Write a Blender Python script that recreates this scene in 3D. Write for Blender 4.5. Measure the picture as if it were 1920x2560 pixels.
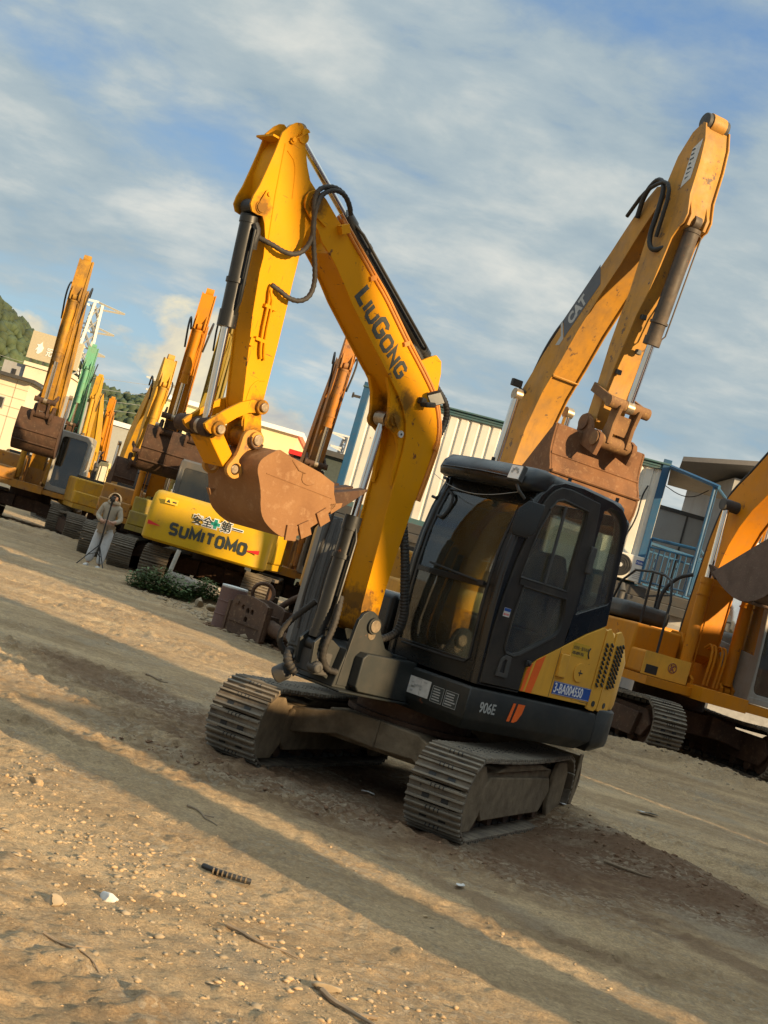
import bpy, bmesh, math, random
import numpy as np
from mathutils import Vector, Matrix
rad = math.radians
PI = math.pi
for o in list(bpy.data.objects): bpy.data.objects.remove(o)
SC = bpy.context.scene
COL = SC.collection

# ------------------------------------------------------------------ camera, world, sun, exposure
ROLL, PITCH = rad(16.0), rad(2.75)
cam_d = bpy.data.cameras.new('camera'); cam = bpy.data.objects.new('camera', cam_d); COL.objects.link(cam)
cam_d.sensor_fit = 'VERTICAL'; cam_d.sensor_height = 24.0; cam_d.lens = 24.0 * 3300 / 2560
cam_d.clip_start = 0.1; cam_d.clip_end = 6000
fw = Vector((0, math.cos(PITCH), math.sin(PITCH))); r0 = Vector((1, 0, 0)); u0 = Vector((0, -math.sin(PITCH), math.cos(PITCH)))
rr = r0 * math.cos(ROLL) + u0 * math.sin(ROLL); uu = u0 * math.cos(ROLL) - r0 * math.sin(ROLL)
M4 = Matrix((rr, uu, -fw)).transposed().to_4x4(); M4.translation = Vector((0, 0, 1.5))
cam.matrix_world = M4
SC.camera = cam

SUN_AZ, SUN_EL = rad(50), rad(17)            # azimuth measured from straight behind the camera towards the right
SUN = Vector((math.cos(SUN_EL) * math.sin(SUN_AZ), -math.cos(SUN_EL) * math.cos(SUN_AZ), math.sin(SUN_EL)))
sl = bpy.data.lights.new('sun', 'SUN'); so = bpy.data.objects.new('sun', sl); COL.objects.link(so)
sl.energy = 5.0; sl.angle = rad(1.0); sl.color = (1.0, 0.72, 0.40)
so.rotation_euler = SUN.to_track_quat('Z', 'Y').to_euler()

W = bpy.data.worlds.new('World'); SC.world = W; W.use_nodes = True
nt = W.node_tree; nt.nodes.clear(); N = nt.nodes.new; L = nt.links.new
sky = N('ShaderNodeTexSky'); sky.sky_type = 'NISHITA'; sky.sun_disc = False
sky.sun_elevation = SUN_EL; sky.sun_rotation = math.atan2(SUN.x, SUN.y); sky.altitude = 50; sky.air_density = 1.0; sky.dust_density = 0.6
tc = N('ShaderNodeTexCoord'); sp = N('ShaderNodeSeparateXYZ'); L(tc.outputs['Generated'], sp.inputs[0])
def math_n(op, a, b=None, c=None):
    n = N('ShaderNodeMath'); n.operation = op
    for i, v in enumerate((a, b, c)):
        if v is None: continue
        if isinstance(v, (int, float)): n.inputs[i].default_value = v
        else: L(v, n.inputs[i])
    return n.outputs[0]
zc = math_n('MAXIMUM', sp.outputs[2], 0.0)
den = math_n('ADD', zc, 0.22)
cx = math_n('DIVIDE', sp.outputs[0], den); cy = math_n('DIVIDE', sp.outputs[1], den)
cv = N('ShaderNodeCombineXYZ'); L(cx, cv.inputs[0]); L(cy, cv.inputs[1])
mp = N('ShaderNodeMapping'); L(cv.outputs[0], mp.inputs[0]); mp.inputs['Rotation'].default_value = (0, 0, rad(-14)); mp.inputs['Scale'].default_value = (1.05, 1.22, 1); mp.inputs['Location'].default_value = (2.3, 0.25, 0)
def noise(vec, scale, detail, rough, dist=0.0):
    n = N('ShaderNodeTexNoise'); n.inputs['Scale'].default_value = scale; n.inputs['Detail'].default_value = detail
    n.inputs['Roughness'].default_value = rough; n.inputs['Distortion'].default_value = dist; L(vec, n.inputs['Vector']); return n.outputs['Fac']
def ramp(fac, stops):
    n = N('ShaderNodeValToRGB'); e = n.color_ramp.elements
    while len(e) < len(stops): e.new(0.5)
    for i, (p, c) in enumerate(stops): e[i].position = p; e[i].color = c if len(c) == 4 else (*c, 1)
    L(fac, n.inputs[0]); return n.outputs[0]
def mixc(fac, a, b):
    n = N('ShaderNodeMix'); n.data_type = 'RGBA'
    if isinstance(fac, (int, float)): n.inputs[0].default_value = fac
    else: L(fac, n.inputs[0])
    for s, v in ((6, a), (7, b)):
        if isinstance(v, tuple): n.inputs[s].default_value = (*v, 1)
        else: L(v, n.inputs[s])
    return n.outputs[2]
n1 = noise(mp.outputs[0], 0.95, 4, 0.45, 0.3)
n2 = noise(mp.outputs[0], 4.6, 7, 0.58, 0.15)
n3 = noise(mp.outputs[0], 1.9, 3, 0.5, 0.2)
cover = math_n('MULTIPLY_ADD', n2, 0.42, math_n('MULTIPLY', n1, 0.73))
mask = ramp(cover, [(0.41, (0.06, 0.06, 0.06)), (0.475, (0.5, 0.5, 0.5)), (0.54, (0.92, 0.92, 0.92)), (0.64, (1, 1, 1))])
shade = ramp(math_n('MULTIPLY_ADD', n2, 0.55, math_n('MULTIPLY', n3, 0.45)), [(0.36, (2.1, 2.75, 3.15)), (0.50, (2.9, 3.45, 3.65)), (0.66, (4.7, 4.8, 4.5))])
skyc = mixc(0.88, sky.outputs[0], ramp(sp.outputs[2], [(0.0, (2.9, 3.6, 3.7)), (0.10, (2.5, 3.7, 4.4)), (0.30, (1.35, 2.4, 4.0)), (0.55, (0.8, 1.75, 3.6)), (1.0, (0.8, 1.7, 3.2))]))
col1 = mixc(mask, skyc, shade)
# heaped clouds low over the horizon
cm = N('ShaderNodeMapping'); L(tc.outputs['Generated'], cm.inputs[0]); cm.inputs['Scale'].default_value = (1, 1, 1.7); cm.inputs['Location'].default_value = (0.35, 0, 0)
k1 = noise(cm.outputs[0], 7.0, 8, 0.55, 0.1)
hgt = math_n('MULTIPLY', math_n('SUBTRACT', sp.outputs[2], 0.02), 2.6)
km = ramp(math_n('SUBTRACT', k1, hgt), [(0.26, (0, 0, 0)), (0.32, (1, 1, 1))])
k2 = noise(cm.outputs[0], 11.0, 6, 0.6, 0.2)
kc = ramp(k2, [(0.35, (3.2, 3.3, 3.3)), (0.6, (5.8, 5.2, 3.7))])
side = ramp(math_n('ADD', sp.outputs[0], 0.5), [(0.44, (1, 1, 1)), (0.60, (0.0, 0.0, 0.0))])
km2 = N('ShaderNodeMix'); km2.data_type = 'RGBA'; km2.blend_type = 'MULTIPLY'; km2.inputs[0].default_value = 1; L(km, km2.inputs[6]); L(side, km2.inputs[7])
sepk = N('ShaderNodeSeparateColor'); L(km2.outputs[2], sepk.inputs[0])
col2 = mixc(sepk.outputs[0], col1, kc)
west = ramp(math_n('MULTIPLY_ADD', sp.outputs[1], 0.5, 0.5), [(0.25, (0.70, 0.72, 0.76)), (0.72, (1, 1, 1))])   # sky behind the camera dimmed to keep shaded faces dark
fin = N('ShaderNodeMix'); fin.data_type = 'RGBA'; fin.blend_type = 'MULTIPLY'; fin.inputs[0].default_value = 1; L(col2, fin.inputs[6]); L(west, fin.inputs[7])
bg = N('ShaderNodeBackground'); bg.inputs['Strength'].default_value = 0.088; zen = ramp(sp.outputs[2], [(0.45, (1, 1, 1)), (0.8, (3.0, 2.9, 2.7))])          # unseen sky overhead brightened to lift the shaded ground
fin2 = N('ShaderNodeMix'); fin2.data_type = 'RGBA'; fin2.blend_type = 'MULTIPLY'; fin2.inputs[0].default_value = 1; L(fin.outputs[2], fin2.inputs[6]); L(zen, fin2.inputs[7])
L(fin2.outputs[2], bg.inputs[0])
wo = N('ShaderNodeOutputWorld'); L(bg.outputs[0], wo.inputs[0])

SC.view_settings.view_transform = 'Standard'; SC.view_settings.look = 'None'; SC.view_settings.exposure = 0.8; SC.view_settings.gamma = 1.0
SC.view_settings.use_curve_mapping = False
SC.cycles.max_bounces = 8; SC.cycles.transparent_max_bounces = 16; SC.cycles.use_denoising = True

# ------------------------------------------------------------------ materials
MATS = {}
def new_mat(name):
    m = bpy.data.materials.new(name); m.use_nodes = True; t = m.node_tree; t.nodes.clear()
    out = t.nodes.new('ShaderNodeOutputMaterial'); b = t.nodes.new('ShaderNodeBsdfPrincipled'); t.links.new(b.outputs[0], out.inputs[0])
    return m, t, b, out
def nz(t, scale, detail=5, rough=0.6, vec=None, stretch=None, dist=0):
    n = t.nodes.new('ShaderNodeTexNoise'); n.inputs['Scale'].default_value = scale; n.inputs['Detail'].default_value = detail
    n.inputs['Roughness'].default_value = rough; n.inputs['Distortion'].default_value = dist
    c = t.nodes.new('ShaderNodeTexCoord'); v = c.outputs['Object']
    if stretch:
        mpn = t.nodes.new('ShaderNodeMapping'); mpn.inputs['Scale'].default_value = stretch; t.links.new(v, mpn.inputs[0]); v = mpn.outputs[0]
    t.links.new(v, n.inputs['Vector']); return n.outputs['Fac']
def rmp(t, f, stops):
    n = t.nodes.new('ShaderNodeValToRGB'); e = n.color_ramp.elements
    while len(e) < len(stops): e.new(0.5)
    for i, (p, c) in enumerate(stops):
        if not isinstance(c, tuple): c = (c, c, c)
        e[i].position = p; e[i].color = (*c, 1)
    t.links.new(f, n.inputs[0]); return n.outputs[0]
def mx(t, f, a, b, mode='MIX'):
    n = t.nodes.new('ShaderNodeMix'); n.data_type = 'RGBA'; n.blend_type = mode
    if isinstance(f, (int, float)): n.inputs[0].default_value = f
    else: t.links.new(f, n.inputs[0])
    for s, v in ((6, a), (7, b)):
        if isinstance(v, tuple): n.inputs[s].default_value = (*v, 1)
        else: t.links.new(v, n.inputs[s])
    return n.outputs[2]
def bump(t, b, h, strength=0.3, dist=0.01):
    n = t.nodes.new('ShaderNodeBump'); n.inputs['Strength'].default_value = strength; n.inputs['Distance'].default_value = dist
    t.links.new(h, n.inputs['Height']); t.links.new(n.outputs[0], b.inputs['Normal'])
def paint(name, col, wear=0.2, dirt=0.3, rough=0.38, wearcol=(0.16, 0.06, 0.025), dirtcol=(0.20, 0.14, 0.085), metal=0.0, scale=1.0, spec=0.5):
    """painted steel: worn spots, dusty clouds, small dents"""
    m, t, b, o = new_mat(name)
    base = mx(t, rmp(t, nz(t, 1.3 * scale, 3), [(0.35, 0.0), (0.7, 1.0)]), col, tuple(c * 0.86 for c in col))
    if dirt > 0:
        d1 = rmp(t, nz(t, 3.0 * scale, 8, 0.68), [(0.48 - 0.12 * dirt, 0.0), (0.80 - 0.1 * dirt, min(1.0, dirt * 1.5))])
        base = mx(t, d1, base, dirtcol)
        st = rmp(t, nz(t, 5.0 * scale, 5, 0.6, stretch=(3.0, 3.0, 0.35)), [(0.52, 0.0), (0.75, dirt * 0.8)])
        base = mx(t, st, base, tuple(c * 0.6 for c in dirtcol))
    if wear > 0:
        w1 = rmp(t, nz(t, 9.0 * scale, 9, 0.72), [(0.66 - 0.12 * wear, 0.0), (0.70 - 0.12 * wear, 1.0)])
        base = mx(t, w1, base, wearcol)
    t.links.new(base, b.inputs['Base Color'])
    rg = rmp(t, nz(t, 4.0 * scale, 6), [(0.3, rough), (0.75, min(1, rough + 0.35))]); t.links.new(rg, b.inputs['Roughness'])
    b.inputs['Metallic'].default_value = metal; b.inputs['Specular IOR Level'].default_value = spec
    bump(t, b, nz(t, 6.0 * scale, 6), 0.12, 0.01)
    MATS[name] = m; return m
def simple(name, col, rough=0.6, metal=0.0, var=0.2, scale=8, bmp=0.15, emit=None, spec=0.5):
    m, t, b, o = new_mat(name)
    c = mx(t, rmp(t, nz(t, scale, 6), [(0.3, 0.0), (0.75, 1.0)]), tuple(min(1, k * (1 + var)) for k in col), tuple(k * (1 - var) for k in col))
    t.links.new(c, b.inputs['Base Color']); b.inputs['Roughness'].default_value = rough; b.inputs['Metallic'].default_value = metal; b.inputs['Specular IOR Level'].default_value = spec
    if bmp: bump(t, b, nz(t, scale * 3, 6), bmp, 0.01)
    if emit: b.inputs['Emission Color'].default_value = (*emit[0], 1); b.inputs['Emission Strength'].default_value = emit[1]
    MATS[name] = m; return m
def rust(name, a=(0.21, 0.085, 0.035), b_=(0.085, 0.036, 0.02), c_=(0.30, 0.16, 0.085), scale=1.0):
    m, t, b, o = new_mat(name)
    c1 = mx(t, rmp(t, nz(t, 3.5 * scale, 8, 0.65), [(0.35, 0.0), (0.68, 1.0)]), a, b_)
    c2 = mx(t, rmp(t, nz(t, 14 * scale, 8, 0.7), [(0.52, 0.0), (0.72, 0.8)]), c1, c_)
    t.links.new(c2, b.inputs['Base Color']); b.inputs['Roughness'].default_value = 0.8; b.inputs['Specular IOR Level'].default_value = 0.25
    bump(t, b, nz(t, 40 * scale, 6), 0.35, 0.01); MATS[name] = m; return m
def glass(name, tint=(0.8, 0.84, 0.8), dusty=0.12, rough=0.03):
    m, t, b, o = new_mat(name); t.nodes.remove(b)
    tr = t.nodes.new('ShaderNodeBsdfTransparent'); tr.inputs[0].default_value = (*tint, 1)
    gl = t.nodes.new('ShaderNodeBsdfGlossy'); gl.inputs['Roughness'].default_value = rough; gl.inputs[0].default_value = (0.9, 0.95, 1, 1)
    fr = t.nodes.new('ShaderNodeFresnel'); fr.inputs[0].default_value = 1.5
    ms = t.nodes.new('ShaderNodeMixShader'); ml = t.nodes.new('ShaderNodeMath'); ml.operation = 'MULTIPLY_ADD'; ml.inputs[1].default_value = 1.3; ml.inputs[2].default_value = 0.03
    t.links.new(fr.outputs[0], ml.inputs[0]); t.links.new(ml.outputs[0], ms.inputs[0]); t.links.new(tr.outputs[0], ms.inputs[1]); t.links.new(gl.outputs[0], ms.inputs[2])
    df = t.nodes.new('ShaderNodeBsdfDiffuse'); df.inputs[0].default_value = (0.33, 0.28, 0.2, 1)
    m2 = t.nodes.new('ShaderNodeMixShader'); f = rmp(t, nz(t, 4, 7, 0.65, stretch=(1, 1, 0.5)), [(0.35, dusty * 0.4), (0.8, dusty * 2.2)])
    t.links.new(f, m2.inputs[0]); t.links.new(ms.outputs[0], m2.inputs[1]); t.links.new(df.outputs[0], m2.inputs[2]); t.links.new(m2.outputs[0], o.inputs[0])
    MATS[name] = m; return m
Y1 = paint('hero_yellow_paint', (0.64, 0.275, 0.001), wear=0.30, dirt=0.08, rough=0.45, spec=0.15)
def hero_paint():
    m = MATS['hero_yellow_paint']; t = m.node_tree; b = [n for n in t.nodes if n.type == 'BSDF_PRINCIPLED'][0]; src = b.inputs['Base Color'].links[0].from_socket
    c = src
    for st, sc_, lo in (((26, 3, 1.2), 3.1, 0.705), ((1.5, 3, 30), 2.7, 0.715), ((18, 3, 17), 1.6, 0.72)):
        c = mx(t, rmp(t, nz(t, sc_, 3, 0.55, stretch=st, dist=0.4), [(lo, 0.0), (lo + 0.012, 0.85)]), c, (0.085, 0.05, 0.022))
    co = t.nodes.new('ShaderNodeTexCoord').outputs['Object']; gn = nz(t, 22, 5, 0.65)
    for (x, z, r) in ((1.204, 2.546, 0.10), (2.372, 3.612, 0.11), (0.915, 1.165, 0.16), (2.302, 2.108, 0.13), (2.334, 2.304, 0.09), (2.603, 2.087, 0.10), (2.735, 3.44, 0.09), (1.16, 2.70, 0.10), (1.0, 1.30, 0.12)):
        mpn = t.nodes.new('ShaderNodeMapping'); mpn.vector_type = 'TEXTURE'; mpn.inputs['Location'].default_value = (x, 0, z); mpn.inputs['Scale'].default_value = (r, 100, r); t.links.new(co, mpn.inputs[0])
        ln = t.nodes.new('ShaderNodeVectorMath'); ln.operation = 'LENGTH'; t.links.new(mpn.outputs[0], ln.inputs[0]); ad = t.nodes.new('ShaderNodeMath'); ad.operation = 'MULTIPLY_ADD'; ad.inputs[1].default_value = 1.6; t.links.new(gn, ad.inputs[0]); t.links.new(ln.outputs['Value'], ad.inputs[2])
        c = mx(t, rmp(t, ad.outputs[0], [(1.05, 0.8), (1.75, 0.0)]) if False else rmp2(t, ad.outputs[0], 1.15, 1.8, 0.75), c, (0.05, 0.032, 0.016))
    t.links.new(c, b.inputs['Base Color'])
def rmp2(t, f, a, b_, v):
    n = t.nodes.new('ShaderNodeMapRange'); n.inputs[1].default_value = a; n.inputs[2].default_value = b_; n.inputs[3].default_value = v; n.inputs[4].default_value = 0.0; t.links.new(f, n.inputs[0]); return n.outputs[0]
hero_paint()
GRS = paint('worn_grouser', (0.17, 0.145, 0.11), wear=0.3, dirt=0.6, rough=0.6, wearcol=(0.07, 0.05, 0.035), dirtcol=(0.26, 0.215, 0.155), scale=2.5)
Y2 = paint('worn_yellow_paint', (0.46, 0.20, 0.012), wear=0.5, dirt=0.6, rough=0.45, scale=0.6)
Y3 = paint('orange_yellow_paint', (0.56, 0.205, 0.004), wear=0.3, dirt=0.2, rough=0.45, spec=0.25, scale=0.7)
Y4 = paint('rusty_orange_paint', (0.46, 0.165, 0.008), wear=0.7, dirt=0.65, rough=0.55, scale=0.8)
Y5 = paint('lemon_paint', (0.58, 0.34, 0.004), wear=0.2, dirt=0.15, rough=0.4, spec=0.3, scale=0.5)
YP = paint('pale_panel_yellow', (0.74, 0.38, 0.035), wear=0.05, dirt=0.16, rough=0.42)
GRN = paint('faded_green_paint', (0.12, 0.36, 0.22), wear=0.45, dirt=0.3, rough=0.5, scale=0.7)
BLK = paint('black_cab_paint', (0.010, 0.011, 0.011), wear=0.0, dirt=0.10, rough=0.16, dirtcol=(0.06, 0.048, 0.034))
SLT = paint('dusty_slate_paint', (0.014, 0.018, 0.018), wear=0.06, dirt=0.26, rough=0.42, dirtcol=(0.075, 0.06, 0.042))
DGY = paint('dark_grey_paint', (0.045, 0.047, 0.047), wear=0.15, dirt=0.35, rough=0.5, dirtcol=(0.11, 0.085, 0.06))
CABG = paint('grey_cab_paint', (0.30, 0.29, 0.255), wear=0.08, dirt=0.3, rough=0.5)
CABD = paint('charcoal_cab_paint', (0.085, 0.088, 0.088), wear=0.05, dirt=0.25, rough=0.5)
TRK = paint('dusty_track_steel', (0.095, 0.075, 0.055), wear=0.3, dirt=0.85, rough=0.72, wearcol=(0.035, 0.028, 0.022), dirtcol=(0.24, 0.19, 0.13), scale=2.0)
MUD = simple('caked_mud', (0.17, 0.13, 0.085), 0.95, var=0.35, scale=9, bmp=0.7, spec=0.15)
RST = rust('rusty_steel'); RSD = rust('dark_rust', (0.085, 0.045, 0.027), (0.038, 0.024, 0.017), (0.16, 0.10, 0.06)); RSL = rust('bucket_rust', (0.28, 0.145, 0.062), (0.20, 0.095, 0.04), (0.36, 0.215, 0.11))
CHR = simple('chrome_rod', (0.72, 0.70, 0.66), 0.13, 1.0, var=0.08, bmp=0.02)
STL = simple('worn_pin_steel', (0.33, 0.26, 0.18), 0.4, 0.7, var=0.35, scale=20)
RUB = simple('black_rubber', (0.016, 0.016, 0.016), 0.6, var=0.3, scale=20, bmp=0.2)
HOSE = simple('dusty_hose', (0.026, 0.022, 0.018), 0.7, var=0.5, scale=30, bmp=0.4)
WHT = simple('white_lens', (0.75, 0.77, 0.75), 0.25, var=0.05)
WTX = simple('white_lettering', (0.75, 0.75, 0.74), 0.5, var=0.06)
GTX = simple('grey_lettering', (0.33, 0.34, 0.33), 0.5, var=0.1)
DTX = simple('dark_lettering', (0.028, 0.036, 0.036), 0.5, var=0.2)
ORG = simple('orange_stripe', (0.80, 0.13, 0.015), 0.45, var=0.08)
RED = simple('red_mark', (0.62, 0.02, 0.015), 0.5, var=0.1)
BLU = simple('plate_blue', (0.015, 0.07, 0.30), 0.45, var=0.12)
TEAL = simple('green_cross', (0.02, 0.30, 0.22), 0.5, var=0.1)
DECB = simple('decal_grey', (0.055, 0.06, 0.07), 0.5, var=0.15)
LBL = simple('label_paper', (0.50, 0.50, 0.48), 0.6, var=0.15, scale=25)
GLS = glass('cab_glass', (0.86, 0.9, 0.86), 0.05); GLT = glass('side_glass', (0.80, 0.83, 0.78), 0.15); GLD = glass('dark_glass', (0.28, 0.31, 0.30), 0.08)
PNL = simple('seat_black', (0.02, 0.02, 0.022), 0.7)
BTL = paint('blue_steel', (0.012, 0.085, 0.185), wear=0.10, dirt=0.15, rough=0.45, scale=0.6)
TRIM = paint('teal_grey_trim', (0.05, 0.12, 0.13), wear=0.1, dirt=0.2, rough=0.5)
CRM = paint('cream_ribbed_panel', (0.72, 0.69, 0.60), wear=0.03, dirt=0.12, rough=0.5, scale=0.6)
GRW = paint('grey_panel', (0.33, 0.33, 0.32), wear=0.05, dirt=0.2, rough=0.6, scale=0.5)
CON = simple('concrete', (0.30, 0.27, 0.23), 0.9, var=0.2, scale=4, bmp=0.3)
ROOFD = simple('roof_soffit', (0.16, 0.15, 0.14), 0.8, var=0.1)
LEAF = simple('weed_leaf', (0.075, 0.12, 0.035), 0.7, var=0.4, scale=5)
TREE = simple('hill_foliage', (0.040, 0.058, 0.022), 0.8, var=0.55, scale=0.12)
# ------------------------------------------------------------------ mesh helpers
def xz(y):                                   # puts a drawing in the XY plane upright into the XZ plane at y
    return Matrix(((1, 0, 0, 0), (0, 0, -1, y), (0, 1, 0, 0), (0, 0, 0, 1)))
def inset(poly, d):
    n = len(poly); a = sum(poly[i][0] * poly[(i + 1) % n][1] - poly[(i + 1) % n][0] * poly[i][1] for i in range(n))
    s = 1 if a > 0 else -1; out = []
    for i in range(n):
        p0, p1, p2 = Vector(poly[i - 1]), Vector(poly[i]), Vector(poly[(i + 1) % n])
        e1 = (p1 - p0); e2 = (p2 - p1)
        if e1.length < 1e-6 or e2.length < 1e-6: out.append(tuple(p1)); continue
        e1.normalize(); e2.normalize(); nn = Vector((-e1.y - e2.y, e1.x + e2.x))
        if nn.length < 1e-3: nn = Vector((-e1.y, e1.x))
        nn.normalize(); out.append(tuple(p1 + nn * d * s))
    return out
def circ(cx, cz, r, n=20): return [(cx + r * math.cos(2 * PI * i / n), cz + r * math.sin(2 * PI * i / n)) for i in range(n)]
def rrect(x0, z0, x1, z1, r, n=4):
    o = []
    for cx, cz, a in ((x1 - r, z1 - r, 0), (x0 + r, z1 - r, 90), (x0 + r, z0 + r, 180), (x1 - r, z0 + r, 270)):
        for k in range(n + 1):
            q = rad(a + 90 * k / n); o.append((cx + r * math.cos(q), cz + r * math.sin(q)))
    return o
def smooth_poly(p, closed=True, n=2):
    for _ in range(n):
        q = []
        m = len(p)
        for i in range(m if closed else m - 1):
            a, b = p[i], p[(i + 1) % m]
            q.append(tuple(a[k] * 0.75 + b[k] * 0.25 for k in range(len(a)))); q.append(tuple(a[k] * 0.25 + b[k] * 0.75 for k in range(len(a))))
        if not closed: q = [p[0]] + q + [p[-1]]
        p = q
    return p
class MB:
    def __init__(s): s.bm = bmesh.new(); s.mi = 0; s.T = Matrix.Identity(4)
    def _add(s, vs, fs):
        v = [s.bm.verts.new(s.T @ Vector(p)) for p in vs]
        for f in fs:
            try:
                q = s.bm.faces.new([v[i] for i in f]); q.material_index = s.mi
            except ValueError: pass
    def box(s, c, d, rot=None):
        M = Matrix.Translation(c)
        if rot is not None: M = M @ rot.to_4x4()
        x, y, z = d[0] / 2, d[1] / 2, d[2] / 2
        P = [(-x, -y, -z), (x, -y, -z), (x, y, -z), (-x, y, -z), (-x, -y, z), (x, -y, z), (x, y, z), (-x, y, z)]
        s._add([M @ Vector(p) for p in P], [(0, 3, 2, 1), (4, 5, 6, 7), (0, 1, 5, 4), (1, 2, 6, 5), (2, 3, 7, 6), (3, 0, 4, 7)]); return s
    def b2(s, x0, x1, y0, y1, z0, z1): return s.box(((x0 + x1) / 2, (y0 + y1) / 2, (z0 + z1) / 2), (abs(x1 - x0), abs(y1 - y0), abs(z1 - z0)))
    def prism(s, poly, y0, y1):              # polygon in XZ swept along y
        n = len(poly); s._add([(x, y0, z) for x, z in poly] + [(x, y1, z) for x, z in poly],
            [tuple(range(n)), tuple(range(2 * n - 1, n - 1, -1))] + [(i, n + i, n + (i + 1) % n, (i + 1) % n) for i in range(n)]); return s
    def prism_z(s, poly, z0, z1):
        n = len(poly); s._add([(x, y, z0) for x, y in poly] + [(x, y, z1) for x, y in poly],
            [tuple(range(n)), tuple(range(2 * n - 1, n - 1, -1))] + [(i, n + i, n + (i + 1) % n, (i + 1) % n) for i in range(n)]); return s
    def loft(s, rings, caps=True, closed=True):
        n = len(rings[0]); vs = [p for r in rings for p in r]; fs = []
        for k in range(len(rings) - 1):
            for i in range(n if closed else n - 1):
                j = (i + 1) % n; fs.append((k * n + i, k * n + j, (k + 1) * n + j, (k + 1) * n + i))
        if caps: fs += [tuple(range(n - 1, -1, -1)), tuple(range((len(rings) - 1) * n, len(rings) * n))]
        s._add(vs, fs); return s
    def tube(s, pts, r, n=8, caps=True, smooth=0, rib=0):
        pts = [Vector(p) for p in pts]
        if smooth: pts = [Vector(p) for p in smooth_poly([tuple(p) for p in pts], False, smooth)]
        if rib:                              # a ribbed sleeve: resample and vary the radius
            L_ = [0]
            for a, b in zip(pts, pts[1:]): L_.append(L_[-1] + (b - a).length)
            m = max(2, int(L_[-1] / rib)); q = []
            for k in range(m + 1):
                t = L_[-1] * k / m; i = max(0, min(len(pts) - 2, next((j for j in range(len(L_) - 1) if L_[j + 1] >= t), len(pts) - 2)))
                f = (t - L_[i]) / max(1e-9, L_[i + 1] - L_[i]); q.append(pts[i].lerp(pts[i + 1], f))
            pts = q
        if isinstance(r, (list, tuple)) and len(r) != len(pts): r = [float(np.interp(i / (len(pts) - 1), np.linspace(0, 1, len(r)), r)) for i in range(len(pts))]
        rings = []; ref = None
        for i, p in enumerate(pts):
            d = (pts[min(i + 1, len(pts) - 1)] - pts[max(i - 1, 0)])
            if d.length < 1e-9: d = Vector((0, 0, 1))
            d.normalize()
            if ref is None: ref = d.orthogonal().normalized()
            a = (ref - d * ref.dot(d))
            if a.length < 1e-6: a = d.orthogonal()
            a.normalize(); ref = a; b = d.cross(a)
            q = r[i] if isinstance(r, (list, tuple)) else r
            if rib: q = q * (1.12 if i % 2 else 0.92)
            rings.append([tuple(p + a * q * math.cos(2 * PI * k / n) + b * q * math.sin(2 * PI * k / n)) for k in range(n)])
        return s.loft(rings, caps)
    def cyl(s, p0, p1, r, n=16, r1=None): return s.tube([p0, p1], [r, r if r1 is None else r1], n)
    def ycyl(s, x, z, y0, y1, r, n=18): return s.cyl((x, y0, z), (x, y1, z), r, n)
    def plate(s, outer, holes, y0, y1, bev=0.0, M=None):   # outline with holes, standing in XZ between y0 and y1
        c = bpy.data.curves.new('c', 'CURVE'); c.dimensions = '2D'; c.fill_mode = 'BOTH'; c.extrude = max(1e-4, abs(y1 - y0) / 2 - bev); c.bevel_depth = bev; c.bevel_resolution = 1
        if bev: c.offset = -bev
        for pl in [outer] + list(holes):
            sp_ = c.splines.new('POLY'); sp_.points.add(len(pl) - 1); sp_.use_cyclic_u = True
            for i, (x, z) in enumerate(pl): sp_.points[i].co = (x, z, 0, 1)
        return s._curve(c, (M if M is not None else xz((y0 + y1) / 2)))
    def _curve(s, c, M):
        o = bpy.data.objects.new('c', c); me = bpy.data.meshes.new_from_object(o)
        me.transform(s.T @ M); k = len(s.bm.faces); s.bm.from_mesh(me); s.bm.faces.ensure_lookup_table()
        for f in s.bm.faces[k:]: f.material_index = s.mi
        bpy.data.objects.remove(o); bpy.data.meshes.remove(me); bpy.data.curves.remove(c); return s
    def text(s, body, size, M, ext=0.0015, bold=0.0, shear=0.0, xs=1.0, space=1.0):
        c = bpy.data.curves.new('t', 'FONT'); c.body = body; c.size = size; c.extrude = ext; c.offset = bold; c.shear = shear; c.align_x = 'LEFT'; c.align_y = 'BOTTOM_BASELINE'; c.space_character = space
        return s._curve(c, M @ Matrix.Diagonal((xs, 1, 1, 1)))
    def build(s, name, mats, parent=None, bevel=0.0, ang=40, smooth=True, seg=2):
        me = bpy.data.meshes.new(name); bmesh.ops.recalc_face_normals(s.bm, faces=s.bm.faces[:]); s.bm.to_mesh(me); s.bm.free()
        for m in (mats if isinstance(mats, (list, tuple)) else [mats]): me.materials.append(m)
        if smooth: me.shade_smooth(); me.set_sharp_from_angle(angle=rad(ang))
        o = bpy.data.objects.new(name, me); COL.objects.link(o)
        if parent is not None: o.parent = parent
        if bevel:
            b = o.modifiers.new('bevel', 'BEVEL'); b.width = bevel; b.segments = seg; b.limit_method = 'ANGLE'; b.angle_limit = rad(45); b.harden_normals = False
        return o
def thing(name, label, cat, loc=(0, 0, 0), rz=0.0, group=None):
    o = bpy.data.objects.new(name, None); COL.objects.link(o); o.empty_display_size = 0.2
    o.location = loc; o.rotation_euler = (0, 0, rz); tag(o, label, cat, group); return o
def tag(o, label=None, cat=None, group=None, kind=None):
    if label: o['label'] = label
    if cat: o['category'] = cat
    if group: o['group'] = group
    if kind: o['kind'] = kind
    return o
def copy_tree(o, parent=None):
    c = o.copy(); COL.objects.link(c); c.parent = parent
    for ch in [q for q in bpy.data.objects if q.parent == o]: copy_tree(ch, c)
    return c
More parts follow.
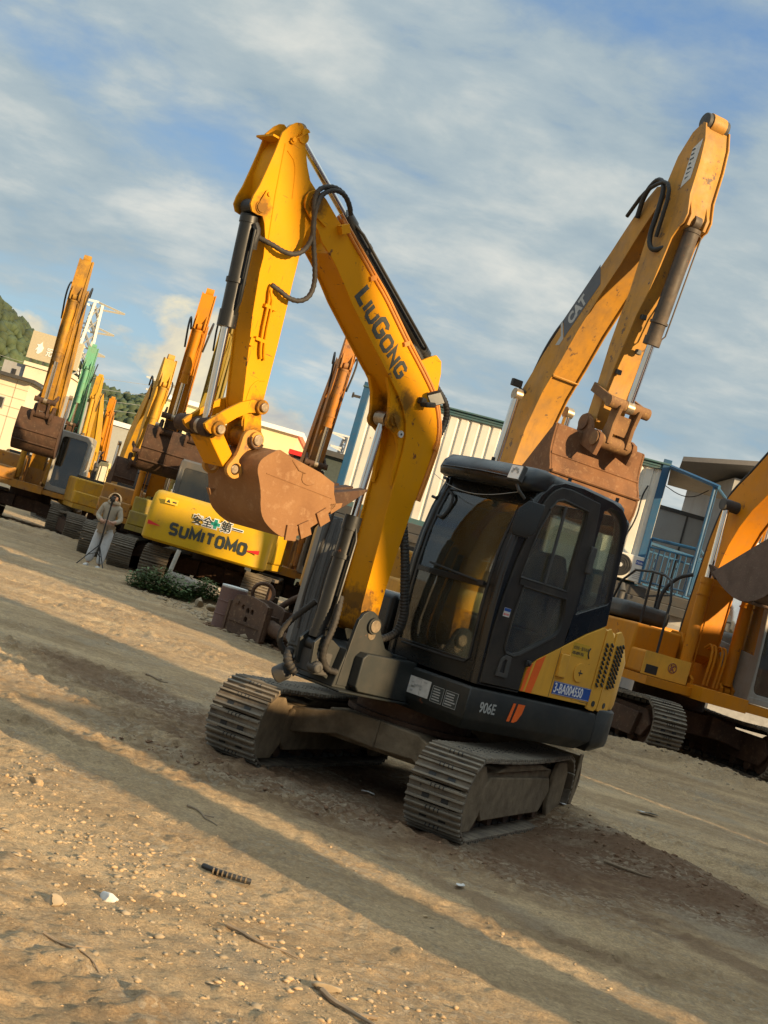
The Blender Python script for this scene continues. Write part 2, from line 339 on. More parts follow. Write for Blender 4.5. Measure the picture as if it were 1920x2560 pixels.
def textM(x, y, z, ang=0.0):                 # upright text on a face that looks towards +y, read from outside; x runs to -x
    c, s_ = math.cos(ang), math.sin(ang)
    return Matrix(((-c, s_, 0, x), (0, 0, 1, y), (s_, c, 0, z), (0, 0, 0, 1)))
def stroke_word(mb, word, size, adv, wd, M, ext):
    """heavy sign-painter capitals drawn with a broad stroke"""
    A = lambda a0, a1, cx=0.5, cz=0.5, rx=0.5, rz=0.5, n=10: [(cx + rx * math.cos(rad(a0 + (a1 - a0) * k / n)), cz + rz * math.sin(rad(a0 + (a1 - a0) * k / n))) for k in range(n + 1)]
    GL = {'S': [[(0.95, 0.86), (0.82, 1.0), (0.18, 1.0), (0.03, 0.88), (0.03, 0.64), (0.18, 0.52), (0.82, 0.48), (0.97, 0.36), (0.97, 0.12), (0.82, 0.0), (0.18, 0.0), (0.04, 0.14)]], 'U': [[(0, 1), (0, 0.2), (0.18, 0), (0.82, 0), (1, 0.2), (1, 1)]], 'M': [[(0, 0), (0, 1), (0.5, 0.25), (1, 1), (1, 0)]], 'I': [[(0, 0), (0, 1)]], 'T': [[(0, 1), (1, 1)], [(0.5, 1), (0.5, 0)]],
          'O': [[(0.5, 0), (0.2, 0.0), (0, 0.2), (0, 0.8), (0.2, 1), (0.8, 1), (1, 0.8), (1, 0.2), (0.8, 0), (0.5, 0)]], 'L': [[(0, 1), (0, 0), (1, 0)]], 'N': [[(0, 0), (0, 1), (1, 0), (1, 1)]], 'G': [[(1, 0.82), (0.8, 1), (0.2, 1), (0, 0.8), (0, 0.2), (0.2, 0), (0.8, 0), (1, 0.2), (1, 0.46), (0.6, 0.46)]]}
    x = 0; old = mb.T; e = 0
    for ch in word:
        w_, gs_ = (wd * 0.02 if ch == 'I' else wd * (1.25 if ch == 'M' else 1.0)), GL[ch]; h = size / 2 * 0.23
        for g in gs_:
            p = [(x + q[0] * w_, h + q[1] * (size - 2 * h)) for q in g]; poly = limb_miter(p, h); e += 1
            mb._add([M @ Vector((q[0], q[1], 0)) for q in poly] + [M @ Vector((q[0], q[1], ext + 0.0002 * (e % 5))) for q in poly], [(i, i + 1, len(poly) // 2 * 2 - 2 - i, len(poly) - 1 - i) for i in range(len(poly) // 2 - 1)] + [tuple(k + len(poly) for k in (i, i + 1, len(poly) - 2 - i, len(poly) - 1 - i)) for i in range(len(poly) // 2 - 1)])
        x += w_ + adv
def limb_miter(p, h):
    up, dn = [], []
    for i in range(len(p)):
        b = Vector(p[i]); d1 = (b - Vector(p[i - 1])).normalized() if i else None; d2 = (Vector(p[i + 1]) - b).normalized() if i < len(p) - 1 else None
        d = ((d1 or d2) + (d2 or d1)).normalized(); n_ = Vector((-d.y, d.x)); k = h / max(0.38, n_.dot(Vector((-(d2 or d1).y, (d2 or d1).x)))); up.append(tuple(b + n_ * k)); dn.append(tuple(b - n_ * k))
    return up + dn[::-1]
# ------------------------------------------------------------------ ground
rng = np.random.default_rng(7)
def vnoise(x, y, seed=0):
    xi = np.floor(x).astype(np.int64); yi = np.floor(y).astype(np.int64); fx = x - xi; fy = y - yi
    fx = fx * fx * (3 - 2 * fx); fy = fy * fy * (3 - 2 * fy)
    def h(a, b):
        v = (a * 374761393 + b * 668265263 + seed * 974634727) & 0xFFFFFFFF
        v = ((v ^ (v >> 13)) * 1274126177) & 0xFFFFFFFF; v = v ^ (v >> 16); return (v & 0xFFFF) / 65535.0
    return (h(xi, yi) * (1 - fx) + h(xi + 1, yi) * fx) * (1 - fy) + (h(xi, yi + 1) * (1 - fx) + h(xi + 1, yi + 1) * fx) * fy
def fbm(x, y, o=5, seed=0, g=0.5):
    r = 0; a = 0.5; t = 0
    for k in range(o): r = r + a * vnoise(x, y, seed + k * 17); t += a; x = x * 2.03 + 7.1; y = y * 2.03 + 3.7; a *= g
    return r / t
SX, SY = math.sin(SUN_AZ), -math.cos(SUN_AZ)
HERO = (0.634, 9.881)
def gz(X, Y):
    X = np.asarray(X, float); Y = np.asarray(Y, float)
    al = X * 0.74 - Y * 0.67; pe = X * 0.67 + Y * 0.74               # along and across the lane the machines drive
    z = 0.07 * (fbm(al * 0.16, pe * 0.45, 4, 3) - 0.5) + 0.030 * (fbm(al * 0.7, pe * 2.4, 4, 5) - 0.5)
    fine = 0.026 * (fbm(X * 5, Y * 5, 4, 9) - 0.5) + 0.036 * (fbm(X * 15, Y * 15, 3, 19) - 0.5) + 0.016 * np.clip(fbm(X * 13 + 9, Y * 13, 2, 23) - 0.60, 0, 1) * 5
    rough = np.clip((fbm(X * 0.55 + 3, Y * 0.55, 3, 31) - 0.42) * 4, 0, 1)
    z = z + fine * (0.55 + 1.1 * rough)
    z = z + 0.010 * np.sin(pe * 42 + 3 * fbm(al * 0.5, pe * 1.3, 2, 41)) * np.clip((fbm(al * 0.35, pe * 1.0, 3, 43) - 0.55) * 6, 0, 1)   # track prints
    hn = 0.75 + 0.5 * fbm(X * 3, Y * 3, 3, 57)
    def hump(cx, cy, a, b, h, rz):
        c, s = math.cos(rz), math.sin(rz); u = (X - cx) * c + (Y - cy) * s; v = -(X - cx) * s + (Y - cy) * c
        d = (u / a) ** 2 + (v / b) ** 2; return h * np.exp(-d * 1.6) * hn
    z = z + hump(2.55, 9.6, 1.5, 0.55, 0.17, rad(-52)) + hump(1.95, 10.7, 0.8, 0.5, 0.16, rad(-30)) + hump(-0.85, 9.15, 0.7, 0.25, 0.06, rad(-25)) + hump(0.45, 8.35, 1.2, 0.22, 0.05, rad(-30))
    z = z + hump(-3.2, 26.2, 3.2, 0.5, 0.22, rad(-10)) + hump(5.6, 19.6, 2.6, 0.45, 0.20, rad(-38)) + hump(-9, 36, 6, 1.5, 0.2, 0)
    fade = np.exp(-((X - HERO[0]) ** 2 + (Y - HERO[1]) ** 2) / 1.2)
    z = z * (1 - 0.7 * fade)
    far = np.clip((Y - 60) / 60, 0, 1); return z * (1 - far)
def ground_mat():
    m, t, b, o = new_mat('dirt_ground')
    co = t.nodes.new('ShaderNodeTexCoord').outputs['Object']
    def n(scale, det, rough, rot=0, st=(1, 1, 1), dist=0):
        mpn = t.nodes.new('ShaderNodeMapping'); mpn.inputs['Rotation'].default_value = (0, 0, rot); mpn.inputs['Scale'].default_value = st; t.links.new(co, mpn.inputs[0])
        q = t.nodes.new('ShaderNodeTexNoise'); q.inputs['Scale'].default_value = scale; q.inputs['Detail'].default_value = det; q.inputs['Roughness'].default_value = rough; q.inputs['Distortion'].default_value = dist
        t.links.new(mpn.outputs[0], q.inputs['Vector']); return q.outputs['Fac']
    streak = n(0.9, 7, 0.62, rad(42), (0.22, 1.5, 1)); blot = n(0.55, 5, 0.6); fine = n(22, 6, 0.7); mid = n(5, 6, 0.65)
    c = mx(t, rmp(t, streak, [(0.42, 0.0), (0.58, 1.0)]), (0.40, 0.275, 0.150), (0.66, 0.475, 0.270))
    c = mx(t, rmp(t, blot, [(0.40, 0.0), (0.66, 0.75)]), c, (0.38, 0.255, 0.14))
    c = mx(t, rmp(t, mid, [(0.45, 0.0), (0.75, 0.5)]), c, (0.74, 0.55, 0.33))
    c = mx(t, rmp(t, fine, [(0.50, 0.0), (0.72, 0.55)]), c, (0.21, 0.15, 0.095))
    # damp brown soil churned up round the small machine
    sx = t.nodes.new('ShaderNodeSeparateXYZ'); t.links.new(co, sx.inputs[0])
    def ell(cx, cy, a, bb, rz):
        c_, s_ = math.cos(rz), math.sin(rz)
        def mt(op, p, q=None):
            k = t.nodes.new('ShaderNodeMath'); k.operation = op
            for i, v in enumerate((p, q)):
                if v is None: continue
                if isinstance(v, (int, float)): k.inputs[i].default_value = v
                else: t.links.new(v, k.inputs[i])
            return k.outputs[0]
        dx = mt('SUBTRACT', sx.outputs[0], cx); dy = mt('SUBTRACT', sx.outputs[1], cy)
        u = mt('ADD', mt('MULTIPLY', dx, c_ / a), mt('MULTIPLY', dy, s_ / a)); v = mt('ADD', mt('MULTIPLY', dx, -s_ / bb), mt('MULTIPLY', dy, c_ / bb))
        d = mt('SQRT', mt('ADD', mt('MULTIPLY', u, u), mt('MULTIPLY', v, v)))
        d = mt('ADD', d, mt('MULTIPLY', mt('SUBTRACT', mid, 0.5), 0.9)); return d
    brown = mx(t, rmp(t, fine, [(0.35, 0.0), (0.7, 1.0)]), (0.15, 0.082, 0.046), (0.25, 0.155, 0.095))
    for e, s in ((ell(0.75, 9.3, 2.6, 1.8, rad(-30)), 0.95), (ell(2.5, 9.2, 1.9, 0.7, rad(-50)), 0.95), (ell(-1.6, 11.2, 1.9, 0.7, rad(-42)), 0.8), (ell(2.7, 7.3, 1.0, 0.2, rad(-40)), 0.6), (ell(1.2, 7.0, 1.2, 0.16, rad(-38)), 0.5)):
        c = mx(t, rmp(t, e, [(0.55, s), (1.05, 0.0)]), c, brown)
    gr = rmp(t, n(0.8, 5, 0.6, 0.4, (1, 1, 1)), [(0.56, 0.0), (0.66, 0.7)])
    c = mx(t, gr, c, mx(t, rmp(t, fine, [(0.3, 0.0), (0.7, 1.0)]), (0.30, 0.24, 0.165), (0.50, 0.41, 0.29)))
    # crumbs and shards trodden into the dust, in patches
    def vor(scale, feat, rnd_=1.0):
        v = t.nodes.new('ShaderNodeTexVoronoi'); v.feature = feat; v.inputs['Scale'].default_value = scale; v.inputs['Randomness'].default_value = rnd_
        ad = t.nodes.new('ShaderNodeVectorMath'); ad.operation = 'ADD'; dn = t.nodes.new('ShaderNodeTexNoise'); dn.inputs['Scale'].default_value = scale * 0.9; sc_ = t.nodes.new('ShaderNodeVectorMath'); sc_.operation = 'SCALE'; sc_.inputs[3].default_value = 0.55 / scale
        t.links.new(co, dn.inputs['Vector']); t.links.new(dn.outputs['Color'], sc_.inputs[0]); t.links.new(co, ad.inputs[0]); t.links.new(sc_.outputs[0], ad.inputs[1]); t.links.new(ad.outputs[0], v.inputs['Vector']); return v
    patch = rmp(t, n(1.1, 5, 0.65), [(0.44, 0.0), (0.60, 1.0)])
    v1, v2 = vor(34, 'F1'), vor(85, 'F1'); s1 = t.nodes.new('ShaderNodeSeparateColor'); t.links.new(v1.outputs['Color'], s1.inputs[0]); s2 = t.nodes.new('ShaderNodeSeparateColor'); t.links.new(v2.outputs['Color'], s2.inputs[0])
    f1 = t.nodes.new('ShaderNodeMath'); f1.operation = 'MULTIPLY'; t.links.new(patch, f1.inputs[0]); t.links.new(rmp(t, s1.outputs[0], [(0.55, 0.0), (0.62, 0.55)]), f1.inputs[1])
    c = mx(t, f1.outputs[0], c, mx(t, s1.outputs[1], (0.30, 0.25, 0.18), (0.62, 0.51, 0.36)))
    c = mx(t, rmp(t, s2.outputs[0], [(0.3, 0.28), (0.9, 0.0)]), c, (0.16, 0.115, 0.075))
    t.links.new(c, b.inputs['Base Color']); b.inputs['Roughness'].default_value = 0.95; b.inputs['Specular IOR Level'].default_value = 0.12
    def bmp(h, st, di, prev=None):
        q = t.nodes.new('ShaderNodeBump'); q.inputs['Strength'].default_value = st; q.inputs['Distance'].default_value = di; t.links.new(h, q.inputs['Height'])
        if prev: t.links.new(prev, q.inputs['Normal'])
        return q.outputs[0]
    hs1 = t.nodes.new('ShaderNodeMath'); hs1.operation = 'MULTIPLY'; t.links.new(s1.outputs[2], hs1.inputs[0]); t.links.new(patch, hs1.inputs[1])
    nb = bmp(n(14, 8, 0.7), 1.0, 0.05); nb = bmp(hs1.outputs[0], 0.9, 0.03, nb); nb = bmp(s2.outputs[1], 0.7, 0.016, nb); nb = bmp(n(70, 5, 0.7), 0.8, 0.016, nb); t.links.new(nb, b.inputs['Normal'])
    MATS['ground'] = m; return m
GM = ground_mat()
ys = np.concatenate([np.linspace(-28, 3.2, 30), np.arange(3.3, 12.5, 0.021), 12.5 * np.exp(np.linspace(0, math.log(45 / 12.5), 210)), 45 * np.exp(np.linspace(0.03, math.log(3000 / 45), 40))])
th = np.concatenate([-np.tan(np.linspace(rad(76), rad(9.5), 34))[:-1], np.linspace(-math.tan(rad(9.5)), math.tan(rad(9.5)), 560), np.tan(np.linspace(rad(9.5), rad(76), 34))[1:]])
GX = (ys[:, None] + 30) * th[None, :]; GY = np.repeat(ys[:, None], len(th), 1); GZ = gz(GX, GY)
nr, nc = GX.shape; co = np.stack([GX, GY, GZ], -1).reshape(-1, 3).astype(np.float32)
ii = np.arange(nr * nc).reshape(nr, nc); quads = np.stack([ii[:-1, :-1], ii[:-1, 1:], ii[1:, 1:], ii[1:, :-1]], -1).reshape(-1, 4)
gme = bpy.data.meshes.new('ground'); gme.vertices.add(nr * nc); gme.vertices.foreach_set('co', co.ravel()); gme.loops.add(quads.size); gme.loops.foreach_set('vertex_index', quads.ravel().astype(np.int32))
gme.polygons.add(len(quads)); gme.polygons.foreach_set('loop_start', np.arange(0, quads.size, 4, dtype=np.int32)); gme.polygons.foreach_set('loop_total', np.full(len(quads), 4, np.int32)); gme.update()
gme.materials.append(GM); gme.shade_smooth()
gnd = bpy.data.objects.new('ground', gme); COL.objects.link(gnd); tag(gnd, kind='structure')
def G(x, y): return float(gz(np.array([x]), np.array([y]))[0])

# loose stones and clods: nobody could count them
tb = bmesh.new(); bmesh.ops.create_icosphere(tb, subdivisions=1, radius=1.0); tb.verts.index_update()
ICO_V = np.array([v.co[:] for v in tb.verts]); ICO_F = np.array([[v.index for v in f.verts] for f in tb.faces]); tb.free()
tb = bmesh.new(); bmesh.ops.create_icosphere(tb, subdivisions=3, radius=1.0); tb.verts.index_update()
ICO_V3 = np.array([v.co[:] for v in tb.verts]); ICO_F3 = np.array([[v.index for v in f.verts] for f in tb.faces]); tb.free()
def rock_np(V, seed, flat):
    g_ = np.random.default_rng(seed); p = V.copy()
    for _ in range(9):
        nv = g_.normal(size=3); nv /= np.linalg.norm(nv); d = g_.uniform(0.35, 0.75); e = np.clip(p @ nv - d, 0, None); p -= e[:, None] * nv
    p *= np.array([g_.uniform(0.7, 1.3), g_.uniform(0.7, 1.3), flat]); a = g_.uniform(0, 6.28); c, s = math.cos(a), math.sin(a)
    return np.stack([p[:, 0] * c - p[:, 1] * s, p[:, 0] * s + p[:, 1] * c, p[:, 2]], -1)
def mesh_np(name, V, F, mats, mi=None, smooth=False):
    me = bpy.data.meshes.new(name); k = F.shape[1]; me.vertices.add(len(V)); me.vertices.foreach_set('co', V.astype(np.float32).ravel()); me.loops.add(F.size); me.loops.foreach_set('vertex_index', F.astype(np.int32).ravel())
    me.polygons.add(len(F)); me.polygons.foreach_set('loop_start', np.arange(0, F.size, k, dtype=np.int32)); me.polygons.foreach_set('loop_total', np.full(len(F), k, np.int32))
    for m_ in mats: me.materials.append(m_)
    if mi is not None: me.polygons.foreach_set('material_index', mi.astype(np.int32))
    me.update()
    if smooth: me.shade_smooth()
    o = bpy.data.objects.new(name, me); COL.objects.link(o); return o
STN = simple('tan_stone', (0.38, 0.27, 0.155), 0.9, var=0.3, scale=5, bmp=0.4, spec=0.2); STG = simple('grey_stone', (0.30, 0.235, 0.155), 0.9, var=0.3, scale=5, bmp=0.4, spec=0.2); CLD = simple('brown_clod', (0.19, 0.115, 0.07), 0.95, var=0.3, scale=5, bmp=0.4, spec=0.1)
rnd = random.Random(4)
GV, GF, GI = [], [], []
def stones(n, f, rmin, rmax, mi, sub=1):
    ps = [f() for _ in range(n)]; zs_ = gz([p[0] for p in ps], [p[1] for p in ps])
    for (x, y), z in zip(ps, zs_):
        r = rmin + (rmax - rmin) * rnd.random() ** 5
        GF.append(ICO_F + len(ICO_V) * len(GV)); GV.append(rock_np(ICO_V, rnd.randrange(10**9), rnd.uniform(0.35, 0.7)) * r + np.array([x, y, z + r * 0.05])); GI.append(np.full(len(ICO_F), mi))
def band(x0, y0, x1, y1, w):
    def f():
        k = rnd.random(); return x0 + (x1 - x0) * k + rnd.gauss(0, w), y0 + (y1 - y0) * k + rnd.gauss(0, w)
    return f
def area(x0, x1, y0, y1): return lambda: (rnd.uniform(x0, x1), rnd.uniform(y0, y1))
stones(1500, band(-1.75, 7.1, 0.55, 4.7, 0.24), 0.003, 0.026, 0)
stones(800, band(-1.6, 6.2, 0.6, 4.2, 0.30), 0.003, 0.026, 1)
stones(1300, lambda: (rnd.uniform(-2.2, 1.6), rnd.uniform(4.0, 7.6)), 0.004, 0.018, 0)
stones(500, area(-2.5, 3.5, 5.0, 12.0), 0.004, 0.016, 1)
stones(520, band(-1.2, 9.0, 1.4, 8.0, 0.16), 0.006, 0.03, 2)
stones(900, band(1.5, 10.4, 3.4, 8.6, 0.34), 0.005, 0.03, 2)
stones(260, band(3.6, 21.3, 7.5, 17.6, 0.3), 0.01, 0.05, 1)
stones(220, band(-4.6, 25.6, -1.2, 24.4, 0.3), 0.015, 0.07, 1)
stones(160, band(-2.6, 24.0, -0.6, 20.0, 0.25), 0.015, 0.06, 1)
stones(300, area(-9, 4, 12, 28), 0.01, 0.05, 0)
stones(420, band(-3.3, 24.6, -1.0, 20.2, 0.22), 0.02, 0.13, 1)
stones(160, band(-2.2, 21.6, -0.6, 19.9, 0.2), 0.02, 0.15, 2)
tag(mesh_np('gravel', np.concatenate(GV), np.concatenate(GF), (STN, STG, CLD), np.concatenate(GI)), kind='stuff')
# ------------------------------------------------------------------ the small excavator in front: side outlines in metres (x forward, z up)
P = {"ARM":[(2.741,3.864),(2.742,3.911),(2.69,3.982),(2.655,4.017),(2.624,4.026),(2.59,4.012),(2.575,3.981),(2.545,3.903),(2.489,3.804),(2.449,3.745),(2.369,3.711),(2.315,3.667),(2.316,3.59),(2.345,3.502),(2.358,3.422),(2.352,3.394),(2.358,3.315),(2.345,3.244),(2.343,3.109),(2.333,2.971),(2.335,2.958),(2.314,2.645),(2.309,2.439),(2.328,2.33),(2.329,2.451),(2.309,2.239),(2.25,2.162),(2.238,2.102),(2.27,2.054),(2.341,2.058),(2.392,2.09),(2.408,2.132),(2.484,2.403),(2.454,2.292),(2.484,2.431),(2.57,2.819),(2.609,3.081),(2.609,3.174),(2.637,3.274),(2.679,3.377),(2.716,3.399),(2.783,3.39),(2.813,3.423),(2.812,3.469),(2.786,3.553),(2.768,3.661),(2.746,3.791)],
 "BOOM":[(2.454,3.634),(2.457,3.66),(2.444,3.682),(2.42,3.692),(2.383,3.691),(2.288,3.649),(2.223,3.615),(2.168,3.588),(2.086,3.549),(2.045,3.504),(1.875,3.402),(1.763,3.336),(1.613,3.265),(1.451,3.119),(1.316,3.042),(1.124,2.932),(0.953,2.824),(0.939,2.825),(0.875,2.755),(0.826,2.664),(0.784,2.582),(0.774,2.521),(0.82,2.245),(0.838,1.848),(0.817,1.836),(0.854,1.638),(0.861,1.448),(0.868,1.259),(0.842,1.134),(0.937,1.106),(1.028,1.172),(1.037,1.274),(1.041,1.769),(1.052,2.03),(1.055,2.236),(1.047,2.341),(1.064,2.465),(1.102,2.558),(1.169,2.641),(1.306,2.76),(1.4,2.824),(1.554,2.927),(1.863,3.14),(1.979,3.239),(2.086,3.322),(2.141,3.367),(2.201,3.388),(2.239,3.411),(2.304,3.468),(2.399,3.538),(2.443,3.585)],
 "BRACKET":[(1.363,2.792),(1.346,2.765),(1.299,2.698),(1.249,2.546),(1.237,2.516),(1.202,2.494),(1.141,2.458),(1.1,2.424),(1.081,2.382),(1.043,2.392),(1.069,2.54),(1.115,2.61),(1.199,2.688),(1.323,2.793)],
 "BOOMPIN":[(2.392,3.639),(1.204,2.546),(0.901,1.164)],
 "ACYL":[(2.554,4.017),(0.943,3.03),(2.462,3.912),(2.154,3.727)],
 "BCYL":[(2.684,3.477),(2.713,3.41),(2.658,2.621),(2.609,2.149)],
 "BOOMCYL":[(1.086,2.567),(1.182,1.84),(1.194,1.054),(1.232,0.966)],
 "LINK":[(2.702,2.089),(2.68,2.118),(2.589,2.205),(2.486,2.289),(2.403,2.33),(2.327,2.337),(2.303,2.313),(2.307,2.285),(2.339,2.264),(2.41,2.243),(2.488,2.189),(2.559,2.123),(2.563,2.083),(2.591,2.056),(2.644,2.045),(2.683,2.064)],
 "LINKPINS":[(2.603,2.087),(2.334,2.304)],
 "EAR":[(2.401,2.06),(2.401,2.099),(2.381,2.139),(2.339,2.159),(2.288,2.154),(2.252,2.125),(2.25,2.079),(2.287,2.045),(2.338,2.023),(2.368,1.984),(2.386,1.941),(2.349,1.92),(2.331,1.885),(2.342,1.848),(2.383,1.826),(2.426,1.838),(2.453,1.865),(2.449,1.901),(2.425,1.942),(2.407,1.985)],
 "EARPINS":[(2.308,2.101),(2.387,1.89)],
 "BLINK":[(2.623,2.031),(2.538,2.059),(2.424,1.956),(2.465,1.898)],
 "BUCKET":[(2.239,2.071),(2.316,2.012),(2.347,1.965),(2.343,1.913),(2.308,1.861),(2.269,1.794),(2.239,1.702),(2.197,1.642),(2.121,1.599),(2.041,1.574),(1.988,1.57),(1.932,1.583),(1.854,1.624),(1.809,1.674),(1.737,1.735),(1.688,1.803),(1.645,1.862),(1.715,1.929),(1.711,1.974),(1.732,2.001),(1.85,2.027),(2.113,2.059),(2.21,2.075)],
 "TOOTH":[(1.709,1.988),(1.546,1.997),(1.445,2.055),(1.419,2.046),(1.513,1.94),(1.626,1.859),(1.697,1.93)],
 "BFAR":[(2.413,1.96),(2.317,1.818),(2.259,1.712),(2.175,1.62),(2.057,1.574),(1.897,1.562),(2.058,2.025),(1.935,2.087)],
 "DOORSEAM":[(0.454,1.018),(0.443,1.161),(0.456,1.36),(0.438,1.612),(0.414,1.854),(0.367,2.044),(0.312,2.292),(0.268,2.361),(0.21,2.423),(0.147,2.454),(0.043,2.462),(-0.319,2.443),(-0.344,2.28),(-0.367,2.12),(-0.361,1.671),(-0.331,1.34),(-0.341,1.163),(-0.326,1.004)],
 "GLASS1":[(0.214,2.263),(0.169,2.333),(0.102,2.355),(-0.189,2.348),(-0.204,2.272),(-0.181,2.06),(-0.185,1.771),(0.327,1.775),(0.293,1.957),(0.265,2.104)],
 "GLASS2":[(0.272,1.653),(-0.203,1.696),(-0.239,1.567),(-0.236,1.496),(0.127,1.252),(0.259,1.258),(0.282,1.261),(0.277,1.495)],
 "GLASS3":[(-0.391,2.402),(-0.479,2.461),(-0.596,2.439),(-0.693,2.374),(-0.726,2.306),(-0.767,1.809),(-0.74,1.769),(-0.398,1.632)],
 "YEL":[(0.013,1.006),(0.005,1.174),(-0.097,1.246),(-0.318,1.367),(-0.586,1.513),(-0.772,1.593),(-0.806,1.603),(-0.857,1.441),(-0.981,0.989),(-0.826,0.999),(-0.321,1.003),(-0.125,1.008),(-0.049,1.004)],
 "STR1":[(0.011,1.003),(-0.026,1.005),(-0.055,1.19),(-0.012,1.163),(-0.049,1.004),(-0.125,1.008),(-0.176,1.273),(-0.099,1.243)],
 "YSEAM":[(-0.331,1.34),(-0.326,1.004),(-0.231,1.303),(-0.426,1.183),(-0.574,1.147),(-0.841,1.045),(-0.61,1.225),(-0.444,1.402),(-0.685,1.354),(-0.825,1.161)],
 "PLATE":[(-0.352,1.125),(-0.802,1.129),(-0.812,1.041),(-0.356,1.04)],
 "VENT":[(-0.788,1.4),(-0.763,1.558),(-0.809,1.596),(-0.925,1.512),(-1.005,0.993),(-0.847,0.979),(-0.916,1.585),(-1.043,1.509),(-1.111,1.067),(-0.987,1.057)],
 "CABOUT":[(0.421,2.451),(0.093,2.506),(-0.47,2.502),(-0.622,2.476),(-0.706,2.415),(-0.733,2.358),(-0.809,1.767),(-0.733,1.863),(-0.775,1.76),(-0.801,1.639),(-0.339,1.528)],
 "S906":[(0.366,0.861),(0.133,0.872),(0.116,0.809),(0.351,0.803),(0.02,0.911),(-0.007,0.911),(0.017,0.78),(0.049,0.779),(-0.034,0.912),(-0.111,0.915),(-0.076,0.781),(-0.012,0.776)],
 "SKIRT":[(0.496,0.961),(0.49,0.758),(0.486,0.725),(-0.974,0.962),(-0.97,0.742),(-0.806,0.694)],
 "HANDLE":[(0.316,1.072),(0.291,1.185),(0.195,1.186),(0.189,1.074)],
 "MIRROR":[(0.579,2.025),(0.363,2.092),(0.345,2.258),(0.532,2.265)],
 "LAMP":[(0.402,2.372),(0.421,2.456),(0.329,2.48),(0.305,2.385)],
 "WSR":[(0.468,1.094),(0.477,1.2),(0.534,1.879),(0.379,2.293)],
 "WSL":[(0.533,1.151),(0.577,1.567),(0.45,2.188)],
 "VISL":[(0.466,2.328),(0.382,2.421),(0.273,2.482)],
 "VISR":[(0.427,2.444),(0.371,2.362),(0.254,2.489)],
 "BRK":[(1.053,0.753),(1.094,0.714),(1.065,0.897),(1.079,1.016),(1.063,1.116),(1.066,1.181),(1.039,1.227),(0.981,1.253),(0.918,1.24),(0.864,1.192),(0.797,1.113),(0.681,0.999),(0.462,0.967)],
 "NOSEBOX":[(0.999,0.709),(1.019,0.956),(0.958,0.974),(0.548,0.973),(0.42,0.676)]}
def track_mesh(mb, Lh, r, w, pitch, th, gh, T=None, n_g=3, sag=0.0, holes=True):
    """belt of grouser shoes round two wheels at x = +-Lh, axle height r"""
    if T is not None: mb.T = T
    per = 4 * Lh + 2 * PI * r; n = int(round(per / pitch)); p = per / n
    for k in range(n):
        s = (k + 0.5) * p
        if s < 2 * Lh: x, z, a = -Lh + s, 2 * r, 0.0; z -= sag * math.sin(PI * s / (2 * Lh))
        elif s < 2 * Lh + PI * r: q = (s - 2 * Lh) / r; x, z, a = Lh + r * math.sin(q), r + r * math.cos(q), -q
        elif s < 4 * Lh + PI * r: x, z, a = Lh - (s - 2 * Lh - PI * r), 0.0, PI
        else: q = (s - 4 * Lh - PI * r) / r; x, z, a = -Lh - r * math.sin(q), r - r * math.cos(q), PI - q
        R_ = Matrix.Rotation(-a, 3, 'Y'); c = Vector((x, 0, z)); nn = R_ @ Vector((0, 0, 1)); tt = R_ @ Vector((1, 0, 0))
        mb.mi = 0; mb.box(c, (p * 0.93, w, th), R_)
        mb.mi = 2
        for j in range(n_g):
            mb.box(c + nn * (th / 2 + gh / 2) + tt * p * (j / max(1, n_g - 1) - 0.5) * 0.74, (0.016 * w / 0.4, w * 0.995, gh), R_)
        mb.mi = 1
        if holes:
            for yy in (-0.17, 0.17): mb.box(c + nn * (th / 2 + 0.002) + tt * p * 0.19 + Vector((0, yy * w, 0)), (p * 0.2, w * 0.13, 0.005), R_)
            for yy in (-0.11, -0.04, 0.04, 0.11): mb.box(c + nn * (th / 2 + gh * 0.55) + tt * p * -0.37 + Vector((0, yy * w, 0)), (0.022 * w / 0.4, w * 0.02, gh * 1.05), R_)
        mb.box(c - nn * (th / 2 + 0.02 * w / 0.4), (p * 0.8, w * 0.26, 0.04 * w / 0.4), R_)
    mb.mi = 0
HX, HY = HERO; HYAW = rad(-136)
hero = thing('compact_excavator', 'small yellow and black excavator in front, lettered LIUGONG and 906E, rusty bucket raised', 'excavator', (HX, HY, 0), HYAW)
UT = Matrix.Rotation(rad(21), 4, 'Z')
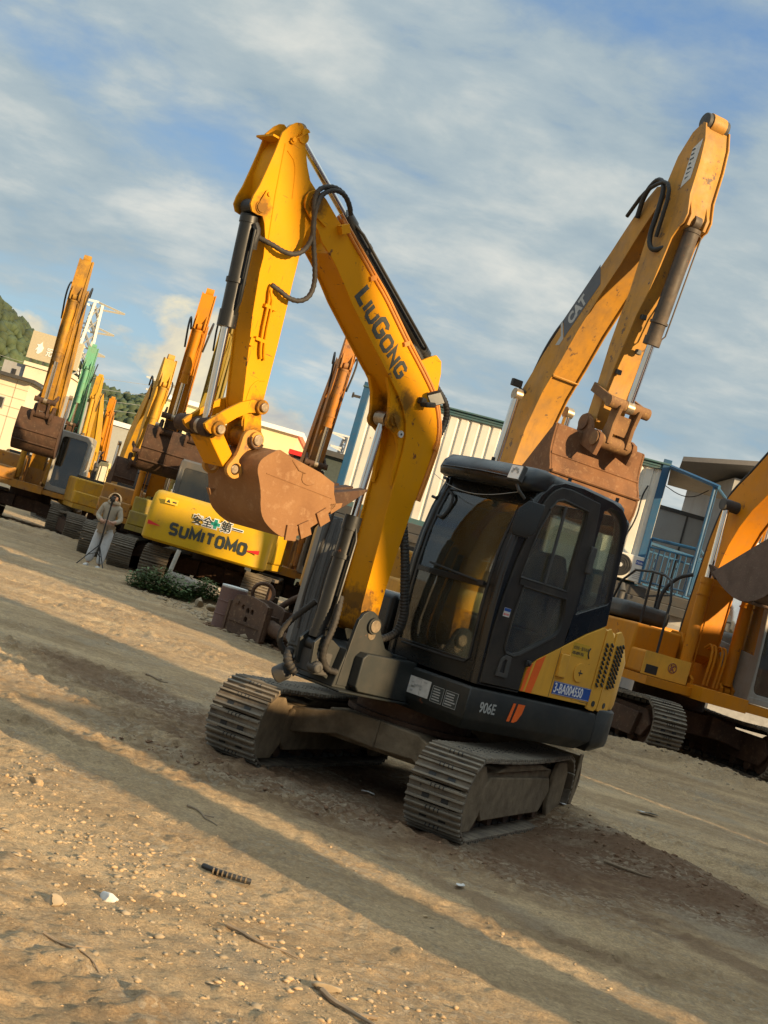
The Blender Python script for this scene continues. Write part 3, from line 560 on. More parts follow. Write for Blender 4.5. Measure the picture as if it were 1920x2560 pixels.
for s in (1, -1):
    mb = MB(); mb.T = UT @ Matrix.Translation((0, s * 0.775, 0.02)); track_mesh(mb, 0.98, 0.262, 0.40, 0.135, 0.016, 0.020, mb.T, sag=0.02)
    tk = mb.build('track', [TRK, RUB, GRS], hero, bevel=0.003)
    mb = MB(); mb.T = UT @ Matrix.Translation((0, s * 0.775, 0.02))
    o = [(-0.86, 0.13), (0.86, 0.13), (0.98, 0.2), (0.98, 0.34), (0.8, 0.42), (-0.8, 0.42), (-0.98, 0.34), (-0.98, 0.2)]
    mb.prism(o, -0.12, 0.12)
    for q in (-1, 1): mb.prism([(-0.62, 0.10), (0.70, 0.10), (0.80, 0.19), (0.80, 0.33), (0.70, 0.40), (-0.70, 0.36), (-0.78, 0.26)], q * 0.121, q * 0.155)
    mb.prism([(-0.70, 0.425), (0.6, 0.425), (0.35, 0.475), (-0.4, 0.47)], -0.15, 0.15)
    fr = mb.build('track_frame', MUD, tk, bevel=0.01)
    for xx in (0.98, -0.98):
        mb = MB(); mb.T = UT @ Matrix.Translation((0, s * 0.775, 0.02)); mb.ycyl(xx, 0.262, -0.07, 0.07, 0.21, 24); mb.ycyl(xx, 0.262, -0.115, 0.115, 0.10, 16)
        for q in (-1, 1): mb.prism([(xx + a * 0.19, 0.262 + b * 0.22) for a, b in ((-1, -.55), (-.5, -1), (.55, -1), (1, -.5), (1, .5), (.6, 1), (-.5, 1), (-1, .6))], q * 0.125, q * 0.16)
        mb.build('idler' if xx > 0 else 'sprocket', MUD, tk, bevel=0.008)
    mb = MB(); mb.T = UT @ Matrix.Translation((0, s * 0.775, 0.02))
    for k in range(5): mb.ycyl(-0.7 + 0.35 * k, 0.095, -0.11, 0.11, 0.06, 12)
    mb.build('roller_row', RSD, tk)
mb = MB(); mb.T = UT
mb.prism_z([(-0.5, -0.45), (0.5, -0.45), (0.5, 0.45), (-0.5, 0.45)], 0.30, 0.50)
for s in (1, -1):
    for xx in (0.55, -0.55):                 # bowed cross legs to the track frames
        prof = [(0.0, 0.33, 0.53), (0.30, 0.34, 0.52), (0.46, 0.30, 0.47), (0.66, 0.25, 0.44)]
        mb.loft([[(xx * 0.8 - 0.16 + 0.08 * (y > .4) , s * y, a), (xx * 0.8 + 0.16 + 0.08 * (y > .4), s * y, a), (xx * 0.8 + 0.16 + 0.08 * (y > .4), s * y, b), (xx * 0.8 - 0.16 + 0.08 * (y > .4), s * y, b)] for y, a, b in prof])
mb.build('chassis', MUD, hero, bevel=0.012)
mb = MB(); mb.cyl((0, 0, 0.50), (0, 0, 0.70), 0.44, 40); mb.cyl((0, 0, 0.52), (0, 0, 0.56), 0.50, 40)
mb.build('slewing_ring', RSD, hero, bevel=0.006)
mb = MB(); mb.T = UT
arc = [(-1.36 - 0.10 * math.sin(PI * k / 8), 0.14 + 0.42 * k / 8) for k in range(9)]
mb.prism(arc + [(x - 0.03, z) for x, z in reversed(arc)], -0.96, 0.96)
for s in (1, -1): mb.prism([(-1.36, 0.16), (-0.9, 0.26), (-0.9, 0.38), (-1.40, 0.5)], s * 0.5 - 0.04, s * 0.5 + 0.04)
for s in (1, -1): mb.prism([(-1.36, 0.12), (-1.28, 0.12), (-1.28, 0.58), (-1.36, 0.58)], s * 0.96, s * 0.975)
mb.build('dozer_blade', MUD, hero, bevel=0.006)

# --- revolving platform
mb = MB()
plan = [(0.50, 0.885), (-0.975, 0.885), (-0.975, -0.885), (0.42, -0.885), (0.50, -0.80)]
def ring(pl, z, d): return [(x, y, z) for x, y in inset(pl, d)]
mb.loft([ring(plan, 0.665, 0.10), ring(plan, 0.735, 0.012), ring(plan, 0.75, 0.0), ring(plan, 0.945, 0.0), ring(plan, 0.962, 0.02)])
sk = mb.build('platform', SLT, hero, bevel=0.006)
mb = MB()                                    # nose that carries the boom
mb.prism([(0.49, 0.69), (1.13, 0.70), (1.08, 0.97), (1.02, 1.0), (0.49, 1.0)], -0.22, 0.235)
mb.prism([(0.47, 0.70), (0.965, 0.71), (1.0, 0.74), (1.0, 0.94), (0.965, 0.975), (0.47, 0.985)], 0.237, 0.325)
mb.prism([(0.45, 0.685), (1.16, 0.685), (1.16, 0.70), (0.45, 0.70)], -0.26, 0.345)
mb.build('boom_base', SLT, hero, bevel=0.012)
for y0, y1 in ((0.212, 0.242), (-0.092, -0.062)):
    mb = MB(); br = [(1.10, 0.72), (1.085, 0.90), (1.075, 1.02), (1.066, 1.12), (1.055, 1.185)] + [(0.955 + 0.092 * math.cos(rad(a)), 1.175 + 0.085 * math.sin(rad(a))) for a in (10, 40, 70, 100, 130, 160)] + [(0.82, 1.13), (0.74, 1.03), (0.60, 0.99), (0.5, 0.98), (0.5, 0.72)]
    mb.plate(br, [], y0, y1, 0.004)
    if y0 > 0: mb.ycyl(0.915, 1.165, 0.24, 0.262, 0.058, 24)
    bk = mb.build('boom_bracket', SLT, hero)
    if y0 > 0:
        mb = MB(); mb.ycyl(0.915, 1.165, 0.262, 0.272, 0.044, 20); mb.prism(circ(0.905, 1.10, 0.035, 12), 0.2425, 0.246); mb.build('boom_foot_pin', STL, bk, bevel=0.003)
mb = MB()
for s in (1, -1): mb.plate([(1.08, 0.72), (1.30, 0.80), (1.32, 0.96), (1.26, 1.02), (1.16, 1.0), (1.08, 0.96)], [], 0.075 + s * 0.075 - 0.012, 0.075 + s * 0.075 + 0.012, 0.003)
mb.ycyl(1.235, 0.94, -0.03, 0.18, 0.035); mb.build('cylinder_bracket', SLT, hero)
mb = MB(); mb.mi = 0                         # labels on the front sill
mb.plate(rrect(-0.62, 0.78, -0.40, 0.90, 0.004), [], 0, 0.002, M=Matrix(((0, 0, 1, 0.5025), (1, 0, 0, 0.93), (0, 1, 0, 0.0), (0, 0, 0, 1))))
mb.mi = 1
for k in range(9): mb.box((0.5045, 0.345 + rnd.random() * 0.15, 0.80 + 0.095 * rnd.random()), (0.001, 0.02 + 0.03 * rnd.random(), 0.004 + 0.012 * rnd.random()))
mb.box((0.5045, 0.44, 0.84), (0.001, 0.003, 0.11))
mb.build('instruction_label', [LBL, GTX], sk, smooth=False)
mb = MB(); mb.mi = 0
mb.b2(0.502, 0.504, 0.555, 0.665, 0.775, 0.885); mb.b2(0.502, 0.504, 0.68, 0.80, 0.775, 0.885); mb.mi = 1
for y0, y1 in ((0.555, 0.665), (0.68, 0.80)):
    for k in range(5): mb.b2(0.504, 0.505, y0 + 0.012, y1 - 0.012 - 0.03 * rnd.random(), 0.79 + 0.018 * k, 0.798 + 0.018 * k)
    for e in (y0, y1 - 0.003): mb.b2(0.504, 0.505, e, e + 0.003, 0.775, 0.885)
    for e in (0.775, 0.882): mb.b2(0.504, 0.505, y0, y1, e, e + 0.003)
mb.build('data_plate', [DTX, GTX], sk, smooth=False)
mb = MB(); mb.text('906E', 0.100, textM(0.366, 0.887, 0.805, 0.0), 0.001, 0.002, xs=0.86); mb.build('model_number', GTX, sk, smooth=False)
mb = MB(); mb.prism([(0.02, 0.911), (-0.007, 0.911), (0.017, 0.78), (0.049, 0.779)][::-1], 0.8865, 0.888)
mb.prism([(-0.034, 0.912), (-0.111, 0.912), (-0.100, 0.85), (-0.062, 0.79), (-0.03, 0.777), (-0.005, 0.777)][::-1], 0.8865, 0.888); mb.build('stripe_mark', ORG, sk, smooth=False)
# counterweight and rear hood
mb = MB(); arc = [(-0.985 - 0.63 * math.cos(rad(a)), 0.885 * math.sin(rad(a))) for a in range(90, -91, -10)]
arc = [(-0.985 - 0.60 * math.cos(rad(a)) ** 0.8, 0.885 * (abs(math.sin(rad(a))) ** 0.8) * (1 if a >= 0 else -1)) for a in range(90, -91, -9)]
mb.loft([ring(arc, 0.66, 0.10), ring(arc, 0.72, 0.01), ring(arc, 0.76, 0.0), ring(arc, 0.985, 0.0), ring(arc, 1.0, 0.015)])
mb.build('counterweight', SLT, hero, bevel=0.008)
mb = MB(); hood = arc + [(-0.78, -0.86), (-0.78, 0.80)]
mb.loft([ring(hood, 1.0, 0.03), ring(hood, 1.05, 0.02), ring(hood, 1.38, 0.02), ring(hood, 1.50, 0.06), ring(hood, 1.58, 0.16), ring(hood, 1.60, 0.26)])
hd = mb.build('engine_hood', YP, hero, bevel=0.01)
mb = MB(); mb.b2(-0.80, 0.44, -0.87, -0.09, 0.962, 1.42); mb.build('side_tank', BLK, hero, bevel=0.05, seg=3)
# yellow side panel
YEL = [(-0.005, 1.004), (-0.01, 1.165), (-0.097, 1.246), (-0.318, 1.367), (-0.586, 1.513), (-0.772, 1.598), (-0.80, 1.585), (-0.80, 1.004)]
mb = MB(); mb.plate(YEL, [], 0.86, 0.893, 0.004); mb.mi = 1
mb.prism([(-0.329, 1.004), (-0.3245, 1.004), (-0.3245, 1.365), (-0.329, 1.367)], 0.8925, 0.8938); mb.prism([(-0.6, 1.02), (-0.797, 1.02), (-0.797, 1.024), (-0.6, 1.024)], 0.8925, 0.8938)
sp1 = mb.build('side_panel', [YP, DTX], hero)
mb = MB(); mb.prism([(0.0, 1.006), (-0.03, 1.006), (-0.06, 1.215), (-0.012, 1.172)], 0.8932, 0.8945); mb.prism([(-0.052, 1.006), (-0.125, 1.006), (-0.178, 1.287), (-0.088, 1.238)], 0.8932, 0.8945); mb.build('orange_stripe', ORG, sp1, smooth=False)
mb = MB(); mb.b2(-0.335, -0.425, 0.893, 0.918, 1.165, 1.335); mb.b2(-0.425, -0.445, 0.893, 0.905, 1.16, 1.345); mb.build('hinge', YP, sp1, bevel=0.008)
mb = MB(); mb.ycyl(-0.61, 1.228, 0.893, 0.901, 0.070, 32); mb.mi = 1; mb.b2(-0.64, -0.59, 0.901, 0.903, 1.222, 1.232); mb.b2(-0.615, -0.605, 0.901, 0.903, 1.205, 1.250); mb.build('round_lock', [YP, DTX], sp1, bevel=0.003)
mb = MB(); mb.b2(-0.352, -0.808, 0.8935, 0.8965, 1.036, 1.130); mb.mi = 1
mb.text('3-BA004550', 0.098, textM(-0.362, 0.897, 1.051, 0.0), 0.0008, 0.0015, xs=0.70, space=1.02)
for e in (1.039, 1.125): mb.b2(-0.355, -0.805, 0.8965, 0.8972, e, e + 0.002)
mb.build('number_plate', [BLU, WTX], sp1, smooth=False)
mb = MB(); mb.b2(-0.455, -0.655, 0.8935, 0.8945, 1.335, 1.435); mb.mi = 1
mb.text('\u5168\u56fd\u7edf\u4e00\u670d\u52a1\u7535\u8bdd', 0.030, textM(-0.462, 0.8948, 1.390, 0.0), 0.0004, 0.0, xs=0.80); mb.text('400-8899-956', 0.034, textM(-0.462, 0.8948, 1.350, 0.0), 0.0004, 0.0006, xs=0.74)
mb.tube([(-0.668, 0.895, 1.42), (-0.653, 0.895, 1.40), (-0.655, 0.895, 1.37), (-0.675, 0.895, 1.345)], 0.006, 6)
mb.build('phone_label', [simple('label_yellow', (0.50, 0.30, 0.02), 0.6), DTX], sp1, smooth=False)
mb = MB(); mb.b2(-0.61, -0.70, 0.8935, 0.8945, 1.008, 1.022); mb.build('small_tag', YP, sp1, smooth=False)
# perforated vent covers at the rear corner
for (xa, xb, ya, yb, n_) in ((-0.81, -0.935, 0.888, 0.884, 2), (-0.95, -1.14, 0.880, 0.842, 3)):
    mb = MB(); d = Vector((xb - xa, yb - ya, 0)); Lr = d.length; d.normalize(); nn = Vector((d.y, -d.x, 0)) * -1
    if nn.y < 0: nn = -nn
    Mx = Matrix(((d.x, 0, nn.x, xa), (d.y, 0, nn.y, ya), (0, 1, 0, 0), (0, 0, 0, 1)))
    ol = [(0, 0.985), (0.05, 0.975), (Lr - 0.03, 0.975), (Lr, 1.0), (Lr, 1.50), (Lr * 0.75, 1.56), (Lr * 0.35, 1.60), (0.0, 1.58)]
    mb.plate(ol, [], 0, 0.02, 0.003, M=Mx); mb.mi = 1
    for r_ in range(10):
        for c_ in range(n_):
            u_ = Lr * (0.28 + 0.5 * c_ / max(1, n_ - 1)) ; zz = 1.17 + 0.034 * r_ + 0.010 * c_
            p0 = Mx @ Vector((u_ + 0.013, zz - 0.010, 0.0185)); p1 = Mx @ Vector((u_ - 0.013, zz + 0.010, 0.0185)); mb.tube([p0, p1], 0.0078, 8)
    pc = Mx @ Vector((Lr * 0.5, 1.03, 0.008)); mb.cyl(pc, pc + nn * 0.006, 0.022, 16)
    mb.build('vent_cover', [YP, DTX], hero)

# --- cab
cabr = [(0.465, 0.985), (0.475, 1.2), (0.49, 1.5), (0.488, 1.75), (0.468, 1.95), (0.42, 2.16), (0.34, 2.34), (0.24, 2.44), (0.12, 2.485), (-0.1, 2.50), (-0.47, 2.49), (-0.60, 2.468), (-0.69, 2.41), (-0.73, 2.33), (-0.775, 1.86), (-0.80, 1.61), (-0.772, 1.598), (-0.586, 1.515), (-0.318, 1.369), (-0.097, 1.248), (0.0, 1.17), (0.005, 0.985)]
door = [(0.44, 1.005), (0.442, 1.16), (0.452, 1.36), (0.44, 1.61), (0.412, 1.85), (0.366, 2.07), (0.312, 2.27), (0.262, 2.36), (0.21, 2.412), (0.147, 2.445), (0.043, 2.455), (-0.319, 2.44), (-0.344, 2.28), (-0.362, 2.12), (-0.361, 1.671), (-0.335, 1.385), (-0.097, 1.26), (0.012, 1.175), (0.015, 1.005)]
g1 = [(0.214, 2.263), (0.16, 2.335), (0.10, 2.355), (-0.189, 2.345), (-0.202, 2.27), (-0.195, 2.06), (-0.19, 1.772), (0.325, 1.772), (0.295, 1.957), (0.262, 2.11)]
g2 = [(0.272, 1.70), (-0.205, 1.70), (-0.235, 1.60), (-0.236, 1.496), (-0.20, 1.45), (0.12, 1.265), (0.18, 1.245), (0.262, 1.25), (0.285, 1.275), (0.28, 1.5)]
g3 = [(-0.40, 2.40), (-0.47, 2.445), (-0.59, 2.43), (-0.67, 2.37), (-0.70, 2.30), (-0.752, 1.80), (-0.735, 1.765), (-0.40, 1.63)]
mb = MB(); mb.plate(cabr, [inset(door, -0.006), g3], 0.845, 0.885, 0.006)
rw = [(-0.02, 1.42), (-0.62, 1.42), (-0.60, 2.36), (0.25, 2.36), (0.36, 2.1), (0.40, 1.5), (0.38, 1.42)]
mb.plate([(0.465, 0.985), (0.49, 1.5), (0.468, 1.95), (0.34, 2.34), (0.12, 2.485), (-0.6, 2.468), (-0.73, 2.33), (-0.80, 1.3), (-0.80, 0.985)], [rw], 0.0, 0.04, 0.006)
# rear wall, floor, roof
Mr = Matrix(((0, 0, 1, -0.75), (1, 0, 0, 0), (0, 1, 0, 0), (0, 0, 0, 1)))
mb.plate(rrect(0.03, 1.3, 0.86, 2.42, 0.05), [rrect(0.12, 1.72, 0.77, 2.34, 0.05)], 0, 0.04, 0.004, M=Mr)
mb.b2(-0.78, 0.45, 0.03, 0.85, 1.0, 1.04)
def roof_ring(z, d): return [(x, y, z) for x, y in rrect(-0.70 + d, 0.0 + d, 0.30 - d * 0.6, 0.885 - d, 0.10)]
mb.loft([roof_ring(2.44, 0.0), roof_ring(2.475, 0.004), roof_ring(2.505, 0.03), roof_ring(2.52, 0.09)])
# front frame: sill, cross bar, inner left post, header
fx = lambda z: float(np.interp(z, [0.985, 1.2, 1.5, 1.75, 1.95, 2.16, 2.34], [0.465, 0.478, 0.495, 0.493, 0.472, 0.425, 0.355]))
zs = [0.985, 1.05, 1.12, 1.3, 1.5, 1.7, 1.9, 2.1, 2.3, 2.36]
def front_strip(ya, yb, za, zb, th=0.03, off=0.0):
    zz = [za] + [z for z in zs if za < z < zb] + [zb]
    mb.loft([[(fx(z) + off, ya, z), (fx(z) + off, yb, z), (fx(z) + off - th, yb, z), (fx(z) + off - th, ya, z)] for z in zz])
front_strip(0.0, 0.86, 0.985, 1.125); front_strip(0.0, 0.09, 1.125, 2.36); front_strip(0.09, 0.86, 1.625, 1.665, 0.02); front_strip(0.09, 0.86, 2.25, 2.36); front_strip(0.755, 0.86, 1.125, 2.30, 0.03)
cab = mb.build('cab', BLK, hero, bevel=0.004)
mb = MB()                                    # rounded corner post
pts = [(fx(z) - 0.035, 0.842, z) for z in (0.99, 1.2, 1.45, 1.7, 1.9, 2.05, 2.2, 2.33)] + [(0.24, 0.842, 2.425), (0.12, 0.842, 2.465), (-0.1, 0.842, 2.478), (-0.45, 0.842, 2.468), (-0.6, 0.842, 2.44), (-0.685, 0.842, 2.36), (-0.72, 0.842, 2.2), (-0.75, 0.842, 1.85), (-0.77, 0.842, 1.62)]
mb.tube(pts, 0.043, 14, smooth=1)
mb.tube([(x, 0.05, z) for x, _, z in pts[:8]], 0.045, 10)
mb.build('corner_post', BLK, cab)
mb = MB(); mb.tube([(fx(z) + 0.004, 0.775, z) for z in (2.2, 1.9, 1.6, 1.3, 1.14)] + [(fx(1.1) + 0.004, 0.74, 1.105), (fx(1.09) + 0.004, 0.6, 1.10)] + [(fx(1.1) + 0.004, 0.12, 1.10)], 0.008, 6); mb.build('windscreen_seal', RUB, cab)
mb = MB(); zz = [1.125, 1.3, 1.5, 1.64]; mb.loft([[(fx(z) - 0.012, 0.085, z), (fx(z) - 0.012, 0.76, z), (fx(z) - 0.016, 0.76, z), (fx(z) - 0.016, 0.085, z)] for z in zz]); mb.build('lower_windscreen', GLS, cab)
mb = MB(); zz = [1.64, 1.8, 1.95, 2.1, 2.26]; mb.loft([[(fx(z) - 0.012, 0.085, z), (fx(z) - 0.012, 0.76, z), (fx(z) - 0.016, 0.76, z), (fx(z) - 0.016, 0.085, z)] for z in zz]); mb.build('upper_windscreen', GLS, cab)
mb = MB(); mb.plate(inset(g3, -0.01), [], 0.862, 0.867); mb.build('rear_side_window', GLT, cab, smooth=False)
mb = MB(); mb.plate(inset(rw, -0.01), [], 0.018, 0.022); mb.build('right_window', GLS, cab, smooth=False)
mb = MB(); mb.plate(rrect(0.11, 1.71, 0.78, 2.35, 0.05), [], 0, 0.005, M=Mr); mb.build('rear_window', GLS, cab, smooth=False)
dr = MB(); dr.plate(door, [g1, g2], 0.862, 0.896, 0.005)
dr.tube([(x, 0.897, z) for x, z in inset(g1, -0.014)] + [(g1[0][0], 0.897, g1[0][1])], 0.008, 6); dr.tube([(x, 0.897, z) for x, z in inset(g2, -0.016)] + [(g2[0][0], 0.897, g2[0][1])], 0.010, 6)
dr.b2(0.33, -0.20, 0.896, 0.905, 1.715, 1.755); drm = dr.build('cab_door', paint('door_black_paint', (0.018, 0.017, 0.015), wear=0.0, dirt=0.35, rough=0.35, dirtcol=(0.08, 0.062, 0.042)), hero)
mb = MB(); mb.plate(inset(g1, -0.006), [], 0.875, 0.880); mb.build('door_window', GLT, drm, smooth=False)
mb = MB(); mb.plate(inset(g2, -0.006), [], 0.875, 0.880); mb.build('lower_door_window', GLT, drm, smooth=False)
mb = MB(); mb.b2(0.075, 0.05, 0.895, 0.905, 1.77, 2.33); mb.build('window_slider', DGY, drm)
mb = MB(); mb.plate([(0.318, 1.072), (0.305, 1.19), (0.265, 1.225), (0.20, 1.22), (0.19, 1.08), (0.21, 1.068)], [[(0.285, 1.10), (0.278, 1.18), (0.255, 1.195), (0.24, 1.19), (0.235, 1.10)]], 0.896, 0.908, 0.003); mb.mi = 1; mb.plate([(0.285, 1.10), (0.278, 1.18), (0.255, 1.195), (0.24, 1.19), (0.235, 1.10)], [], 0.894, 0.898); mb.build('door_handle', [DGY, RUB], drm)
mb = MB(); mb.plate(rrect(0.335, 1.475, 0.405, 1.535, 0.002), [], 0.8965, 0.8975); mb.mi = 1; mb.b2(0.337, 0.403, 0.8975, 0.8983, 1.512, 1.533); mb.mi = 2; mb.text('\u670d\u52a1\u70ed\u7ebf', 0.016, textM(0.40, 0.898, 1.485), 0.0003, xs=0.9); mb.build('door_sticker', [LBL, BLU, RED], drm, smooth=False)
mb = MB(); mb.b2(-0.34, -0.405, 0.885, 0.915, 1.93, 2.13); mb.build('door_hinge', DGY, cab, bevel=0.01)
mb = MB(); mb.b2(-0.015, 0.035, 0.89, 0.915, 1.185, 1.225); mb.ycyl(0.01, 1.205, 0.9, 0.93, 0.012, 10); mb.build('door_latch', RUB, cab, bevel=0.004)
# sun visor sweeping round the front of the roof
mb = MB(); rings = []
for y, k in ((-0.035, 0.25), (-0.01, 0.7), (0.04, 0.95), (0.12, 1.0), (0.45, 1.03), (0.74, 1.0), (0.83, 0.9), (0.87, 0.6), (0.885, 0.2)):
    pr = [(0.44, 2.33), (0.50, 2.345), (0.515, 2.39), (0.49, 2.45), (0.42, 2.505), (0.30, 2.525), (0.20, 2.515), (0.20, 2.45), (0.32, 2.40), (0.38, 2.35)]
    c0 = (0.33, 2.44); rings.append([(c0[0] + (x - c0[0]) * k - (1 - k) * 0.06, y, c0[1] + (z - c0[1]) * (0.45 + 0.55 * k)) for x, z in pr])
mb.loft(rings); mb.tube([(0.508, 0.06, 2.40), (0.517, 0.2, 2.405), (0.519, 0.45, 2.41), (0.517, 0.70, 2.405)], 0.006, 6); mb.build('sun_visor', BLK, cab, ang=60)
for x, y in ((0.33, 0.36), (-0.02, 0.80), (-0.62, 0.80), (0.1, 0.1)): mb = MB(); mb.cyl((x, y, 2.50), (x, y, 2.545), 0.014, 10); mb.build('roof_plug', RUB, cab)
# inside
mb = MB(); mb.b2(-0.38, 0.08, 0.22, 0.68, 1.30, 1.42); mb.loft([[(-0.30, 0.24, 1.42), (-0.30, 0.66, 1.42), (-0.42, 0.66, 1.42), (-0.42, 0.24, 1.42)], [(-0.40, 0.25, 1.85), (-0.40, 0.65, 1.85), (-0.52, 0.65, 1.85), (-0.52, 0.25, 1.85)], [(-0.43, 0.32, 2.02), (-0.43, 0.58, 2.02), (-0.52, 0.58, 2.02), (-0.52, 0.32, 2.02)]]); mb.b2(-0.35, 0.0, 0.26, 0.64, 1.04, 1.30)
mb.build('seat', PNL, cab, bevel=0.03, seg=3)
mb = MB(); mb.b2(-0.35, 0.18, 0.06, 0.20, 1.04, 1.44); mb.b2(-0.35, 0.18, 0.69, 0.82, 1.04, 1.42); mb.tube([(0.12, 0.13, 1.44), (0.14, 0.13, 1.60)], 0.012, 8); mb.tube([(0.12, 0.755, 1.42), (0.14, 0.755, 1.60)], 0.012, 8); mb.ycyl(0.14, 1.62, 0.10, 0.16, 0.03); mb.ycyl(0.14, 1.62, 0.725, 0.785, 0.03)
mb.build('console', DGY, cab, bevel=0.015)
mb = MB()
for y in (0.34, 0.44): mb.tube([(0.25, y, 1.04), (0.30, y, 1.20), (0.24, y, 1.36)], 0.01, 8); mb.box((0.30, y, 1.10), (0.12, 0.07, 0.015))
mb.build('pedal', RUB, cab)
mb = MB(); mb.mi = 0; mb.b2(0.36, 0.39, 0.11, 0.27, 1.10, 1.52); mb.build('left_trim', simple('dusty_trim', (0.42, 0.31, 0.14), 0.7), cab, bevel=0.01)
mb = MB(); mb.tube([(fx(1.68) + 0.006, 0.20, 1.70), (fx(1.68) + 0.008, 0.72, 1.655)], 0.008, 6); mb.box((fx(1.66) + 0.012, 0.72, 1.655), (0.02, 0.05, 0.03)); mb.build('wiper', RUB, cab)
mb = MB(); mb.plate(rrect(0.0, 0.0, 0.10, 0.09, 0.003), [], 0, 0.002, M=Matrix(((0, 0, 1, fx(1.85) - 0.03), (1, 0, 0, 0.60), (0, 1, 0, 1.80), (0, 0, 0, 1)))); mb.mi = 1
for k in range(5): mb.b2(fx(1.85) - 0.0295, fx(1.85) - 0.028, 0.61, 0.69 - 0.02 * rnd.random(), 1.812 + k * 0.014, 1.817 + k * 0.014)
mb.build('windscreen_notice', [LBL, RED], cab, smooth=False)
# mirrors, handles, lamp on the visor
mb = MB(); mb.tube([(0.42, 0.86, 2.30), (0.47, 0.93, 2.28), (0.46, 0.95, 2.18)], 0.010, 8)
mb.loft([[(0.50, 0.93, 2.27), (0.40, 0.99, 2.27), (0.38, 0.97, 2.27), (0.48, 0.91, 2.27)], [(0.55, 0.90, 2.20), (0.41, 1.0, 2.22), (0.38, 0.97, 2.22), (0.52, 0.87, 2.20)], [(0.57, 0.90, 2.06), (0.42, 0.99, 2.07), (0.39, 0.965, 2.07), (0.54, 0.87, 2.06)], [(0.545, 0.905, 2.02), (0.46, 0.96, 2.02), (0.44, 0.94, 2.02), (0.52, 0.88, 2.02)]]); mr = mb.build('side_mirror', BLK, hero, bevel=0.012, ang=60)
mb = MB(); mb.loft([[(0.475, 0.872, 2.035), (0.395, 0.925, 2.035), (0.393, 0.923, 2.037), (0.473, 0.870, 2.037)], [(0.475, 0.872, 2.19), (0.395, 0.925, 2.20), (0.393, 0.923, 2.20), (0.473, 0.870, 2.19)]]); mb.build('mirror_glass', CHR, mr, smooth=False)
mb = MB(); mb.tube([(0.47, 0.86, 2.28), (0.54, 0.85, 2.32), (0.545, 0.82, 2.36)], 0.012, 8); mb.box((0.545, 0.80, 2.43), (0.04, 0.115, 0.115), Matrix.Rotation(rad(-12), 3, 'Y')); wl = mb.build('work_lamp', DGY, cab, bevel=0.012)
mb = MB(); mb.box((0.568, 0.80, 2.435), (0.006, 0.096, 0.096), Matrix.Rotation(rad(-12), 3, 'Y')); mb.mi = 1
for k in range(8): mb.box((0.5715, 0.80 + 0.026 * math.cos(k * PI / 4), 2.4355 + 0.026 * math.sin(k * PI / 4)), (0.003, 0.016, 0.016), Matrix.Rotation(rad(-12), 3, 'Y'))
mb.build('lamp_lens', [WHT, GTX], wl, smooth=False)
mb = MB(); mb.tube([(0.47, -0.03, 2.33), (0.515, 0.15, 2.27), (0.515, 0.36, 2.235), (0.515, 0.58, 2.25), (0.47, 0.80, 2.32)], 0.0022, 5, smooth=2); mb.build('lamp_wire', GTX, cab)
for y, zA, zB in ((-0.03, 2.33, 2.16), (0.10, 2.23, 2.03)):
    mb = MB(); mb.tube([(fx(zA), y, zA), (fx(zA) + 0.02, y + 0.06, zA - 0.01), (fx(zA) + 0.03, y + 0.08, (zA + zB) / 2), (fx(zB), y + 0.05, zB), (fx(zB), y, zB + 0.01)], 0.011, 8, smooth=1); mb.build('grab_handle', RUB, cab)

# --- boom: side plates, box between, cylinder lugs
BM = P['BOOM']; AR = P['ARM']
def arcs(cx, cz, r, a0, a1, n=7): return [(cx + r * math.cos(rad(a0 + (a1 - a0) * k / n)), cz + r * math.sin(rad(a0 + (a1 - a0) * k / n))) for k in range(n + 1)]
pin_t, pin_c, pin_f = (2.372, 3.612), P['BOOMPIN'][1], (0.915, 1.165)
upper = [(1.363 + .02, 2.815), (1.4, 2.824), (1.554, 2.927), (1.863, 3.14), (1.979, 3.239), (2.086, 3.322), (2.16, 3.37), (2.239, 3.411), (2.30, 3.47)]
back = [(2.30, 3.668), (2.223, 3.622), (2.045, 3.52), (1.875, 3.42), (1.763, 3.352), (1.613, 3.265), (1.451, 3.15), (1.316, 3.055), (1.124, 2.932), (0.99, 2.84), (0.905, 2.77), (0.835, 2.68), (0.79, 2.58), (0.775, 2.48), (0.785, 2.32), (0.812, 2.08), (0.83, 1.85), (0.845, 1.64), (0.852, 1.45), (0.852, 1.26)]
foot = arcs(0.925, 1.165, 0.085, 200, 350)
front = [(1.030, 1.28), (1.041, 1.77), (1.05, 2.03), (1.053, 2.24), (1.056, 2.36), (1.072, 2.47), (1.108, 2.56), (1.172, 2.645), (1.262, 2.725)]
tip = arcs(2.375, 3.61, 0.082, -70, 120)
boomp = back + foot + front + upper + tip
mb = MB()
for y0, y1 in ((0.184, 0.20), (-0.05, -0.034)): mb.plate(boomp, [], y0, y1, 0.002)
core = back[2:] + foot + front + upper[:-2]
mb.prism(inset(core, 0.014), -0.034, 0.184)
for y0, y1 in ((0.2, 0.212), (-0.062, -0.05)): mb.ycyl(pin_t[0], pin_t[1], y0, y1, 0.055, 24)
mb.box((2.12, 0.222, 3.545), (0.07, 0.045, 0.055), Matrix.Rotation(rad(32), 3, 'Y')); mb.box((2.30, 0.207, 3.545), (0.11, 0.014, 0.05), Matrix.Rotation(rad(-18), 3, 'Y'))
boom = mb.build('boom', Y1, hero)
mb = MB(); mb.ycyl(pin_t[0], pin_t[1], 0.212, 0.226, 0.043, 24); mb.ycyl(pin_t[0], pin_t[1], 0.226, 0.230, 0.03, 20); mb.mi = 1; mb.ycyl(pin_t[0], pin_t[1], 0.2302, 0.232, 0.010, 10); mb.build('boom_tip_pin', [Y1, DTX], boom, bevel=0.002)
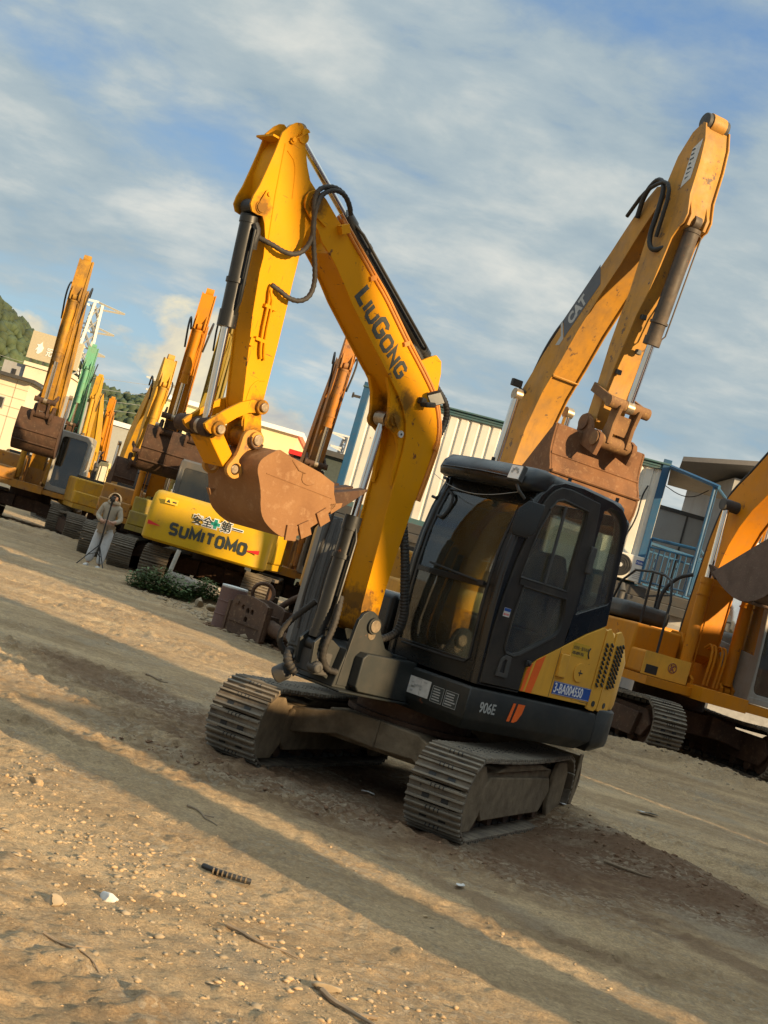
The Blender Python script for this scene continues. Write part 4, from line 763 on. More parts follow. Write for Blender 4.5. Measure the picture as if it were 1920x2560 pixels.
for y0, y1 in ((0.150, 0.180), (-0.03, 0.0)):
    mb = MB(); lug = [(1.37, 2.80), (1.346, 2.765), (1.30, 2.70), (1.272, 2.62), (1.258, 2.56)] + arcs(1.205, 2.535, 0.056, 10, -100, 5) + [(1.14, 2.455), (1.10, 2.40), (1.082, 2.32), (1.075, 2.2), (1.05, 2.12), (1.03, 2.3), (1.05, 2.5), (1.10, 2.62), (1.20, 2.72), (1.32, 2.81)]
    mb.plate(lug, [], y0, y1, 0.002); lg = mb.build('cylinder_lug', Y1, boom)
    if y0 > 0:
        mb = MB(); mb.ycyl(1.204, 2.546, 0.18, 0.196, 0.040, 20); mb.plate(arcs(1.204, 2.546, 0.036, 30, 210, 6) + arcs(1.135, 2.47, 0.026, 210, 390, 6), [], 0.196, 0.206, 0.002); mb.ycyl(1.204, 2.546, 0.206, 0.211, 0.018, 14); mb.build('pin_keeper', Y1, lg)
        mb = MB(); mb.ycyl(1.135, 2.47, 0.206, 0.216, 0.024, 16); mb.mi = 1; mb.ycyl(1.135, 2.47, 0.2162, 0.2175, 0.009, 6); mb.build('washer', [LBL, DTX], lg)
tx = MB(); ca = rad(-34.5); d_ = Vector((-math.cos(ca), math.sin(ca))); s0 = 0.0
for ch, sz, w_, adv in (('L', 0.150, 0.070, 0.030), ('I', 0.122, 0.06, 0.036), ('U', 0.122, 0.074, 0.036), ('G', 0.150, 0.086, 0.036), ('O', 0.122, 0.078, 0.036), ('N', 0.122, 0.074, 0.036), ('G', 0.122, 0.074, 0.03)):
    stroke_word(tx, ch, sz, 0, w_, textM(1.850 + d_.x * s0, 0.2006, 3.182 + d_.y * s0, ca), 0.0008); s0 += (0.001 if ch == 'I' else w_) + adv
tx.build('lettering', simple('boom_lettering', (0.045, 0.05, 0.04), 0.5, var=0.3, scale=40), boom, smooth=False)
mb = MB()                                    # oil pipes along the back of the boom
for dy, off in ((0.205, 0.012), (0.20, 0.040), (0.165, 0.030)):
    pl = inset(back, 0); pth = [(2.12 + off * .4, dy - 0.02, 3.60 + off)] + [(x - off * 0.55 if z > 2.75 else x - off * 0.9, dy, z + (off * 0.8 if z > 2.75 else 0)) for x, z in back[2:16]]
    mb.tube(pth, 0.010, 8, smooth=1)
for i in (4, 7, 10, 13): mb.box((back[i][0], 0.19, back[i][1]), (0.05, 0.06, 0.03), Matrix.Rotation(rad(33 if back[i][1] > 2.8 else 80), 3, 'Y'))
mb.build('oil_pipe', paint('pipe_orange', (0.62, 0.22, 0.02), wear=0.3, dirt=0.3), boom)
mb = MB(); mb.box((1.045, 0.23, 2.735), (0.05, 0.05, 0.045)); mb.box((1.02, 0.27, 2.72), (0.09, 0.07, 0.035), Matrix.Rotation(rad(15), 3, 'Y')); mb.box((0.965, 0.275, 2.785), (0.105, 0.11, 0.03), Matrix.Rotation(rad(-40), 3, 'Y') @ Matrix.Rotation(rad(35), 3, 'X')); bl = mb.build('work_lamp', RUB, boom, bevel=0.008)
mb = MB(); mb.box((0.965, 0.275, 2.785) , (0.085, 0.09, 0.004), Matrix.Rotation(rad(-40), 3, 'Y') @ Matrix.Rotation(rad(35), 3, 'X')); o_ = mb.build('lamp_lens', WHT, bl, smooth=False)
nrm = (Matrix.Rotation(rad(-40), 3, 'Y') @ Matrix.Rotation(rad(35), 3, 'X')) @ Vector((0, 0, 1)); o_.location = nrm * (0.0165 if nrm.y > 0 else -0.0165)
def ram(parent, a, b, yb, r, rr_, frac, name, mat, eye=0.045, cap=None):
    """hydraulic cylinder: body from a to frac, chromed rod on to b"""
    A, B = Vector((a[0], yb, a[1])), Vector((b[0], yb, b[1])); d = (B - A).normalized(); m = A.lerp(B, frac)
    q = MB(); q.tube([A + d * eye, m - d * 0.10, m - d * 0.10, m], [r, r, r * 1.12, r * 1.12], 22); q.tube([A + d * eye * 1.02, A + d * (eye + 0.05)], r * 1.1, 22); q.cyl(m - d * 0.30, m - d * 0.27, r * 1.18, 20); q.ycyl(a[0], a[1], yb - 0.05, yb + 0.05, eye, 18)
    q.tube([A + d * 0.12 + Vector((0, r * 1.1, 0)) , A + d * 0.14 + Vector((0, r * 1.6, 0)), m - d * 0.16 + Vector((0, r * 1.6, 0)), m - d * 0.08 + Vector((0, r * 1.0, 0))], 0.010, 8)
    o = q.build(name, mat, parent); q = MB(); q.cyl(m - d * 0.01, B - d * eye * 0.8, rr_, 20); q.build('piston_rod', CHR, o)
    q = MB(); q.ycyl(b[0], b[1], yb - 0.05, yb + 0.05, eye, 18); q.build('rod_eye', STL, o); return o
CYB = paint('cylinder_black', (0.012, 0.013, 0.013), wear=0.05, dirt=0.05, rough=0.28, dirtcol=(0.07, 0.058, 0.04))
ram(boom, (1.235, 0.94), (1.204, 2.546), 0.075, 0.056, 0.027, 0.565, 'boom_cylinder', CYB, 0.05)
ram(boom, (0.955, 3.035), (2.575, 4.0), 0.075, 0.050, 0.024, 0.665, 'arm_cylinder', CYB, 0.045)
mb = MB()
for y in (0.145, 0.005): mb.plate([(0.84, 2.70), (1.15, 2.96), (1.02, 3.05), (0.96, 3.085), (0.90, 3.06), (0.87, 2.98)], [], y - 0.012, y + 0.012, 0.002)
mb.build('arm_cylinder_lug', Y1, boom)
mb = MB(); mb.tube([(1.16, 0.09, 3.085), (1.10, 0.10, 3.07), (0.98, 0.11, 2.97), (0.83, 0.12, 2.88), (0.70, 0.13, 2.80), (0.665, 0.13, 2.70), (0.70, 0.14, 2.58), (0.745, 0.15, 2.48)], 0.022, 10, smooth=2, rib=0.012); mb.build('hose', RUB, boom)

# --- arm
armp = [(2.741, 3.864), (2.735, 3.915), (2.69, 3.982), (2.655, 4.015), (2.624, 4.026), (2.595, 4.015), (2.572, 3.981), (2.54, 3.903), (2.485, 3.804), (2.435, 3.735), (2.37, 3.70), (2.31, 3.655), (2.298, 3.60), (2.32, 3.52), (2.35, 3.44), (2.358, 3.37), (2.35, 3.26), (2.343, 3.10), (2.333, 2.96), (2.318, 2.70), (2.308, 2.44), (2.302, 2.30)] + arcs(2.302, 2.108, 0.075, 190, 340, 7) + [(2.405, 2.20), (2.455, 2.29), (2.484, 2.43), (2.57, 2.82), (2.609, 3.08), (2.612, 3.17), (2.637, 3.274), (2.675, 3.36), (2.705, 3.395)] + [(2.745, 3.388), (2.785, 3.392), (2.812, 3.43), (2.808, 3.48), (2.786, 3.553), (2.768, 3.661), (2.748, 3.79)]
mb = MB()
for y0, y1 in ((0.150, 0.165), (-0.015, 0.0)): mb.plate(armp, [], y0, y1, 0.002)
corea = armp[8:28] + armp[28:43] + armp[-4:]
mb.prism(inset([(2.735, 3.80), (2.70, 3.88), (2.60, 3.86), (2.50, 3.80), (2.44, 3.72), (2.36, 3.68), (2.33, 3.6), (2.345, 3.50), (2.36, 3.40), (2.35, 3.1), (2.333, 2.9), (2.31, 2.40), (2.305, 2.20), (2.40, 2.20), (2.455, 2.29), (2.484, 2.43), (2.57, 2.82), (2.609, 3.08), (2.612, 3.17), (2.637, 3.274), (2.67, 3.36), (2.72, 3.50), (2.75, 3.65)], 0.008), 0.0, 0.15)
mb.ycyl(2.302, 2.108, -0.05, 0.185, 0.062, 24)
for x0, z0 in ((2.58, 3.955), (2.735, 3.44)):
    mb.ycyl(x0, z0, 0.165, 0.172, 0.040, 20)
mb.plate(arcs(2.575, 3.975, 0.034, -40, 140, 6) + arcs(2.655, 3.905, 0.028, 140, 320, 6), [], 0.172, 0.182, 0.003); mb.ycyl(2.655, 3.905, 0.182, 0.192, 0.015, 12)
mb.plate(arcs(2.735, 3.44, 0.034, 180, 360, 6) + arcs(2.715, 3.53, 0.026, 0, 180, 6), [], 0.172, 0.180, 0.003); mb.ycyl(2.715, 3.53, 0.18, 0.19, 0.014, 12)
# raised weld bead lines on the face
mb.tube([(2.665, 0.1655, 3.83), (2.585, 0.1655, 3.79), (2.555, 0.1655, 3.70), (2.53, 0.1655, 3.58)], 0.004, 5, smooth=1); mb.tube([(2.695, 0.1655, 3.86), (2.66, 0.1655, 3.55), (2.615, 0.1655, 3.28)], 0.004, 5)
mb.tube([(2.42, 0.1655, 2.19), (2.44, 0.1655, 2.38), (2.40, 0.1655, 2.45), (2.34, 0.1655, 2.47)], 0.005, 5, smooth=1)
mb.b2(2.62, 2.785, -0.02, 0.15, 3.872, 3.884)
arm = mb.build('arm', Y1, hero)
mb = MB()
for k in (0, 1): mb.tube([(2.512 - 0.008 * k, 0.182, 3.02), (2.51, 0.186 + 0.012 * k, 2.98), (2.495 - 0.03 * k, 0.186, 2.93), (2.475 - 0.03 * k, 0.186, 2.72), (2.45 - 0.03 * k, 0.186, 2.62), (2.43 - 0.03 * k, 0.182, 2.585)], 0.009, 8, smooth=1)
for z in (2.90, 2.69): mb.box((2.47, 0.178, z), (0.09, 0.03, 0.02))
mb.box((2.53, 0.176, 2.66), (0.03, 0.02, 0.05)); mb.build('oil_pipe', Y1, arm)
ram(arm, (2.735, 3.44), (2.612, 2.085), 0.075, 0.053, 0.026, 0.545, 'bucket_cylinder', CYB, 0.05)
def Q(z): return [(p[0], p[1]) for p in z]
mb = MB()
mb.tube([(2.695, 0.15, 3.27), (2.60, 0.215, 3.25), (2.52, 0.232, 3.235), (2.43, 0.24, 3.255), (2.375, 0.245, 3.32), (2.362, 0.25, 3.42), (2.395, 0.25, 3.52), (2.43, 0.25, 3.60), (2.425, 0.25, 3.68), (2.36, 0.25, 3.73), (2.28, 0.25, 3.75), (2.20, 0.245, 3.735), (2.14, 0.24, 3.69), (2.10, 0.225, 3.65)], 0.0155, 10, smooth=2, rib=0.016)
mb.build('hose', HOSE, arm)
mb = MB(); mb.tube([(2.515, 0.19, 3.03), (2.45, 0.205, 3.015), (2.38, 0.22, 2.99), (2.30, 0.23, 3.00), (2.245, 0.24, 3.05), (2.238, 0.245, 3.14), (2.28, 0.25, 3.24), (2.33, 0.25, 3.34), (2.39, 0.255, 3.46), (2.41, 0.26, 3.58), (2.395, 0.26, 3.66), (2.33, 0.26, 3.72), (2.25, 0.255, 3.74), (2.18, 0.25, 3.72), (2.12, 0.235, 3.67)], 0.0155, 10, smooth=2, rib=0.016); mb.build('hose', HOSE, arm)
mb = MB(); mb.tube([(2.72, 0.14, 3.34), (2.70, 0.16, 3.30), (2.705, 0.16, 3.24), (2.69, 0.15, 3.19)], 0.02, 8, smooth=1); mb.build('hose_elbow', RUB, arm)
# linkage
lk = P['LINK']
for y0, y1 in ((0.172, 0.198), (-0.048, -0.022)):
    mb = MB(); mb.plate(lk, [], y0, y1, 0.003); ln = mb.build('guide_link', Y1, arm)
    for (x, z) in P['LINKPINS']:
        q = MB(); q.ycyl(x, z, y1 - 0.004 if y0 > 0 else y0 - 0.014, y1 + 0.022 if y0 > 0 else y0 + 0.004, 0.046, 20); q.build('link_boss', Y1, ln, bevel=0.003)
        if y0 > 0: q = MB(); q.ycyl(x, z, y1 + 0.022, y1 + 0.042, 0.028, 18); q.build('link_pin', STL, ln, bevel=0.003)
px_, pz_ = P['LINKPINS'][0]
mb = MB()
for k in range(4): mb.ycyl(px_, pz_, -0.20 + 0.085 * k, -0.12 + 0.085 * k, 0.060 if k % 2 else 0.054, 22)
mb.build('link_barrel', RSD, arm, bevel=0.004)
e2 = P['EARPINS'][1]; d = Vector((e2[0] - px_, e2[1] - pz_)).normalized(); nn = Vector((-d.y, d.x))
a = Vector((px_, pz_)) + d * 0.04; b = Vector(e2) - d * 0.035
mb = MB(); mb.prism([tuple(a + nn * 0.05), tuple(b + nn * 0.048), tuple(b - nn * 0.048), tuple(a - nn * 0.05)], -0.06, 0.150); mb.build('bucket_link', Y1, arm, bevel=0.006)
# bucket
bk = thing_b = None
BP = P['BUCKET']
shell = smooth_poly(BP[0:17], False, 1); bw0, bw1 = -0.20, 0.35
mb = MB(); th = inset(shell + [(1.9, 1.9)], 0.016)[:len(shell)]
mb.loft([[(shell[i][0], bw0 + 0.012, shell[i][1]), (shell[i][0], bw1 - 0.012, shell[i][1]), (th[i][0], bw1 - 0.012, th[i][1]), (th[i][0], bw0 + 0.012, th[i][1])] for i in range(len(shell))])
side = smooth_poly(BP[:17], False, 1) + [(1.69, 1.93), (1.715, 1.995), (1.85, 2.03), (2.113, 2.062), (2.21, 2.08)]
for y0, y1 in ((bw1 - 0.014, bw1), (bw0, bw0 + 0.014)): mb.plate(side, [], y0, y1, 0.002)
mb.prism([(2.27, 1.915), (1.70, 1.895), (1.70, 1.90), (2.27, 1.92)], bw1, bw1 + 0.004)
mb.prism([(1.67, 1.80), (1.60, 1.86), (1.60, 1.89), (1.70, 1.86)], bw0, bw1)
for x, z, a_ in ((1.735, 1.765, 40), (1.855, 1.655, 33), (1.955, 1.61, 8)): mb.box((x, bw1 + 0.007, z), (0.085, 0.016, 0.095), Matrix.Rotation(rad(a_), 3, 'Y'))
mb.tube([(2.10, bw1, 2.045), (2.03, bw1 + 0.004, 2.0), (1.97, bw1 + 0.004, 1.995)], 0.005, 5); mb.tube([(1.99, bw1 + .002, 1.99), (1.985, bw1 + .002, 1.94), (1.93, bw1 + .002, 1.925), (1.88, bw1 + .002, 1.95)], 0.004, 5, smooth=1)
mb.plate([(2.30, 1.75), (2.36, 1.74), (2.33, 1.70)], [], -0.08, -0.05, 0.002)
bucket = mb.build('bucket', RSL, hero, ang=35)
for k in range(4):
    yc = bw0 + 0.06 + (bw1 - bw0 - 0.12) * k / 3
    mb = MB(); R5 = 0.05
    mb.loft([[(1.68, yc - R5, 1.94), (1.68, yc + R5, 1.94), (1.655, yc + R5, 1.83), (1.655, yc - R5, 1.83)], [(1.60, yc - R5, 1.965), (1.60, yc + R5, 1.965), (1.575, yc + R5, 1.865), (1.575, yc - R5, 1.865)], [(1.53, yc - 0.038, 1.985), (1.53, yc + 0.038, 1.985), (1.505, yc + 0.038, 1.915), (1.505, yc - 0.038, 1.915)], [(1.40, yc - 0.042, 2.03), (1.40, yc + 0.042, 2.03), (1.395, yc + 0.042, 2.018), (1.395, yc - 0.042, 2.018)]])
    mb.build('tooth', RSD, bucket, bevel=0.005)
for y0, y1 in ((0.168, 0.198), (-0.070, -0.040)):
    mb = MB(); mb.plate(smooth_poly(P['EAR'], True, 1), [circ(2.387, 1.888, 0.036, 16)], y0, y1, 0.003)
    if y0 > 0: mb.ycyl(2.308, 2.101, 0.196, 0.222, 0.050, 22)
    er = mb.build('bucket_ear', paint('ear_worn_yellow', (0.5, 0.24, 0.03), wear=0.8, dirt=0.4, rough=0.6, wearcol=(0.22, 0.11, 0.05)), bucket)
    if y0 > 0:
        mb = MB(); mb.ycyl(2.308, 2.101, 0.222, 0.238, 0.034, 20); mb.build('bucket_pin', STL, er, bevel=0.003); mb = MB(); mb.ycyl(2.387, 1.888, 0.12, 0.19, 0.028, 16); mb.build('bucket_pin', STL, er, bevel=0.003)
        mb = MB(); ro = random.Random(3)
        for k in range(5): mb.tube([(2.308 + 0.05 * math.cos(a0), 0.225, 2.101 + 0.05 * math.sin(a0)) for a0 in [rad(200 + 30 * k + 12 * j) for j in range(5)]], 0.008, 5)
        mb.build('frayed_seal', RSD, er)
# hoses at the foot of the boom
for i, (dx, r_) in enumerate(((0.0, 0.024), (0.055, 0.026), (0.11, 0.024))):
    mb = MB(); mb.tube([(0.80 - dx * .6, 0.15 - 0.05 * i, 1.86 + 0.05 * i), (0.745 - dx, 0.19 - 0.04 * i, 1.65), (0.69 - dx, 0.21 - 0.04 * i, 1.45), (0.63 - dx, 0.22 - 0.04 * i, 1.27), (0.65 - dx, 0.21 - 0.04 * i, 1.14), (0.78 - dx, 0.19 - 0.05 * i, 1.07), (0.86, 0.17 - 0.05 * i, 1.02)], r_, 10, smooth=2, rib=0.012); mb.build('hose', HOSE, hero)
for pts, r_ in (([(1.20, 0.155, 1.30), (1.22, 0.19, 1.20), (1.24, 0.21, 1.08), (1.26, 0.20, 0.96), (1.24, 0.19, 0.86), (1.16, 0.18, 0.80), (1.10, 0.22, 0.80)], 0.022), ([(1.22, -0.05, 1.22), (1.30, -0.16, 1.05), (1.34, -0.20, 0.92), (1.26, -0.16, 0.80), (1.14, -0.1, 0.78)], 0.022), ([(1.30, -0.08, 0.86), (1.36, -0.02, 0.78), (1.30, 0.05, 0.72)], 0.03)):
    mb = MB(); mb.tube(pts, r_, 10, smooth=2, rib=0.014); mb.build('hose', HOSE, hero)
mb = MB(); mb.box((1.20, 0.06, 0.83), (0.14, 0.22, 0.16)); mb.cyl((1.20, 0.10, 0.82), (1.28, 0.21, 0.80), 0.04, 12); mb.ycyl(1.27, 0.80, 0.12, 0.22, 0.035); mb.cyl((1.30, -0.05, 0.72), (1.33, -0.12, 0.66), 0.06, 14); mb.build('swivel_valve', DGY, hero, bevel=0.012)
# ------------------------------------------------------------------ the larger excavators parked behind
def limb(pts, th):
    up, dn = [], []
    for i, p in enumerate(pts):
        a, b = Vector(pts[max(0, i - 1)]), Vector(pts[min(len(pts) - 1, i + 1)]); d = (b - a).normalized(); n_ = Vector((-d.y, d.x)); up.append(tuple(Vector(p) + n_ * th[i])); dn.append(tuple(Vector(p) - n_ * th[i]))
    return up + dn[::-1]
def boxlimb(poly, y0, y1, mat, name, parent, extra=None):
    mb = MB(); t_ = 0.02
    for a, b in ((y0, y0 + t_), (y1 - t_, y1)): mb.plate(poly, [], a, b, 0.003)
    mb.prism(inset(poly, 0.03), y0 + t_, y1 - t_)
    if extra: extra(mb)
    return mb.build(name, mat, parent)
TRACKS = {}
def big_track(sc, detail):
    k = (round(sc, 3), detail)
    if k not in TRACKS:
        mb = MB(); track_mesh(mb, 1.55 * sc, 0.40 * sc, 0.60 * sc, 0.19 * sc, 0.03, 0.03, None, 3, 0.05, detail)
        o = mb.build('track', [TRK, RUB, GRS], None); TRACKS[k] = o.data; bpy.data.objects.remove(o)
    return TRACKS[k]
DEF = dict(F=(0.30, 1.75), boom=[(0.30, 1.70), (0.45, 3.2), (0.85, 4.45), (1.55, 5.7), (2.45, 6.95)], bth=[0.22, 0.36, 0.42, 0.34, 0.17],
           arm=[(3.05, 7.75), (2.95, 7.1), (2.80, 6.4), (2.62, 5.2), (2.52, 4.15)], ath=[0.13, 0.24, 0.26, 0.20, 0.12], A1=(2.52, 4.15), link=(2.25, 4.55), rod=(2.98, 4.30), cyl0=(3.22, 6.75))
def make_cab(par, x0, x1, y0, y1, z0, z1, mat, gl, slope=0.10):
    mb = MB(); h = z1 - z0; x1t = x1 - slope * h * 0.5
    prof = [(x0, z0), (x1, z0), (x1 + 0.02, z0 + 0.35 * h), (x1t + 0.03, z1 - 0.18), (x1t - 0.10, z1 - 0.02), (x1t - 0.3, z1), (x0 + 0.15, z1), (x0 + 0.03, z1 - 0.06), (x0, z1 - 0.2)]
    wy = [(x0 + 0.55, z0 + 0.62 * h * 0.8), (x1 - 0.13, z0 + 0.42 * h), (x1t - 0.10, z1 - 0.22), (x1t - 0.25, z1 - 0.16), (x0 + 0.58, z1 - 0.16)]
    wr = [(x0 + 0.1, z0 + 0.55 * h), (x0 + 0.46, z0 + 0.55 * h), (x0 + 0.46, z1 - 0.18), (x0 + 0.14, z1 - 0.18)]
    for ya, yb in ((y1 - 0.05, y1), (y0, y0 + 0.05)): mb.plate(prof, [wy, wr], ya, yb, 0.012)
    mb.prism([(x0 + 0.02, z1 - 0.10), (x1t - 0.06, z1 - 0.10), (x1t - 0.16, z1 + 0.005), (x0 + 0.12, z1 + 0.02)], y0 + 0.02, y1 - 0.02); mb.b2(x0, x1, y0 + .05, y1 - .05, z0, z0 + 0.10)
    # front frame and rear frame, each with its opening
    dx = x1t - x1; Mf = Matrix(((0, dx / h, 1, x1 - 0.03), (1, 0, 0, 0), (0, 1, 0, z0), (0, 0, 0, 1)))
    win = rrect(y0 + 0.09, 0.16, y1 - 0.09, h - 0.17, 0.10); mb.plate(rrect(y0 + 0.01, 0.0, y1 - 0.01, h - 0.02, 0.06), [win], 0, 0.05, 0.01, M=Mf)
    Mb_ = Matrix(((0, 0, 1, x0 + 0.03), (1, 0, 0, 0), (0, 1, 0, z0), (0, 0, 0, 1))); wb = rrect(y0 + 0.12, h * 0.45, y1 - 0.12, h - 0.18, 0.07); mb.plate(rrect(y0 + 0.01, 0.0, y1 - 0.01, h - 0.02, 0.06), [wb], 0, 0.05, 0.01, M=Mb_)
    c = mb.build('cab', mat, par, bevel=0.01)
    q = MB(); q.plate(win, [], 0, 0.006, M=Mf); q.build('windscreen', gl, c, smooth=False)
    q = MB(); q.plate(wb, [], 0, 0.006, M=Mb_); q.build('rear_window', gl, c, smooth=False)
    for yy in (y1 - 0.02, y0 + 0.02):
        for w_ in (wy, wr): q = MB(); q.plate(w_, [], yy - 0.003, yy + 0.003); q.build('side_window', gl, c, smooth=False)
    q = MB(); xm = (x0 + x1) / 2; ym = (y0 + y1) / 2; q.b2(xm - 0.35, xm + 0.15, ym - 0.25, ym + 0.25, z0 + 0.45, z0 + 0.6); q.loft([[(xm - 0.30, ym - 0.25, z0 + 0.6), (xm - 0.30, ym + 0.25, z0 + 0.6), (xm - 0.42, ym + 0.25, z0 + 0.6), (xm - 0.42, ym - 0.25, z0 + 0.6)], [(xm - 0.42, ym - 0.15, z0 + 1.35), (xm - 0.42, ym + 0.15, z0 + 1.35), (xm - 0.5, ym + 0.15, z0 + 1.35), (xm - 0.5, ym - 0.15, z0 + 1.35)]]); q.b2(xm - 0.3, xm, ym - 0.2, ym + 0.2, z0 + 0.1, z0 + 0.45); q.build('seat', PNL, c, bevel=0.03)
    q = MB(); q.tube([(x1 + 0.0, y0 + 0.2, z0 + 0.45 * h), (x1t + 0.06, y0 + 0.16, z1 - 0.35)], 0.012, 6); q.build('wiper', RUB, c)
    return c
def bucket_big(par, prof, w, mat, tooth_mat, lip):
    mb = MB(); sh = smooth_poly(prof, False, 1); th = inset(sh + [((sh[0][0] + sh[-1][0]) / 2, (sh[0][1] + sh[-1][1]) / 2)], 0.03)[:len(sh)]
    mb.loft([[(sh[i][0], -w, sh[i][1]), (sh[i][0], w, sh[i][1]), (th[i][0], w, th[i][1]), (th[i][0], -w, th[i][1])] for i in range(len(sh))])
    for y in (-w, w): mb.plate(sh, [], y - 0.02, y + 0.02, 0.004)
    for k in (len(prof) // 3, len(prof) // 2): mb.tube([(prof[k][0] + 0.01, -w, prof[k][1]), (prof[k][0] + 0.01, w, prof[k][1])], 0.022, 6)
    b = mb.build('bucket', mat, par, ang=30)
    d = (Vector(sh[-1]) - Vector(sh[-3])).normalized(); n_ = Vector((-d.y, d.x))
    for k in range(5):
        y = -w + 0.08 + (2 * w - 0.16) * k / 4; q = MB(); e = Vector(sh[-1])
        q.loft([[((e + n_ * s1 * h_ + d * l_).x, y + s2 * ww, (e + n_ * s1 * h_ + d * l_).y) for s1, s2 in ((-1, -1), (-1, 1), (1, 1), (1, -1))] for l_, h_, ww in ((-0.10, 0.06, 0.06), (0.06, 0.06, 0.055), (0.24, 0.012, 0.05))])
        q.build('tooth', tooth_mat, b)
    return b
def excavator(label, x, y, facing, col, cabcol=CABG, sc=1.0, pose=None, swing=0.0, group='excavators parked in the yard', bucket_mat=RSD, detail=False, z=0.0, cabglass=None, armcol=None, front=True, rods=True, cylcol=None, boompoly=None, armpoly=None, bw=0.21, buck=None, buckw=0.62, hoodmat=None, name='excavator', cabbox=None, tool=True):
    po = dict(DEF); po.update(pose or {})
    a = rad(facing); root = thing(name, label, 'excavator', (x, y, z), math.atan2(-math.cos(a), math.sin(a)), group); root.scale = (sc, sc, sc)
    SW = Matrix.Rotation(rad(swing), 4, 'Z')
    for s in (1, -1):
        t_ = bpy.data.objects.new('track', big_track(1.0, detail)); COL.objects.link(t_); t_.parent = root; t_.matrix_local = SW @ Matrix.Translation((0, s * 1.15, 0.03))
        mb = MB(); mb.prism([(-1.5, 0.2), (1.5, 0.2), (1.68, 0.42), (1.5, 0.64), (-1.5, 0.64), (-1.68, 0.42)], -0.17, 0.17); mb.prism([(-1.2, 0.16), (1.3, 0.16), (1.4, 0.55), (-1.2, 0.6)], -0.24 if s < 0 else 0.17, -0.17 if s < 0 else 0.24)
        for xx in (1.55, -1.55): mb.ycyl(xx, 0.40, -0.1, 0.1, 0.34, 20)
        for k in range(7): mb.ycyl(-1.2 + 0.4 * k, 0.16, -0.16, 0.16, 0.09, 10)
        f = mb.build('track_frame', RSD, t_, bevel=0.012)
    mb = MB(); mb.T = SW; mb.prism_z([(-0.8, -0.9), (0.8, -0.9), (0.8, 0.9), (-0.8, 0.9)], 0.42, 0.78)
    for s in (1, -1):
        for q in (1, -1): mb.loft([[(q * 0.75 - 0.2, s * yy, z0), (q * 0.75 + 0.2, s * yy, z0), (q * 0.75 + 0.2, s * yy, z1), (q * 0.75 - 0.2, s * yy, z1)] for yy, z0, z1 in ((0.3, 0.45, 0.80), (0.7, 0.42, 0.74), (1.05, 0.34, 0.62))])
    mb.cyl((0, 0, 0.78), (0, 0, 1.0), 0.62, 28); mb.build('chassis', RSD, root, bevel=0.015)
    # revolving platform
    mb = MB(); mb.b2(-2.1, 1.55, -0.45, 0.45, 1.0, 1.22); mb.b2(-2.1, 1.25, -1.32, -0.4, 1.02, 1.16); mb.b2(-2.1, 1.45, 0.4, 1.36, 1.02, 1.16)
    for s in (1, -1): mb.plate([(-0.1, 1.2), (-0.15, 1.7), (0.15, 2.0), (0.45, 2.0), (0.75, 1.55), (0.85, 1.22)], [], s * 0.34 - 0.04, s * 0.34 + 0.04, 0.006)
    for s in (1, -1):
        for q in (-0.12, 0.12): mb.plate([(0.62, 1.0), (0.95, 1.0), (0.98, 1.3), (0.9, 1.36), (0.75, 1.34)], [], s * 0.42 + q - 0.03, s * 0.42 + q + 0.03, 0.004)
    mb.build('platform', col, root, bevel=0.012)
    if tool:
        mb = MB(); mb.b2(-0.35, 1.05, -1.33, -0.46, 1.165, 1.55); mb.b2(-0.9, 0.60, -1.34, -0.45, 1.165, 1.95); mb.build('tool_box', hoodmat or col, root, bevel=0.04, seg=3)
    arc = [(-2.05 - 0.85 * math.cos(rad(q)) ** 0.7, 1.36 * (abs(math.sin(rad(q))) ** 0.55) * (1 if q >= 0 else -1)) for q in range(90, -91, -12)]
    def rg(zz, d): return [(p[0], p[1], zz) for p in inset(arc, d)]
    mb = MB(); mb.loft([rg(0.98, 0.08), rg(1.05, 0.0), rg(1.95, 0.0), rg(2.05, 0.05), rg(2.08, 0.14)]); mb.build('counterweight', col, root, bevel=0.01)
    mb = MB(); mb.b2(-2.02, -0.95, -1.33, 1.33, 1.165, 1.98); mb.build('engine_hood', hoodmat or col, root, bevel=0.06, seg=3)
    mb = MB(); mb.cyl((-1.4, -0.6, 1.98), (-1.4, -0.6, 2.45), 0.07, 12); mb.cyl((-1.4, -0.6, 2.45), (-1.48, -0.6, 2.58), 0.07, 12); mb.b2(-1.8, -1.1, -1.1, -0.2, 1.98, 2.06); mb.build('exhaust_pipe', DGY, root)
    cb = cabbox or (-0.55, 1.28, 0.47, 1.40, 1.18, 3.0)
    make_cab(root, *cb, cabcol, cabglass or GLD)
    if not front: return root
    bp = boompoly or limb(po['boom'], po['bth'])
    bm_ = boxlimb(bp, -bw, bw, armcol or col, 'boom', root)
    ap = armpoly or limb(po['arm'], po['ath'])
    def arm_x(m_):
        n_ = len(po['arm']); A0 = po['arm'][0]; m_.ycyl(A0[0] - 0.02, A0[1] + 0.02, -0.10, 0.10, 0.12, 14)
        for s in (1, -1): m_.plate([(po['cyl0'][0] - 0.40, po['cyl0'][1] - 0.25), (po['cyl0'][0] - 0.18, po['cyl0'][1] + 0.62), (po['cyl0'][0] + 0.08, po['cyl0'][1] + 0.05), (po['cyl0'][0] + 0.05, po['cyl0'][1] - 0.08)], [], s * 0.12 - 0.02, s * 0.12 + 0.02, 0.003)
    am = boxlimb(ap, -bw + 0.02, bw - 0.02, armcol or col, 'arm', root, arm_x)
    cm = cylcol or armcol or col
    for s in (1, -1): ram(root, (0.84, 1.22), po.get('bcyl', (0.88, 4.05)), s * 0.42, 0.085, 0.055, po.get('bfrac', 0.6), 'boom_cylinder', cm, 0.08)
